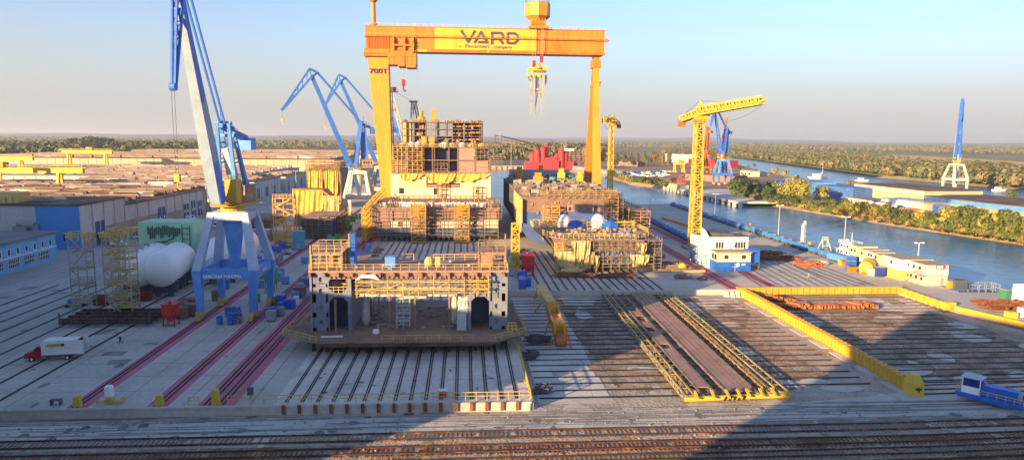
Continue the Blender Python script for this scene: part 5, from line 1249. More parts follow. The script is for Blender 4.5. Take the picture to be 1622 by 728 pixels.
def mk_heap():
    t = thing('scrap_heap', '', 'heap'); b = M(); rs = random.Random(4)
    for k in range(22): b.cb(rs.uniform(-1.4,1.4),rs.uniform(-1,1),rs.uniform(0,.5),rs.uniform(.3,1.6),rs.uniform(.2,.5),rs.uniform(.15,.4),rs.random()*3)
    o = b.build('pieces', brown_d, t); return t
lane = lambda n, x0, x1, y0, y1: [(random.uniform(x0,x1), random.uniform(y0,y1), random.choice((0,.3,1.57,-.4)), random.uniform(.9,1.25)) for _ in range(n)]
clutter('w', lane(26,-42,-38,150,330)+lane(14,-52,-46,165,330)+lane(8,-34,-31,170,250), mk_welder(blue_l), 'light blue welding cabinet standing between the crane tracks', 'cabinet', 'light blue welding cabinets')
clutter('w', lane(14,-42,-38,140,300)+lane(8,-60,-56.5,170,240)+lane(5,12,16,173,230), mk_welder(grey), 'grey welding cabinet standing among gear beside the crane tracks', 'cabinet', 'grey welding cabinets')
clutter('b', lane(9,-42,-38,145,300)+lane(5,-62,-57,150,240)+lane(4,14,19,173,186), mk_box(bluev), 'vivid blue site box standing in the gear along the crane tracks', 'box', 'blue site boxes')
clutter('b', lane(6,-52,-45,250,330)+[(-48.2,160,.2,1.0)], mk_box(green), 'green site box standing on the yard between crane portals', 'box', 'green site boxes')
clutter('b', lane(7,-41,-38,160,330)+lane(5,-61,-57,145,175), mk_box(brown), 'brown site box standing in the gear along the crane tracks', 'box', 'brown site boxes')
clutter('r', lane(8,-41,-38,150,300)+lane(4,-50,-46,140,150), mk_rack, 'yellow framed rack of blue gas bottles beside the crane tracks', 'rack', 'gas bottle racks')
clutter('d', lane(12,-41,-38,145,260)+lane(6,-50,-46,140,170), mk_barrel(bluev), 'blue drum standing beside the crane tracks', 'drum', 'blue drums')
clutter('d', lane(8,-41,-38,145,260), mk_barrel(white_s), 'white drum standing beside the crane tracks', 'drum', 'white drums')
clutter('d', lane(6,-66,-56,175,250), mk_barrel(red), 'red drum standing behind the white tanks', 'drum', 'red drums')
clutter('h', lane(5,-33,-28,200,250)+lane(14,-66,-56,180,250)+lane(10,56,68,176,225)+lane(10,11,20,200,240), mk_heap, 'low heap of brown steel offcuts lying near the hull blocks', 'heap', 'heaps of steel offcuts')
# green silos between portals
for x, y, lab in ((-55.5,272,'green tank group, left of the two below the pale portals'),(-47.2,276,'green tank group, right of the two below the pale portals'),(-47.8,172,'bright green round hopper seen under the big crane')):
    t = thing('green_hopper', lab, 'hopper', (x,y,0)); b = M(); b.lathe(0,0,[(.6,1.2),(1.7,2.6),(1.8,5.6),(1.9,5.7),(1.9,6.0)],14); b.build('body', green, t)
    b = M()
    for k in range(4): a = .785+1.57*k; b.bar((1.5*math.cos(a),1.5*math.sin(a),0),(1.5*math.cos(a),1.5*math.sin(a),3),.2)
    b.build('leg_frame', green, t)
# blue upright containers near the pontoon tower and tall navy cabinet
for x,y,w,h,m_,lab in ((-33.2,205,1.6,7.0,bluev,'narrow tall blue tower cabinet beside the crane track behind the ship section'),(-55.8,236,3.2,6.0,teal,'tall light teal cabin standing at the foot of the orange stair tower')):
    t = thing('tower_cabinet', lab, 'cabinet', (x,y,0)); b = M(); b.cb(0,0,.2,w,w,h); b.build('body', m_, t); b = M(); b.cb(0,0,h+.2,w+.2,w+.2,.2); b.build('roof', grey, t); b = M(); b.cb(0,-w/2-.04,.4,w*.5,.06,2.0); b.build('door', grey, t)
# office containers on the left ground near the tanks
def skip(label, x, y, w, d, h, m_, rz=0):
    t = thing('steel_skip', label, 'skip', (x,y,0), rz); b = M()
    b.ring([(-w/2+.4,-d/2,.1),(w/2-.4,-d/2,.1),(w/2-.4,d/2,.1),(-w/2+.4,d/2,.1)],[(-w/2,-d/2,h),(w/2,-d/2,h),(w/2,d/2,h),(-w/2,d/2,h)]); b.build('tub', m_, t)
    b = M(); b.box(-w/2+.2,w/2-.2,-d/2+.2,d/2-.2,h+.01,h+.05); b.build('load', dark, t)
    b = M()
    for k in range(5): b.box(-w/2+.5+k*(w-1)/4-.06,-w/2+.5+k*(w-1)/4+.06,-d/2-.08,-d/2,.3,h-.1)
    b.build('rib', m_, t)
skip('brown skip left of the access towers on the transfer rails',-81.5,158,3.0,2.2,2.2,rust); skip('brown skip between the access towers, nearest the towers',-77.5,160,3.0,2.2,2.2,brown); skip('dark red skip right behind the middle access tower',-73.6,162,2.8,2.2,2.3,mat('dark_red',(.28,.02,.03)))
t = thing('flat_trailer', 'low yellow and blue flat trailer left of the skips', 'trailer', (-86.5,157,0), .4); b = M(); b.cb(0,0,.5,5,1.8,.3); b.cb(1.4,0,.8,2,1.4,.5); b.build('bed', yel_s, t); b = M(); b.cb(-.5,0,.8,1.8,1.5,.9); b.build('blue_load', bluev, t)
b = M()
for s in (-1,1):
    for q in (-1.6,1.6): b.tube((q,s*.9-.1,.35),(q,s*.9+.1,.35),.35,10)
b.build('wheel', rubber, t)
t = thing('vehicle_lift', 'yellow and black forklift parked behind the access towers', 'forklift', (-82.5,183,0), .5)
b = M(); b.cb(0,0,.5,3,1.6,1.2); b.cb(-.9,0,1.7,1.0,1.5,.5); b.build('body', yel_b, t)
b = M(); b.cb(1.7,0,.2,.2,1.2,3.0)
for x in (-.7,.7): b.bar((x-.3,.7,1.7),(x-.1,.7,2.9),.1); b.bar((x-.3,-.7,1.7),(x-.1,-.7,2.9),.1)
b.cb(-.2,0,2.9,1.8,1.6,.1); b.build('mast', grey_d, t); b = M()
for x in (-1,1):
    for s in (-.75,.75): b.tube((x,s-.15,.45),(x,s+.15,.45),.45,10)
b.build('wheel', rubber, t)
# ================================================================== road vehicles
def mk_car(m_, van=False):
    t = thing('parked_car' if not van else 'parked_van', '', 'car' if not van else 'van')
    b = M()
    if van: prof = [(-2.4,.45),(2.4,.45),(2.45,1.1),(1.75,1.3),(1.2,2.15),(-2.35,2.2),(-2.42,1.1)]
    else: prof = [(-2.1,.4),(2.1,.4),(2.15,.85),(1.2,1.0),(.6,1.5),(-1.0,1.52),(-1.7,1.0),(-2.15,.95)]
    b.exty(prof,-.9,.9); b.build('body', m_, t)
    b = M(); z0,z1 = (1.35,2.0) if van else (1.03,1.42)
    for s in (-1,1): b.box(-1.3,.6,s*.91-.02,s*.91+.02,z0,z1)
    if van: b.ring([(1.78,-.8,1.32),(1.78,.8,1.32),(1.24,.8,2.1),(1.24,-.8,2.1)],[(1.84,-.8,1.34),(1.84,.8,1.34),(1.30,.8,2.12),(1.30,-.8,2.12)])
    else: b.ring([(1.2,-.8,1.02),(1.2,.8,1.02),(.64,.8,1.48),(.64,-.8,1.48)],[(1.26,-.8,1.04),(1.26,.8,1.04),(.70,.8,1.5),(.70,-.8,1.5)])
    b.build('windows', glass, t)
    for x in (-1.35,1.35):
        for s in (-1,1): b = M(); b.tube((x,s*.82-.12,.34),(x,s*.82+.12,.34),.34,12); b.build('wheel', rubber, t)
    return t
cw = mk_car(white_s); cs = [(-119,262,.1,'white car parked in front of the hall door nearest the blue end wall'),(-116.5,345,-.1,'white car parked near the far end of the long hall'),(-112,392,1.2,'white car parked on the shed road by the grey sheds'),(-108,420,.9,'white car driving on the shed road beyond the crane house')]
for i,(x,y,r_,lab) in enumerate(cs):
    o = cw if i==0 else dup(cw,(x,y,0)); o.location=(x,y,.02); o.rotation_euler=(0,0,r_); o.scale=(1.15,)*3; o['label']=lab; o['category']='car'
vw = mk_car(white_s, True)
for i,(x,y,r_,lab) in enumerate(((-102,291,-.1,'white van parked alone on the shed road above the green cabin'),(-122.3,317,1.5,'white van parked close to the hall wall by the doorways'),(-118,243,0.1,'white van parked at the corner of the blue end wall'))):
    o = vw if i==0 else dup(vw,(x,y,0)); o.location=(x,y,.02); o.rotation_euler=(0,0,r_); o.scale=(1.15,)*3; o['label']=lab; o['category']='van'
dk = mk_car(bluev, False); 
for i,(x,y,r_,lab) in enumerate(((-122.5,268,1.5,'dark blue car parked against the hall wall, first past the big door'),(-122,282,1.5,'dark blue car parked against the hall wall, second past the big door'),(-121.5,246,1.5,'dark blue car parked between the hall door and the blue end wall'),(-98,330,.5,'dark blue car on the shed road behind the white tanks'))):
    o = dk if i==0 else dup(dk,(x,y,0)); o.location=(x,y,.02); o.rotation_euler=(0,0,r_); o.scale=(1.2,)*3; o['label']=lab; o['category']='car'
bl = thing('storage_container','blue storage container against the hall wall past the second door','container',(-121.5,276,0)); b=M(); b.cb(0,0,.1,3.6,9,2.7); b.build('box',bluev,bl); b=M()
for k in range(12): b.cb(1.83,-4+k*.72,.3,.06,.3,2.3)
b.build('rib',bluev,bl)
# red and white box truck
t = thing('box_truck', 'red truck with white box body crossing the transfer rails at lower left', 'truck', (-69.6,119.2,0), R(8))
# drives to the left: local -x is the front
b = M(); b.exty([(-4.2,.55),(-1.7,.55),(-1.7,2.5),(-2.3,2.5),(-2.9,1.75),(-4.1,1.45),(-4.3,1.2)],-.95,.95); b.box(-1.7,3.7,-.5,.5,.55,.85); b.build('cab', mat('truck_red',(.42,.015,.04),.35), t)
b = M(); b.ring([(-2.32,-.85,2.45),(-2.32,.85,2.45),(-2.92,.85,1.78),(-2.92,-.85,1.78)],[(-2.37,-.85,2.5),(-2.37,.85,2.5),(-2.98,.85,1.83),(-2.98,-.85,1.83)]); b.box(-2.6,-1.9,-.97,-.93,1.65,2.2); b.build('windscreen', glass, t)
b = M(); b.exty([(-1.6,.95),(3.9,.95),(3.9,3.45),(-1.3,3.45),(-1.6,3.1)],-1.2,1.2); bx_ = b.build('box_body', white, t)
b = M(); b.box(3.92,4.0,-1.15,1.15,1.0,3.4); b.build('open_back_shade', dark, bx_)  # dark panel painted in place of the shaded box interior
b = M(); b.box(3.9,4.9,-1.24,-1.18,1.0,3.4); b.box(3.9,4.8,1.18,1.24,1.0,3.4); b.build('rear_door', white, bx_)
b = M(); b.box(-.7,1.5,-1.225,-1.2,2.45,2.95); b.build('sign_panel', mat('sign_ochre',(.45,.30,.08)), bx_)
b = M(); b.box(1.52,1.95,-1.23,-1.2,2.45,2.95); b.build('sign_end', solid('sign_dark',(.05,.04,.04)), bx_)
b = M(); b.box(-.3,2.8,-1.22,-1.2,2.15,2.2); b.box(-.4,.9,-1.22,-1.2,1.75,1.8); b.build('sign_line', grey, bx_)
text('lettering','EXPRESS',.36,white_s,bx_,(.4,-1.235,2.7)) if 0 else None
b = M(); b.box(-4.42,-4.3,-.95,.95,.5,.85); b.build('bumper', grey_d, t)
for s in (-1,1):
    b = M(); b.box(-4.36,-4.28,s*.7-.16,s*.7+.16,.95,1.15); b.build('headlight', white_s, t)
    b = M(); b.box(-2.75,-2.6,s*1.2-.1,s*1.2+.1,1.7,2.15); b.bar((-2.65,s*.95,1.9),(-2.65,s*1.2,1.9),.05); b.build('mirror', grey_d, t)
    b = M(); b.box(-1.2,1.4,s*1.0-.03,s*1.0+.03,.55,.9); b.box(-1.4,3.8,s*1.21-.01,s*1.21+.01,.97,1.05); b.build('side_guard', grey_d, t)
for x in (-3.2,2.2):
    for s in (-1,1): b = M(); b.tube((x,s*.9-.16,.42),(x,s*.9+.16,.42),.42,14); w_ = b.build('wheel', rubber, t); b = M(); b.tube((x,s*1.065-.01,.42),(x,s*1.065+.01,.42),.22,10); b.build('rim', white, w_)

# ================================================================== people
def person(label, x, y, z, rz, top, legs, pose=0):
    t = thing('person', label, 'person', (x,y,z), rz)
    me = bpy.data.meshes.new('body')
    sp = .22 if pose == 0 else .34
    V = [(0,0,.95),(0,0,1.2),(0,.0,1.42),(0,.02,1.52),(0,.03,1.66),(0,.02,1.74),
         (.2,0,1.42),(.30,.02,1.15),(.32,.14,.92),(-.2,0,1.42),(-.30,.02,1.15),(-.3,.12,.92),
         (.1,0,.9),(.12,sp*.4,.5),(.12,sp*.5-.1,.08),(.12,sp*.5+.08,.03),(-.1,0,.9),(-.12,-sp*.3,.5),(-.12,-sp-.05,.08),(-.12,-sp+.13,.03)]
    E = [(0,1),(1,2),(2,3),(3,4),(4,5),(2,6),(6,7),(7,8),(2,9),(9,10),(10,11),(0,12),(12,13),(13,14),(14,15),(0,16),(16,17),(17,18),(18,19)]
    rad = [.15,.15,.15,.06,.105,.08,.075,.055,.04,.075,.055,.04,.1,.075,.05,.045,.1,.075,.05,.045]
    me.from_pydata(V,E,[]); o = bpy.data.objects.new('body', me); COL.objects.link(o)
    sk_ = o.modifiers.new('skin','SKIN'); sd = o.modifiers.new('sub','SUBSURF'); sd.levels = 1; sd.render_levels = 1
    for v, r_ in zip(me.skin_vertices[0].data, rad): v.radius = (r_, r_)
    me.skin_vertices[0].data[0].use_root = True
    dg = bpy.context.evaluated_depsgraph_get(); m2 = bpy.data.meshes.new_from_object(o.evaluated_get(dg)); bpy.data.objects.remove(o)
    o = bpy.data.objects.new('body', m2); COL.objects.link(o); o.parent = t
    m2.materials.clear(); m2.materials.append(legs); m2.materials.append(top); m2.materials.append(skin)
    for p in m2.polygons:
        z_ = p.center.z; x_ = abs(p.center.x)
        p.material_index = 2 if (z_ > 1.5 or (x_ > .24 and z_ < .98)) else (1 if z_ > .98 else 0); p.use_smooth = True
    b = M(); b.lathe(0,.03,[(.135,1.66),(.13,1.74),(.08,1.83),(.02,1.85)],12); b.build('helmet', white_s, t, smooth=True)
    return t
person('worker in dark overalls walking in front of the dark steel raft',-62.8,127.4,0,2.6,cloth_n,cloth_n,1)
person('worker in orange vest walking on the sunlit quay above the rusty beams',94.5,181,0,.4,hiviz,cloth_n)
person('worker standing left of the two by the site office door',69.2,205,0,.2,cloth_n,cloth_n); person('worker standing nearest the site office left wall',71.0,203.5,0,-.6,cloth_n,cloth_n)
person('worker on the shed road beyond the crane machinery house',-104,372,0,.9,cloth_n,cloth_n); person('worker walking on open shed road in the distance',-96,385,0,.1,cloth_n,cloth_n)
person('worker in dark clothes between the welding cabinets and the green boxes',-45.6,240,0,.1,cloth_n,cloth_n)
person('worker on the paving by the blue cabin behind the front hull',62,236,0,.1,cloth_n,cloth_n)

# small things at the platform front
t = thing('water_tank', 'small white tank on a yellow pallet near the leftmost buffer stop', 'tank', (-50.6,98.6,0)); b = M(); b.lathe(0,0,[(.5,.9),(.62,1.1),(.62,2.3),(.5,2.5)],12); b.build('body', white_s, t); b = M(); b.rail([(-1.4,-.8,0),(1.6,-.8,0),(1.6,.8,0)],.6,.12,1); b.cb(0,0,.2,.9,.9,.7); b.build('stand', yel_b, t)
t = thing('tool_table', 'small dark steel table by the platform wall at left', 'table', (-57.6,98.0,0)); b = M(); b.cb(0,0,.7,1.6,.8,.12)
for x in (-.6,.6): b.cb(x,0,0,.12,.7,.7)
b.build('frame', grey_d, t)
t = thing('cable_box', 'small dark blue control box at the end of the widest red track', 'box', (-31.2,99.5,0)); b = M(); b.cb(0,0,.5,.8,.5,1.1); b.cb(0,0,0,.2,.2,.5); b.build('body', navy, t)
t = thing('winch_box', 'small red and white box standing on the railed platform between rails', 'box', (-3.2,98.8,0)); b = M(); b.cb(0,0,.1,1.1,.7,.8); b.build('body', red, t); b = M(); b.cb(.1,.05,.92,1.2,.6,.22); b.build('lid', white_s, t)

# ================================================================== sunken yard things (level -1.4)
Z = -1.4
t = thing('truss_bridge', 'long low truss platform with yellow edge girders lying across the sunken yard', 'truss bridge', (0,0,Z)); t.scale = (1,1,.66)
A = [(33.4,98.4),(49.9,99.4),(51.9,168.6),(34.6,168.6)]   # front left, front right, back right, back left
def P(u, v, z): # u across 0..1, v along 0..1
    a = Vector(A[0]).lerp(Vector(A[3]), v); c = Vector(A[1]).lerp(Vector(A[2]), v); q = a.lerp(c, u); return (q.x,q.y,z)
for name, us, m_ in (('edge_truss',(0,.085),mat('truss_paint',(.40,.32,.13),.6,var=.25,col2=(.2,.17,.13),amt=.5,scale2=.3)),('edge_truss',(.915,1),mat('truss_paint',(.40,.32,.13))),('edge_truss',(.80,.845),scaf)):
    b = M(); n_ = 22
    for u in us: b.bar(P(u,0,1.7),P(u,1,1.7),.26); b.bar(P(u,0,.35),P(u,1,.35),.24)
    for k in range(n_):
        v0, v1 = k/n_, (k+1)/n_
        for u in us: b.bar(P(u,v0,.35),P(u,v1 if k%2 else v0,1.7),.14); b.bar(P(u,v0,1.7 if k%2 else .35),P(u,v1,.35 if k%2 else 1.7),.14)
        b.bar(P(us[0],v0,1.72),P(us[1],v1 if k%2 else v0,1.72),.13); b.bar(P(us[0],v1,1.72),P(us[1],v1,1.72),.12); b.bar(P(us[0],v0,.3),P(us[1],v1,.3),.12)
    b.build(name, m_, t)
b = M()
for u in (.17,.30): b.bar(P(u,0,1.35),P(u+.0,1,1.5),.4,.5)
for u in (.42,.70): b.bar(P(u,0,1.5),P(u,1,1.5),.35,.5)
for k in range(15): v = .01+k/14.2; b.bar(P(.02,v,.75),P(.98,v,.75),.3,.6)
for k in range(30): v = k/30; b.bar(P(.17,v,1.0),P(.30,v+.03,1.0),.14); b.bar(P(.70,v,1.0),P(.80,v+.03,1.0),.14)
b.build('girder', scaf_d, t)
b = M()
for k in range(4):
    u0 = .435+k*.065; q = [P(u0,.02,1.3),P(u0+.056,.02,1.3),P(u0+.056,1,1.3),P(u0,1,1.3)]; b.ring(q,[(x,y,1.62) for x,y,z in q])
for u0,v0,v1 in ((.185,.05,.34),(.19,.38,.5),(.20,.55,.61),(.2,.68,.74)): q = [P(u0,v0,1.4),P(u0+.1,v0,1.4),P(u0+.1,v1,1.4),P(u0,v1,1.4)]; b.ring(q,[(x,y,1.6) for x,y,z in q])
b.build('walkway_deck', pinkbrown, t)
b = M(); b.bar(P(-.01,-.004,1.1),P(1.01,-.004,1.1),.5,.9)
for u in (.09,.25,.39,.5,.59,.72,.84): b.bar(P(u,-.02,1.6),P(u+.012,.012,2.3),.35)
b.build('front_beam', yel_b, t)
b = M()
for k in range(5): u = .36+k*.045; b.bar(P(u,-.009,.55),P(u+.02,-.009,1.5),.12,.3)
b.build('hazard_stripe', rail_dark, t)
b = M()
for k in range(24): v = (k+.5)/24; b.cb(*P(-.008,v,.6),.3,.6,.7); 
b.build('edge_bracket', steel_g, t)
# long yellow box beam with end block
t = thing('sill_beam_wall', 'long yellow steel beam wall running forward to a big yellow end block', 'steel beam', (0,0,Z))
p0, p1 = Vector((70.6,170.5)), Vector((71.0,101.5)); b = M()
b.box(70.4,71.2,101.5,169,.0,1.9); b.box(70.2,71.5,101.5,169.05,1.9,2.1); b.build('beam', yel, t)
b = M()
for k in range(56): y = 102.2+k*1.2; b.box(70.25,70.4,y,y+.16,.1,1.85)
b.build('stiffener', yel_b, t)
b = M()
for k in range(44): y = 103+k*1.5; b.box(70.3,71.3,y-.1,y+.4,1.1+1.0,2.25)
b.build('cap_plate', ora_y, t)
b = M(); b.ring([(69.9,99.4,0),(71.9,99.4,0),(71.9,101.8,0),(69.9,101.8,0)],[(70.0,99.5,1.9),(71.8,99.5,1.9),(71.8,101.7,1.9),(70.0,101.7,1.9)]); b.ring([(70.0,99.5,1.9),(71.8,99.5,1.9),(71.8,101.7,1.9),(70.0,101.7,1.9)],[(70.3,100.2,3.2),(71.5,100.2,3.2),(71.5,101.5,3.2),(70.3,101.5,3.2)]); eb = b.build('end_block', yel_b, t)
b = M(); b.box(70.4,71.4,99.35,99.42,1.0,1.3); b.box(70.8,71.0,99.33,99.41,.7,1.4); b.build('emblem', solid('emblem_dark',(.05,.04,.03)), eb)
b = M()
for k in range(8): b.box(68.6,70.1,100.5+k*8,106+k*8,.02,.1)
b.build('footing_plate', concrete_light, t)
# yellow frame along the back and right of the sunken yard
t = thing('edge_beam', 'yellow steel edge beam along the back of the sunken yard', 'steel beam', (0,0,0)); b = M(); b.box(69.5,112.8,168.3,169.4,-.9,.75); b.box(69.4,112.9,168.1,169.6,.75,.95); b.build('beam', yel, t)
b = M()
for k in range(26): b.box(70+k*1.65,70.2+k*1.65,168.15,168.3,-.85,.7)
b.build('stiffener', ora_y, t)
t = thing('edge_beam', 'shorter yellow edge beam stepping down the right side of the sunken yard', 'steel beam', (0,0,0)); b = M(); b.bar((113.2,170,-.1),(113.6,150.5,-.1),.9,1.4); b.build('beam', yel, t)
b = M()
for k in range(9): b.cb(113.0,152+k*2.1,-1.2,.7,.3,1.9)
b.build('stiffener', yel_b, t)
t = thing('edge_beam', 'low yellow beam lying on the right quay edge beside the pale road', 'steel beam', (0,0,0)); b = M(); b.bar((114.2,150,-.2),(119.5,134,-.2),.7,1.1); b.cb(113.4,151.5,-.8,2.6,1.8,1.8); b.build('beam', yel_b, t)
t = thing('pipe_run', 'grey pipes and kerb running down the right edge of the sunken yard', 'pipes', (0,0,0)); b = M()
for d in (0,.9,1.8): b.tube((116.4+d,147,-.5),(121.3+d,128,-.5),.22,8); b.tube((121.3+d,128,-.5),(150+d*1.3,104,-.5),.22,8)
b.build('pipe', blue_g, t)
t = thing('kiosk', 'small white switch box on the right quay edge', 'switch box', (126.8,129.5,0)); b = M(); b.cb(0,0,0,1.6,1.4,.6); b.cb(0,0,.6,1.0,.8,1.6); b.cb(0,0,2.2,1.3,1.1,.15); b.build('body', white, t)
# stacks of rusty beams
for n_, x0, x1, y, labs in ((13,73,80.5,163.5,'orange brown rusty I beam in the short row behind the long yellow beam'),(30,74.2,97,156.5,'orange brown rusty I beam in the long diagonal row of the sunken yard')):
    root = None
    for k in range(n_):
        if root is None:
            root = thing('rusty_beam', labs, 'steel beam', (x0,y,Z+.05), .5, 'rusty beams in a row, '+('short row' if n_==13 else 'long row'))
            b = M(); b.box(-.3,.3,-1.9,1.9,0,.1); b.box(-.05,.05,-1.9,1.9,.1,.75); b.box(-.3,.3,-1.9,1.9,.75,.85); b.build('profile', rust_or, root)
        else: dup(root, (x0+(x1-x0)*k/(n_-1),y+random.uniform(-.4,.3)-(k*.03),Z+.05+(.05 if k%2 else 0)+random.choice((0,0,.5))), random.uniform(.35,.65))
# rusty scrap rows on the quay
def scrap(label, x, y, w, d, h, m_, n_, z=0, rz=0, L=3):
    t = thing('steel_stack', label, 'steel stack', (x,y,z), rz)
    b = M()
    for k in range(n_):
        zz = random.uniform(0,h); yy = random.uniform(-d/2,d/2); xx = random.uniform(-w/2,w/2); a = random.gauss(0,.25); l_ = random.uniform(.4,1)*L
        b.bar((xx-l_*math.cos(a),yy-l_*math.sin(a),zz+.15),(xx+l_*math.cos(a),yy+l_*math.sin(a),zz+.15+random.uniform(-.1,.1)),.25,.3)
    o = b.build('sections', m_, t); o['kind'] = 'stuff'; return t
scrap('wide stack of dark rusty steel sections behind the site office',96,217,20,13,1.6,rust,150)
scrap('bright rust coloured stack at the near end of the dark steel stack',106,203,6,5,1.3,rust_or,50)
scrap('rusty steel pile on the road at the right edge of the photo',G(1596,487).x,G(1596,487).y,11,9,1.2,rust,120)
scrap('flat rusty frame stack in front of the front hull section',37,187,22,3.5,.8,rust,70)
scrap('low pile of timber and steel right of the front hull',61,200,8,12,1.0,brown_d,80)
scrap('dark steel rack pile left of the truss on the slab',14.5,130,4,3,1.2,grey_d,50,z=-1.38,L=1)
scrap('tangle of dark hoses at the yellow railing corner',12.2,121,2,4,.7,grey_d,40,z=-1.38,L=.8); scrap('pipes and gear lying by the railing near the platform corner',12.4,104,2,3,.8,grey_d,36,z=-1.38,L=.8)
t = thing('yellow_bin', 'yellow bin and concrete blocks at the right edge pile', 'bin', tuple(G(1601,503))); b = M(); b.cb(0,0,0,2,1.6,1.4); b.build('body', yel_b, t); b = M(); b.cb(3.5,1,0,1.5,1.5,2.0); b.build('block', white, t)
t = thing('green_cabin', 'green cabin behind the right edge steel pile', 'cabin', tuple(G(1598,474))); b = M(); b.cb(0,0,.1,3.6,2.4,2.4); b.build('body', mat('dark_green',(.05,.22,.14)), t); b = M(); b.cb(0,0,2.5,3.8,2.6,.15); b.build('roof', grey, t)
t = thing('white_sign_board', 'tall white board on a stand at the right edge of the yard', 'board', tuple(G(1616,482))); b = M(); b.box(-2.2,2.2,-.1,.1,.5,5.0); b.build('panel', white_s, t); b = M(); b.box(-2.1,-1.9,.1,.3,0,5); b.box(1.9,2.1,.1,.3,0,5); b.build('post', grey, t)

# orange hinged arm (crane leg piece) lying on trestles
t = thing('orange_jib_section', 'orange steel jib section propped over the sunken yard left of the truss', 'jib section', (0,0,Z))
b = M(); q0 = Vector((19.0,168.0,2.6)); q1 = Vector((18.2,139,4.6)); b.bar(q0,q1,2.3,1.9,w2=2.0); b.build('upper_arm', mat('pale_orange',(.62,.42,.12),.55,var=.15,col2=(.5,.22,.05),amt=.4), t)
b = M(); b.tube((17.1,139.5,4.6),(19.6,139.5,4.6),1.35,14)
for x in (17.2,19.1): b.bar((x,139.5,4.2),(x+.05,127.5,3.0),.35,1.9)
for k in range(4): b.bar((17.1,137.5-k*2.4,4.4-.2*k),(19.3,137.5-k*2.4,4.4-.2*k),1.1,.5)
b.bar((17.0,130,3.4),(19.4,130,3.4),2.6,1.9); b.build('lower_arm', ora_y, t)
b = M(); b.tube((17.2,126.4,1.6),(19.3,126.4,1.6),1.15,14); b.tube((17.5,127.8,2.2),(19.0,127.8,2.2),.7,12); ax = b.build('sheave', rust_or, t)
b = M()
for s in (-1,1): b.bar((18.2+s*1.2,128.5,3.4),(18.2+s*2.0,126.0,.1),.16); b.bar((18.2+s*1.2,134,3.6),(18.2+s*1.9,135.5,.1),.16)
b.bar((17.1,150,3),(15.6,152,.1),.22); b.bar((19.8,166,2),(20.5,167,.1),.3); b.bar((17.9,166,2),(17.2,167,.1),.3); b.build('prop', ora, t)
# locomotive
t = thing('shunting_vehicle', 'blue rail shunting vehicle with white cab and yellow rails at the right', 'shunter', (79.6,97.6,Z+.35), R(-52)); t.location.x = 79.6; t.location.y = 95.9; t.scale = (.88,)*3
b = M(); b.box(-4.6,5.4,-1.75,1.75,.6,1.15); b.box(-4.3,5.0,-1.5,1.5,.3,.6); b.build('frame', bluev, t)
b = M(); b.box(-.9,4.3,-.85,.85,1.15,2.9); b.box(-1.0,4.4,-.95,.95,2.9,3.0); b.box(-.9,2.6,.86,1.4,1.15,2.3); b.build('engine_hood', bluev, t)
b = M(); b.box(4.31,4.36,-.8,.8,1.3,2.8)
for k in range(7): b.box(4.36,4.40,-.7,.7,1.45+k*.19,1.52+k*.19)
b.build('radiator_grille', blue_g, t)
b = M(); b.box(-3.8,-1.0,-1.35,1.35,1.15,2.35)
for x in (-3.8,-1.15):
    for y in (-1.35,1.2): b.box(x,x+.15,y,y+.15,2.35,3.85)
cbn = b.build('cab', white_s, t)
b = M(); b.box(-4.0,-.8,-1.6,1.6,3.85,4.0); b.build('roof', blue_g, cbn)
b = M(); b.box(-3.62,-1.18,-1.31,-1.27,2.37,3.83); b.box(-3.62,-1.18,1.27,1.31,2.37,3.83); b.box(-1.08,-1.04,-1.18,1.18,2.37,3.83); b.box(-3.76,-3.72,-1.18,1.18,2.37,3.83); b.build('window', mat('blue_glass',(.02,.04,.16),.15), cbn)
b = M(); b.rail([(-1.0,-1.7,1.15),(5.3,-1.7,1.15),(5.3,1.7,1.15),(1,1.7,1.15)],1.0,.09,1.3); b.rail([(-4.5,-1.7,1.15),(-4.5,1.7,1.15)],1.0,.08,1.2); b.build('railing', yel_b, t)
for x in (-3.0,3.4):
    b = M()
    for s in (-.75,.75): b.tube((x,s-.07,.45),(x,s+.07,.45),.45,12)
    b.build('wheel', grey_d, t)
b = M(); b.bar((4.9,0,2.4),(9.6,2.6,3.3),.35,.45); b.bar((4.9,0,1.2),(4.9,0,2.5),.3)
for k in range(5): b.bar((6.2+k*.8,.8+k*.42,2.8+k*.17),(5.6+k*.8,1.6+k*.42,3.7+k*.1),.14)
b.build('cable_arm', bluev, t)

# ================================================================== site office
t = thing('site_office', 'white site office with stepped roof above bright blue ground floor and annex', 'building', (72.6,199.6,0))
b = M(); b.box(0,12.2,0,6.5,4.2,9.4); b.extx([(0,4.2),(0,9.9),(3.5,11.2),(6.55,11.6),(6.55,9.0),(16.5,8.2),(16.5,4.2)],-.12,.0); b.box(.01,6,6.5,16,4.2,8.1); b.build('upper_wall', white, t)
b = M(); b.box(0,12,0.02,6.4,0,4.2); b.box(-.1,5.9,6.4,16.4,0,4.18); b.build('ground_floor', mat('faded_blue',(.27,.46,.60),.6,var=.12,col2=(.6,.58,.5),amt=.45,scale2=.3), t)
b = M(); b.box(.2,12.4,.2,6.4,9.4,9.65); b.box(-.0,6,6.5,16,8.1,8.3); b.ring([(1.5,1.2,9.65),(8.6,1.2,9.65),(8.0,5.6,9.65),(1.5,5.6,9.65)],[(1.5,1.4,10.5),(7.6,1.4,10.2),(7.4,5.4,10.8),(1.5,5.4,10.9)]); b.build('roof', grey_d, t)
for x0,n_ in ((2.3,3),(8.2,4)):
    b = M()
    for k in range(n_): b.box(x0+k*.85,x0+.6+k*.85,-.07,.02,6.1,7.9)
    w_ = b.build('window', glass, t)
    b = M(); b.box(x0-.15,x0+n_*.85,-.1,.01,5.95,6.1); b.box(x0-.15,x0+n_*.85,-.1,.01,7.9,8.02); b.build('frame', cream, w_)
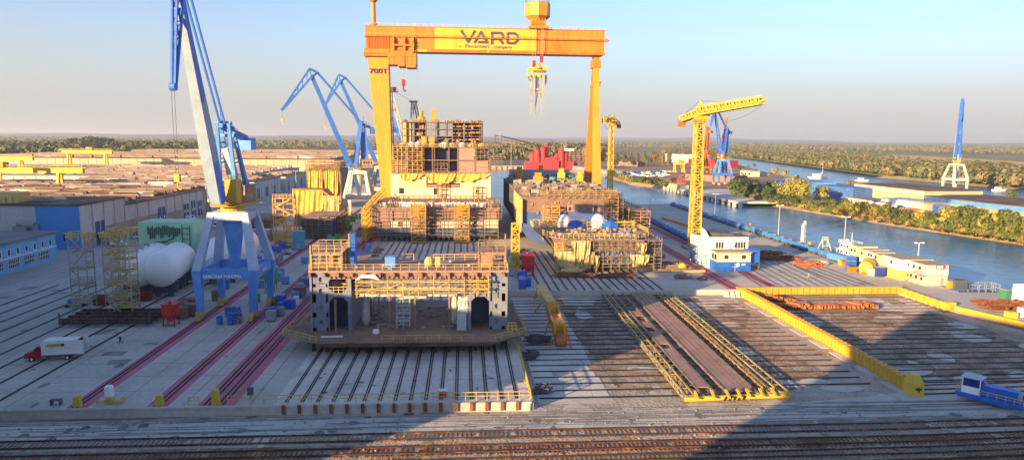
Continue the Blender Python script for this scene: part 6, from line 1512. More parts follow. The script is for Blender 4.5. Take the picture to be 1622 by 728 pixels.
b = M(); b.cb(6.2,-.25,6.0,.9,.5,.8); b.cb(7.3,-.25,6.6,.8,.5,.7); b.build('air_conditioner', white_s, t)
b = M(); b.box(.8,10.9,-5.4,-.3,2.9,5.6); an = b.build('annex_upper', mat('annex_cream',(.62,.55,.40),.6,var=.08), t)
b = M(); b.box(.7,11.0,-5.5,-.2,0,2.9); b.box(11.0,14.3,-3.8,0,2.4,6.1); b.build('annex_lower', bluev, t)
b = M(); b.box(.5,11.2,-5.8,-.1,5.6,5.85); b.build('annex_roof', wall_tan, an)
b = M(); b.box(3.0,4.2,-5.45,-5.38,3.7,4.9); b.box(8.2,9.4,-5.45,-5.38,3.7,4.9)
b.box(.74,.8,-5.0,-3.4,3.4,5.0); b.box(.74,.8,-2.8,-1.2,3.4,5.0); w_ = b.build('window', glass, an)
b = M(); b.box(2.8,4.4,-5.47,-5.40,3.5,3.7); b.box(8.0,9.6,-5.47,-5.40,3.5,3.7); b.build('sill', white_s, w_)
b = M(); b.box(6.2,6.3,-5.58,-5.5,.1,2.4); b.box(5.3,7.2,-5.58,-5.5,1.4,1.5); b.box(6.6,7.6,-5.56,-5.5,1.7,2.5); b.box(8.3,9.3,-5.56,-5.5,1.9,2.4); b.build('door_frame', white_s, t)
b = M()
for k in range(9): b.box(11.2+k*.32,11.5+k*.32,-1.3,-.2,2.2-k*.25,2.3-k*.25)
b.bar((14.2,-3.8,0),(14.2,-3.8,2.4),.25); b.bar((11.2,-3.7,0),(11.2,-3.7,2.4),.25); b.rail([(14.3,-.2,0),(14.3,-3.8,0)],1.1,.1,1); b.build('stair', grey_d, t)
t = thing('blue_site_cabin', 'small blue cabin with pale stripe between the front hull and the pink paving', 'cabin', (60.5,241,0)); b = M(); b.cb(0,0,.2,6,3,2.8); b.build('body', bluev, t); b = M(); b.cb(0,0,3.0,6.2,3.2,.2); b.build('roof', blue_g, t); b = M(); b.cb(1,-1.53,.5,1,.06,2); b.cb(-1.5,-1.53,1.4,1,.06,.9); b.build('door', white_s, t)
t = thing('yellow_dumpster', 'small yellow rounded machine on the low yellow pallet in front of the site office', 'machine', (63.8,196,0)); b = M(); b.ball((0,0,1.2),1.3,1.0,1.1,10,6); b.cb(0,0,.1,2.4,1.5,.7); b.build('body', yel_b, t); b = M(); b.cb(1,-2.2,0,10,.9,.6); b.build('pallet', yel_s, t)
t = thing('concrete_block_row', 'row of concrete blocks at the end of the pink paving', 'concrete blocks', (67,170.5,-1.4)); b = M()
for k in range(5): b.ring([(-1+k*1.4,-3.2,0),(0.1+k*1.4,-3.2,0),(.1+k*1.4,-1.2,0),(-1+k*1.4,-1.2,0)],[(-.9+k*1.4,-2.2,1.5),(0+k*1.4,-2.2,1.5),(0+k*1.4,-1.3,1.5),(-.9+k*1.4,-1.3,1.5)])
b.build('block', concrete_light, t)

# ================================================================== quay on the right: bogie trains, lamps, containers, boats
bg_ = thing('bogie', 'blue rail bogie in the long train along the river quay', 'bogie', (0,0,0), 0, 'blue bogies in a train along the river quay')
b = M(); b.box(-1.2,1.2,-1.9,1.9,1.0,1.8); b.box(-.9,.9,-1.2,1.2,1.8,2.3); b.build('frame', mat('bogie_blue',(.06,.24,.58),.5,var=.12), bg_)
b = M()
for y in (-2,-.8,.8,2): b.tube((-1.05,y,.55),(-.75,y,.55),.55,10); b.tube((.75,y,.55),(1.05,y,.55),.55,10)
b.box(-.7,.7,-2.6,2.6,.6,1.0); b.build('wheel_set', grey_d, bg_)
N1 = 27
for k in range(N1):
    f = k/(N1-1); x, y = 120.6-1.6*f, 392-f*180
    if k == 0: bg_.location = (x,y,0); bg_.scale = (1,.95,.95)
    else: dup(bg_, (x+random.uniform(-.15,.15),y,0))
N2 = 16
for k in range(N2): f = k/(N2-1); dup(bg_, (87.6-3.2*f,342-f*92,0), label='blue rail bogie in the shorter train running behind the yellow tower crane', group='blue bogies in the shorter train on the deck')
t = thing('quay_crane_rail', 'long orange brown crane rail beam along the river quay edge', 'rail beam', (0,0,0)); b = M(); b.bar((124.6,206,.5),(124.8,402,.5),.8,.9); b.build('beam', ora_y, t)
b = M()
for k in range(36): b.cb(124.7,208+k*5.4,0,1.4,.8,.35)
b.build('chair_plate', rust, t)
t = thing('yellow_pontoon_beam', 'yellow steel beam lying on the deck behind the tower crane mast', 'steel beam', (96,300,0), .0); b = M(); b.bar((0,28,.6),(3,-10,.6),1.0,1.0); b.build('beam', ora_y, t)
def lamp(label, x, y, h, m_=grey, z=0, heads=2):
    t = thing('street_lamp', label, 'lamp post', (x,y,z)); b = M(); b.tube((0,0,0),(0,0,h),.18,8,.1); b.cb(0,0,0,.6,.6,.4); b.build('pole', m_, t)
    b = M()
    for s in (-1,1)[:heads]: b.bar((0,0,h-.1),(s*1.0,0,h+.2),.12); b.cb(s*1.1,-.1,h-.1,.7,.5,.35)
    b.build('lamp_head', white, t)
lamp('lamp post with twin heads on the quay by the river, left of the boat',123.2,262,13,blue_g); lamp('lamp post with twin heads on the quay directly behind the white boat',127.4,222,13,blue_g)
lamp('lamp post behind the stacked site containers',136.5,197,11.0,white,z=-3); lamp('slim grey lamp post right of the front hull scaffold',83.5,306,11,grey_d)
lamp('slim lamp post at the far end of the quay',122.5,330,12,grey); lamp('lamp post standing on the shed road right of the long hall',-112,470,15,white)
t = thing('gangway_frame', 'white lattice mast and small frame on the river quay', 'mast', (123.4,243,0)); b = M(); b.lat((0,0,0),(0,0,8),.7,.5,8,.1); b.lat((1.4,1.4,0),(1.4,1.4,9),.7,.5,8,.1); b.build('mast', white_s, t)
t = thing('loading_frame', 'pale steel A frame standing on the quay edge', 'frame', (125.6,231,0)); b = M()
for x in (-1.6,1.6):
    b.bar((x,-2,0),(x*.6,0,4),.22); b.bar((x,2,0),(x*.6,0,4),.22)
b.bar((-1.2,0,4),(1.2,0,4),.3); b.bar((-1.5,-1,2),(1.5,-1,2),.2); b.rail([(-1,0,4),(1,0,4)],1.0,.12,.7); b.build('frame', cream, t)
t = thing('yellow_box', 'yellow box standing at the near end of the blue bogie train', 'box', (117.6,204,0)); b = M(); b.cb(0,0,.1,3,2,1.6); b.build('body', yel_b, t); b = M(); b.cb(0,0,0,2.6,1.6,.1); b.build('skid', grey_d, t)
t = thing('rail_wagon', 'light blue flat wagon at the end of the bogie train, next to the yellow box', 'wagon', (118.6,209,0), .1); b = M(); b.cb(0,0,.8,3.2,8,1.5); b.cb(0,0,2.3,2.8,7,.3); b.build('body', blue_l, t); b = M()
for y in (-3,-1,1,3): b.tube((-1.3,y,.5),(1.3,y,.5),.5,10)
b.build('wheel', grey_d, t)
t = thing('life_raft', 'round white and yellow rubber boat on the quay beside the orange steel stack', 'rubber boat', (111.5,206,0)); b = M(); b.lathe(0,0,[(1.6,.1),(2.0,.4),(1.8,.8),(1.2,.75),(1.1,.4)],14,1.3); b.build('hull', cream, t)
for k,(x,y,lab) in enumerate(((107,260,'small orange winch on the deck between the two bogie trains, nearer one'),(104,300,'small orange winch on the deck between the two bogie trains, farther one'),(123.6,290,'yellow quay bollard beside the crane rail beam, middle one'),(122.8,236,'yellow quay bollard beside the lattice mast'))):
    t = thing('quay_winch', lab, 'winch', (x,y,0)); b = M(); b.cb(0,0,0,1.5,1.3,1.0); b.lathe(0,0,[(.5,1),(.5,2.2),(.8,2.3),(.8,2.6)],10); b.build('body', ora_y, t)
_before = set(COL.objects)
# containers
def container(label, x, y, z, L, w, h, m_, rz=0, win=(), roof=wall_tan, door=False, side=-1):
    t = thing('site_container', label, 'container', (x,y,z), rz)
    b = M(); b.box(0,L,0,w,0,h-.12); b.build('body', m_, t)
    b = M(); b.box(-.08,L+.08,-.08,w+.08,h-.12,h); b.build('roof', roof, t)
    b = M()
    for xx in (.0,L-.15): b.box(xx-.03,xx+.18,-.04,.0,.0,h-.14)
    b.box(0,L,-.03,0,.0,.12); b.build('corner_post', m_, t)
    for kx in win:
        b = M(); b.box(kx,kx+.9,-.06,.0,1.2,2.1) if isinstance(kx,(int,float)) else b.box(-.05,0,kx[0],kx[0]+.9,1.2,2.1); w_ = b.build('window', glass, t)
    if door: b = M(); b.box(L*.7,L*.7+.9,-.06,0,.15,2.2); b.build('door', grey, t)
    return t
yw = mat('container_cream',(.70,.62,.36),.55,var=.08,col2=(.55,.45,.25),amt=.3)
c0 = math.radians(0)
container('upper cream site container, farthest left and highest of the riverside stack',121.4,213,2.7,6.2,4.4,3.3,yw,win=(3.6,(1.2,),(3.0,)))
container('lower purple grey container under the leftmost cream one',121.5,213.1,0,6.0,4.2,2.68,steel_g)
x_ = 121.2
for i,(y,zz,m_,lab,wn) in enumerate(((208.4,2.7,yw,'cream upper container just right of the leftmost one',((1,),)),(204.6,2.7,white,'white upper container with dark window, second from the left block',((.8,),(2,))),(200.8,2.7,yw,'cream upper container with air unit in the middle of the stack',((1.5,),)),(197.0,2.7,mat('bright_cream',(.78,.70,.46)),'bright cream upper container left of the wide white one',()))):
    container(lab,121.0+(i%2)*.5,y+.25,zz,7.6-i%2,3.1,2.9-.15*(i%3),m_,win=wn); 
for i,(y,m_,lab) in enumerate(((208.4,white,'white ground container below the cream row, left one'),(204.6,ora,'orange lower container behind the yellow tank'),(200.8,yw,'cream lower container behind the yellow tank'),(197.0,cream,'cream lower container right of the yellow tank'))):
    container(lab,121.3-(i%2)*.3,y+.25,0,7.6,3.1,2.68,m_)
container('wide white upper container with window facing the yard',120.6,190.4,2.75,9.2,6.4,3.1,white,win=(2.0,(4,)))
container('wide yellow lower container with window under the white one',120.7,190.5,0,9.0,6.3,2.72,mat('lower_yellow',(.72,.52,.14),.55,var=.08),win=(2.0,))
container('pale blue upper container with round lights at the right of the stack',122.8,183.2,2.75,6.4,7.0,2.9,blue_g,win=((2,),(4.5,)))
container('pale cream and blue lower container at the right end of the stack',122.9,183.3,0,6.2,6.9,2.72,cream,win=((1,),(3.2,),(5.4,)),door=True)
t = thing('sign_board', 'dark sign board with white and red marks on the rightmost upper container', 'sign', (126.6,183.1,4.7)); b = M(); b.box(-1,2.6,-.12,0,-.1,.9); b.build('panel', grey_d, t); b = M(); b.box(-.8,-.1,-.16,-.12,.1,.7); b.box(.1,.8,-.16,-.12,.1,.7); b.box(1.6,2.3,-.16,-.12,.0,.8); b.build('panel_mark', white_s, t); b = M(); b.box(1.05,1.45,-.16,-.12,.1,.7); b.build('red_mark', red, t)
t = thing('container_stair', 'steel stair against the pale blue upper container', 'stair', (122.3,186.5,0)); b = M(); 
for s in (0,.9): b.bar((-.6-s*0,3.5,.1),(-.6,-1.5,2.8),.14); b.bar((-.6-s,3.5,1.1),(-.6-s,-1.5,3.8),.09)
b.rail([(-.9,-1.5,2.8),(-.9,-4,2.8)],1.1,.1,1); b.box(-1,.4,-4,-1.5,2.65,2.8); b.build('frame', grey, t)
t = thing('dark_container', 'small dark crate container at the right end of the riverside stack', 'container', (129.6,179.6,0)); b = M(); b.cb(0,0,.1,3.4,2.4,2.3); b.build('box', grey_d, t); b = M()
for k in range(8): b.cb(-1.5+k*.43,-1.23,.2,.1,.06,2.1)
b.build('rib', navy, t)
t = thing('yellow_tank', 'ochre yellow rounded fuel tank leaning before the container stack', 'tank', (116.8,200.5,0)); b = M(); b.tube((-1.6,-2.5,2.0),(1.8,1.6,2.6),1.9,14); b.cb(.8,-.6,.0,4.2,3,1.2); b.build('body', tarp_y, t, smooth=False); b = M(); b.cb(-1.2,-2.6,0,2.6,1.4,.9); b.build('foot', ora, t)
for i,(x,y,w,h,m_,lab) in enumerate(((115.6,206.5,2.4,2.5,bluev,'blue site box left of the ochre tank'),(118.0,196.2,2.6,2.6,mat('deep_blue',(.02,.05,.25)),'navy box right of the ochre tank by the yellow container'),(116.2,196.8,2.0,2.1,mat('mint',(.3,.5,.42)),'mint green box right of the ochre tank'),(118.4,211.0,2.2,3.2,bluev,'blue upright cabin before the white ground container'),(127.6,180.0,1.4,1.8,ora_y,'small ochre box left of the dark crate container'))):
    t = thing('site_box', lab, 'box', (x,y,0)); b = M(); b.cb(0,0,.1,w,w*.8,h); b.build('body', m_, t); b = M(); b.cb(0,0,h+.1,w+.1,w*.8+.1,.1); b.build('lid', grey, t)
for i,(x,y,m_,lab) in enumerate(((119.2,214,yel_b,'yellow skip left of the stack, nearest the purple container'),(119.4,218,yel_b,'yellow skip left of the stack, middle one'),(119.6,222,yel,'yellow skip left of the stack, nearest the boat'),(117.2,211.8,ora,'orange red box on the paving before the stack, left one'),(114.2,203.2,ora,'orange red box on the paving before the stack, right one'))):
    t = thing('small_skip', lab, 'skip', (x,y,0)); b = M(); b.ring([(-.8,-.7,0),(.8,-.7,0),(.8,.7,0),(-.8,.7,0)],[(-1.3,-.9,1.6),(1.3,-.9,1.6),(1.3,.9,1.6),(-1.3,.9,1.6)]); b.build('tub', m_, t); b = M(); b.box(-1.1,1.1,-.7,.7,1.6,1.65); b.build('load', dark, t)
for o in set(COL.objects)-_before:
    if o.parent is None: o.location.y -= 9.5
# boats
t = thing('river_boat', 'white workboat with two cabin decks moored behind the quay', 'boat', (134.5,232,-4), R(96))
b = M(); st = [(-9,2.2),(-8.5,2.6),(5,2.6),(8,1.4),(9.6,0)]; L_ = [(x,w) for x,w in st]; dk_ = [(x,w,2.2+max(0,(x-4))*.15) for x,w in st]
b.ring([(x,-w*.75,-.3) for x,w in st]+[(x,w*.75,-.3) for x,w in st[::-1][1:]],[(x,-w,z) for x,w,z in dk_]+[(x,w,z) for x,w,z in dk_[::-1][1:]]); b.build('hull', navy, t)
b = M(); b.box(-6.5,3.5,-1.9,1.9,2.2,4.6); b.box(-4.5,2.0,-1.6,1.6,4.7,6.6); cb_ = b.build('cabin', white_s, t)
b = M(); b.box(-7,4.0,-2.2,2.2,4.6,4.7); b.box(-5,2.6,-1.9,1.9,6.6,6.72); b.build('roof', white, cb_)
b = M()
for k in range(6):
    for s in (-1,1): b.box(-6+k*1.55,-5+k*1.55,s*1.92-.02,s*1.92+.02,3.2,4.1)
for k in range(4):
    for s in (-1,1): b.box(-4.2+k*1.55,-3.2+k*1.55,s*1.62-.02,s*1.62+.02,5.3,6.2)
b.build('window', glass, cb_)
b = M(); b.rail([(-8.6,-2.4,2.3),(4.8,-2.5,2.3)],1,.08,1.4); b.rail([(-8.6,2.4,2.3),(4.8,2.5,2.3)],1,.08,1.4); b.rail([(-5,-1.9,6.7),(2.5,-1.9,6.7),(2.5,1.9,6.7),(-5,1.9,6.7)],.9,.07,1.4); b.bar((-2,0,6.7),(-2,0,10.5),.14); b.ball((.5,0,7.4),.8,.8,.7,10,6); b.build('rail_and_mast', white_s, t)
t = thing('work_pontoon', 'dark floating work pontoon with railings moored off the quay at right', 'pontoon', (138.6,172.5,-4), .05)
b = M(); b.ring([(-6.5,-2.6,-.3),(6.5,-2.6,-.3),(8.8,2.6,-.3),(-6.5,2.6,-.3)],[(-7,-2.8,1.5),(7,-2.8,1.5),(9.6,2.8,1.3),(-7,2.8,1.5)]); b.build('hull', navy, t)
b = M(); b.cb(-1,0,1.5,9,3.6,1.1); b.build('deck_box', grey_d, t)
b = M(); b.rail([(-4.5,-1.4,2.6),(3.5,-1.4,2.6),(3.5,1.4,2.6),(-4.5,1.4,2.6),(-4.5,-1.4,2.6)],2.2,.13,1.8); b.build('railing', grey, t)

# ================================================================== halls behind the camera that shade the front of the yard
def shade_hall(label, p0, p1, a0, a1, h):
    D = Vector((.75,.66)); N = Vector((.66,-.75)); D.normalize(); N.normalize()
    pt = [D*a+N*p for a,p in ((a0,p0),(a0,p1),(a1,p1),(a1,p0))]
    t = thing('assembly_hall', label, 'building', (0,0,-1.4)); b = M(); b.poly(pt,0,h); b.build('wall', wall_g, t)
    c = (pt[0]+pt[1]+pt[2]+pt[3])/4; b = M(); b.poly([c+(q-c)*1.01 for q in pt],h,h+.8); b.build('roof', roof_g, t)
shade_hall('large hall behind the camera on the left, lower wing', -121, -73, -75, -20, 26)
shade_hall('large hall behind the camera on the left, higher wing', -300, -120.9, -75, -20, 36)
shade_hall('large hall behind the camera on the right', -42, 60, -85, -26, 38.5)
# ================================================================== the far bank, its works, the woods and the skyline
random.seed(33)
land = mat('far_land_soil', (.15,.15,.055), .95, var=.25, scale=.006, col2=(.32,.235,.10), amt=.5, scale2=.0035, fine=.05)
bank = mat('sandy_bank', (.48,.36,.20), .95, var=.2, scale=.1)
field = mat('stubble_field', (.55,.37,.12), .95, var=.15, scale=.01, fine=.1)
dirt = mat('yard_dirt', (.30,.20,.13), .95, var=.25, scale=.05, col2=(.2,.16,.12), amt=.5, scale2=.02, fine=.5)
shore = [(690,263),(760,264),(830,264),(900,270),(962,281),(1000,292),(1050,298),(1130,312),(1165,314),(1235,327),(1330,342),(1440,360),(1622,386),(1800,414)]
sp = [G(x,y,-4) for x,y in shore]
inner = [(1900,352),(1622,318),(1500,308),(1350,298),(1250,284),(1190,270),(1160,260),(1143,251)]
ip = [G(x,y,-4) for x,y in inner]
ext = Vector((520,150,0)); 
w0 = G(690,263,-4)
sheet('far_bank_land', [(w0.x-10,w0.y-10)]+[(p.x,p.y) for p in sp]+[(p.x,p.y) for p in ip]+[(G(1120,250,-4).x,G(1120,250,-4).y),(520,3200),(-200,3200),(-200,930)], -1.6, dirt, 4)
b = M()
for a, c in zip(sp, sp[1:]):
    d = (c-a).normalized(); nrm = Vector((-d.y,d.x,0)); nrm = nrm if nrm.y > 0 else -nrm
    b.add([(a.x-nrm.x*5,a.y-nrm.y*5,-4.3),(c.x-nrm.x*5,c.y-nrm.y*5,-4.3),(c.x+nrm.x*4,c.y+nrm.y*4,-1.4),(a.x+nrm.x*4,a.y+nrm.y*4,-1.4)], [(0,1,2,3)])
b.build('shore', bank)['kind'] = 'structure'
outer = [(1120,250),(1160,249.5),(1200,254),(1300,268),(1400,281),(1500,289),(1622,300),(1900,330)]
op = [G(x,y,-4) for x,y in outer]
far_poly = [(p.x,p.y) for p in op]+[(9000,1500),(26000,6000),(26000,25900),(-26000,25900),(-26000,861),(-46,861),(-201,931),(-200,3201),(521,3201)]
sheet('far_plain', far_poly, -1.5, land, 4)
b = M()
for a, c in zip(op, op[1:]):
    d = (c-a).normalized(); nrm = Vector((-d.y,d.x,0)); nrm = nrm if nrm.y > 0 else -nrm
    b.add([(a.x-nrm.x*14,a.y-nrm.y*14,-4.3),(c.x-nrm.x*14,c.y-nrm.y*14,-4.3),(c.x+nrm.x*10,c.y+nrm.y*10,-1.2),(a.x+nrm.x*10,a.y+nrm.y*10,-1.2)], [(0,1,2,3)])
b.build('shore', bank)['kind'] = 'structure'
sheet('stubble_field', [tuple(G(x,y,-1))[:2] for x,y in ((1385,252),(1640,270),(1900,292),(1900,268),(1640,257),(1480,247),(1390,244))], -1.44, field)
sheet('stubble_field', [tuple(G(x,y,-1))[:2] for x,y in ((1215,240),(1285,242),(1285,238.5),(1215,236.5))], -1.44, field)
sheet('stubble_field', [tuple(G(x,y,-1))[:2] for x,y in ((-300,229),(300,231),(300,226),(-300,222))], -1.44, field)
# hills along the skyline
for name, Y0, hh, seed in (('low_hills',9000,62,2),('low_hills',14000,95,5)):
    b = M(); n_ = 160; vs = []; fs = []; x0, x1 = -Y0*1.5, Y0*1.7
    for i in range(n_+1):
        x = x0+(x1-x0)*i/n_; u = i/n_*60+seed*7
        h = hh*(.55+.25*math.sin(u*.21)+.15*math.sin(u*.63+1)+.08*math.sin(u*1.9))
        for yy, zz in ((Y0,-1.6),(Y0+500,h*.75),(Y0+1100,h),(Y0+2500,-1.6)): vs.append((x,yy,zz))
    for i in range(n_):
        for k in range(3): a = i*4+k; fs.append((a,a+4,a+5,a+1))
    b.add(vs, fs); b.build(name, mat('wooded_hill',(.06,.085,.05),.95,var=.35,scale=.004,fine=.02), smooth=True)['kind'] = 'structure'

# foliage
def leafmat(name, c, c2):
    m = mat(name, c, .85, var=.35, scale=.35, col2=c2, amt=.5, scale2=.12, fine=1.2)
    return m
lf_g = leafmat('leaf_green', (.11,.14,.035), (.19,.19,.045)); lf_y = leafmat('leaf_yellow_green', (.30,.28,.05), (.40,.32,.06))
lf_d = leafmat('leaf_dark_green', (.055,.085,.035), (.095,.115,.04)); lf_o = leafmat('leaf_autumn_orange', (.24,.17,.05), (.17,.15,.05))
lf_p = leafmat('leaf_poplar', (.15,.15,.06), (.10,.115,.05)); bark = mat('bark', (.12,.09,.065), .95, var=.3)
def crown_pts(rng, R_, Hc, z0, lobes, shape):
    L = []
    for k in range(lobes):
        a = rng.random()*6.283; f = rng.random()
        if shape == 'col': rr = R_*.55*rng.random(); zz = z0+Hc*(.12+.8*k/lobes); lr = R_*(.65+.3*rng.random())*(1-.45*k/lobes)
        else: rr = R_*.62*math.sqrt(rng.random()); zz = z0+Hc*(.25+.55*f*(1-.5*(rr/R_))); lr = R_*(.34+.22*rng.random())
        L.append((rr*math.cos(a), rr*math.sin(a), zz, lr))
    return L
def crown(b, rng, R_, Hc, z0, lobes, leaf, n, shape='round', c=(0,0,0)):
    L = crown_pts(rng, R_, Hc, z0, lobes, shape)
    for _ in range(n):
        lx, ly, lz, lr = rng.choice(L)
        th = rng.random()*6.283; cz = rng.uniform(-.75,1); s_ = math.sqrt(max(0,1-cz*cz)); nx, ny, nz = s_*math.cos(th), s_*math.sin(th), cz
        r_ = lr*(1-.35*rng.random()**2)
        p = Vector((lx+nx*r_, ly+ny*r_, lz+nz*r_*.85))+Vector(c)
        nv = Vector((nx,ny,nz+.35))+Vector((rng.uniform(-.7,.7),rng.uniform(-.7,.7),rng.uniform(-.5,.5))); nv.normalize()
        a = nv.orthogonal().normalized(); bb = nv.cross(a); ang = rng.random()*3.14; a, bb = a*math.cos(ang)+bb*math.sin(ang), bb*math.cos(ang)-a*math.sin(ang)
        s = leaf*rng.uniform(.6,1.35)
        o = len(b.v); b.v += [tuple(p-a*s), tuple(p-bb*s*.7), tuple(p+a*s), tuple(p+bb*s*.7)]; b.f.append((o,o+1,o+2,o+3))
def mk_tree(name, seed, h, R_, m_, leaf, n, lobes=9, shape='round', tr=.28):
    rng = random.Random(seed); t = thing(name, '', 'tree')
    b = M(); b.tube((0,0,0),(rng.uniform(-.3,.3),0,h*.55),tr*h/12,7,tr*h/28)
    for k in range(5): a = rng.random()*6.28; b.tube((0,0,h*(.25+.06*k)),(math.cos(a)*R_*.6,math.sin(a)*R_*.6,h*(.55+.07*k)),tr*h/30,5,.04)
    b.build('trunk', bark, t)
    b = M(); crown(b, rng, R_, h*.88, h*.14, lobes, leaf, n, shape); b.build('crown', m_, t)
    return t
TREES = {}
def plant(kind, x, y, s, label, group=None, z=-1.5, rz=None):
    if kind not in TREES:
        spec = dict(g1=(1,9,4.2,lf_g,.42,900,10),g2=(2,8,3.8,lf_g,.42,800,8),y1=(3,8.5,3.6,lf_y,.42,800,9),d1=(4,9,4.6,lf_d,.45,900,10),o1=(5,7,3.4,lf_o,.42,650,8),
                    big=(6,17.5,11.5,lf_y,.55,3600,26),p1=(7,24,5.0,lf_p,.7,1200,12,'col'),p2=(8,26,5.5,lf_o,.7,1100,12,'col'),p3=(9,22,6.5,lf_g,.8,1100,14),p4=(17,24,4.6,lf_d,.7,1300,12,'col'),
                    s1=(10,4.2,3.2,lf_g,.4,420,8),s2=(11,3.8,3.0,lf_y,.4,380,8),s3=(12,3.6,3.2,lf_o,.4,360,8))[kind]
        TREES[kind] = mk_tree('shrub' if kind[0]=='s' else ('broadleaf_tree' if kind[0]!='p' else 'poplar_tree'), *spec[:8] if len(spec)>7 else spec); o = TREES[kind]
        o.location = (x,y,z); o.rotation_euler = (0,0,random.random()*6); o.scale = (s,)*3; tag(o, label, 'tree' if kind[0]!='s' else 'shrub', group)
    else: o = dup(TREES[kind], (x,y,z), rz or random.random()*6.28, label, group, s); o['category'] = 'tree' if kind[0]!='s' else 'shrub'; 
    if not group and 'group' in o: del o['group']
    return o
plant('big', *G(1258,323,-1.5)[:2], 1.0, 'very big round yellow green tree standing alone on the far bank')
plant('y1', *G(1302,322,-1.5)[:2], 1.5, 'smaller yellow green tree just right of the very big round tree')
LAB = dict(g1='green tree in the belt along the far river bank',g2='small green tree in the belt along the far river bank',y1='yellow green tree in the belt along the far river bank',d1='dark green tree in the belt along the far river bank',o1='orange brown autumn tree in the belt along the far river bank',
           s1='green shrub at the foot of the bank belt by the water',s2='yellow green shrub at the foot of the bank belt by the water',s3='orange shrub at the foot of the bank belt by the water')
def shore_y(x, pl=shore):
    for a, c in zip(pl, pl[1:]):
        if a[0] <= x <= c[0]: return a[1]+(c[1]-a[1])*(x-a[0])/(c[0]-a[0])
    return pl[-1][1]
def belt(x0, x1, n, kinds, lo, hi, smin, smax, grp):
    for k in range(n):
        x = x0+(x1-x0)*(k+random.random())/n; y = shore_y(x)-random.uniform(lo,hi); kd = random.choice(kinds); p = G(x,y,-1.5)
        plant(kd, p.x, p.y, random.uniform(smin,smax), LAB[kd] , grp+' '+LAB[kd].split(' in ')[0].split(' at ')[0])
belt(1158,1230,16,['d1','d1','g1'],3,10,1.15,1.6,'far bank belt:')
belt(1225,1330,18,['g1','d1','g2'],2,7,.6,.85,'far bank belt:')
belt(1310,1500,40,['g1','g2','g1','y1','d1','g2','o1'],2.5,9,.8,1.1,'far bank belt:')
belt(1500,1680,42,['y1','g1','g2','g2','g1'],3,14,1.0,1.45,'far bank belt:')
belt(1680,1790,16,['g1','g2','y1'],3,14,.75,1.2,'far bank belt:')
belt(1160,1700,70,['s1','s1','s2','s3'],1.2,3.4,.7,1.15,'far bank belt:')
belt(1030,1060,8,['s2','s1'],1.2,4,1.2,2.0,'far bank belt:'); belt(965,1030,12,['s1','s2'],1.5,6,1.0,1.8,'far bank belt:')
for x,y,s,kd in ((1170,272,1.1,'g1'),(1186,268,.9,'o1'),(1200,276,.9,'g2'),(1218,282,1.0,'o1'),(1228,279,1.35,'y1'),(1243,282,1.3,'y1'),(1178,282,.7,'o1'),(1345,302,1.3,'o1'),(1352,300,1.1,'o1'),(1262,287,.8,'g1'),(1195,265,.8,'g1'),(1330,330,.6,'o1'),(1600,318,1,'g1')):
    p = G(x,y,-1.5); plant(kd,p.x,p.y,s,{'g1':'green tree among the buildings of the far bank strip','g2':'small green tree among the buildings of the far bank strip','o1':'rusty brown tree among the buildings of the far bank strip','y1':'yellow green tree among the buildings of the far bank strip'}[kd],'far strip '+kd.replace('1','').replace('2',' small'))
PL = dict(p1='tall olive poplar in the grove beyond the right gantry leg',p2='tall orange brown poplar in the grove beyond the right gantry leg',p3='tall green broad tree in the grove beyond the right gantry leg')
for k in range(34):
    x = random.uniform(972,1150); y = random.uniform(258,268) if x < 1060 else random.uniform(246,256); kd = random.choice(('p1','p2','p3','p1')); p = G(x,y,-1.5)
    plant(kd,p.x,p.y,random.uniform(.7,1.05)*(1.0 if x<1060 else .85),PL[kd],'grove '+kd)
for k in range(26):
    x = 106+k*3.2+random.uniform(-2,2); p = G(x,random.uniform(245,249),-1.5); plant('p4' if k%4 else 'p1',p.x,p.y,1.5+random.uniform(-.05,.1)-.02*abs(k-13),'very tall poplar of the dense dark grove on the left skyline','left poplar grove')
for k in range(40):
    x = random.uniform(-160,330); p = G(x,random.uniform(252,261),-1.5); kd = random.choice(('d1','d1','d1','g1')); plant(kd,p.x,p.y,random.uniform(2.2,2.9),{'g1':'green','g2':'bushy green','d1':'dark green'}[kd]+' tree of the wood behind the yellow yard gantries on the left','left wood '+kd)
for x,y,s,kd in ((25,293,1.4,'y1'),(34,293,1.3,'g1'),(285,284,1.4,'y1'),(276,283,1.2,'o1'),(265,300,.8,'s2'),(392,277,.9,'y1'),(410,275,.7,'o1'),(300,284,1.0,'g1')):
    p = G(x,y,0); plant(kd,p.x,p.y,s,'lone '+{'y':'yellow green tree','g':'green tree','o':'orange tree','s':'yellow shrub'}[kd[0]]+' growing between the shed roofs'+{25:', far left one',34:' at far left, right of the yellow one',285:' left of the big crane boom',276:' left of the crane boom',265:' among the skylights',392:' right of the crane',410:' farther right of the crane',300:' touching the crane boom'}[x],z=0)

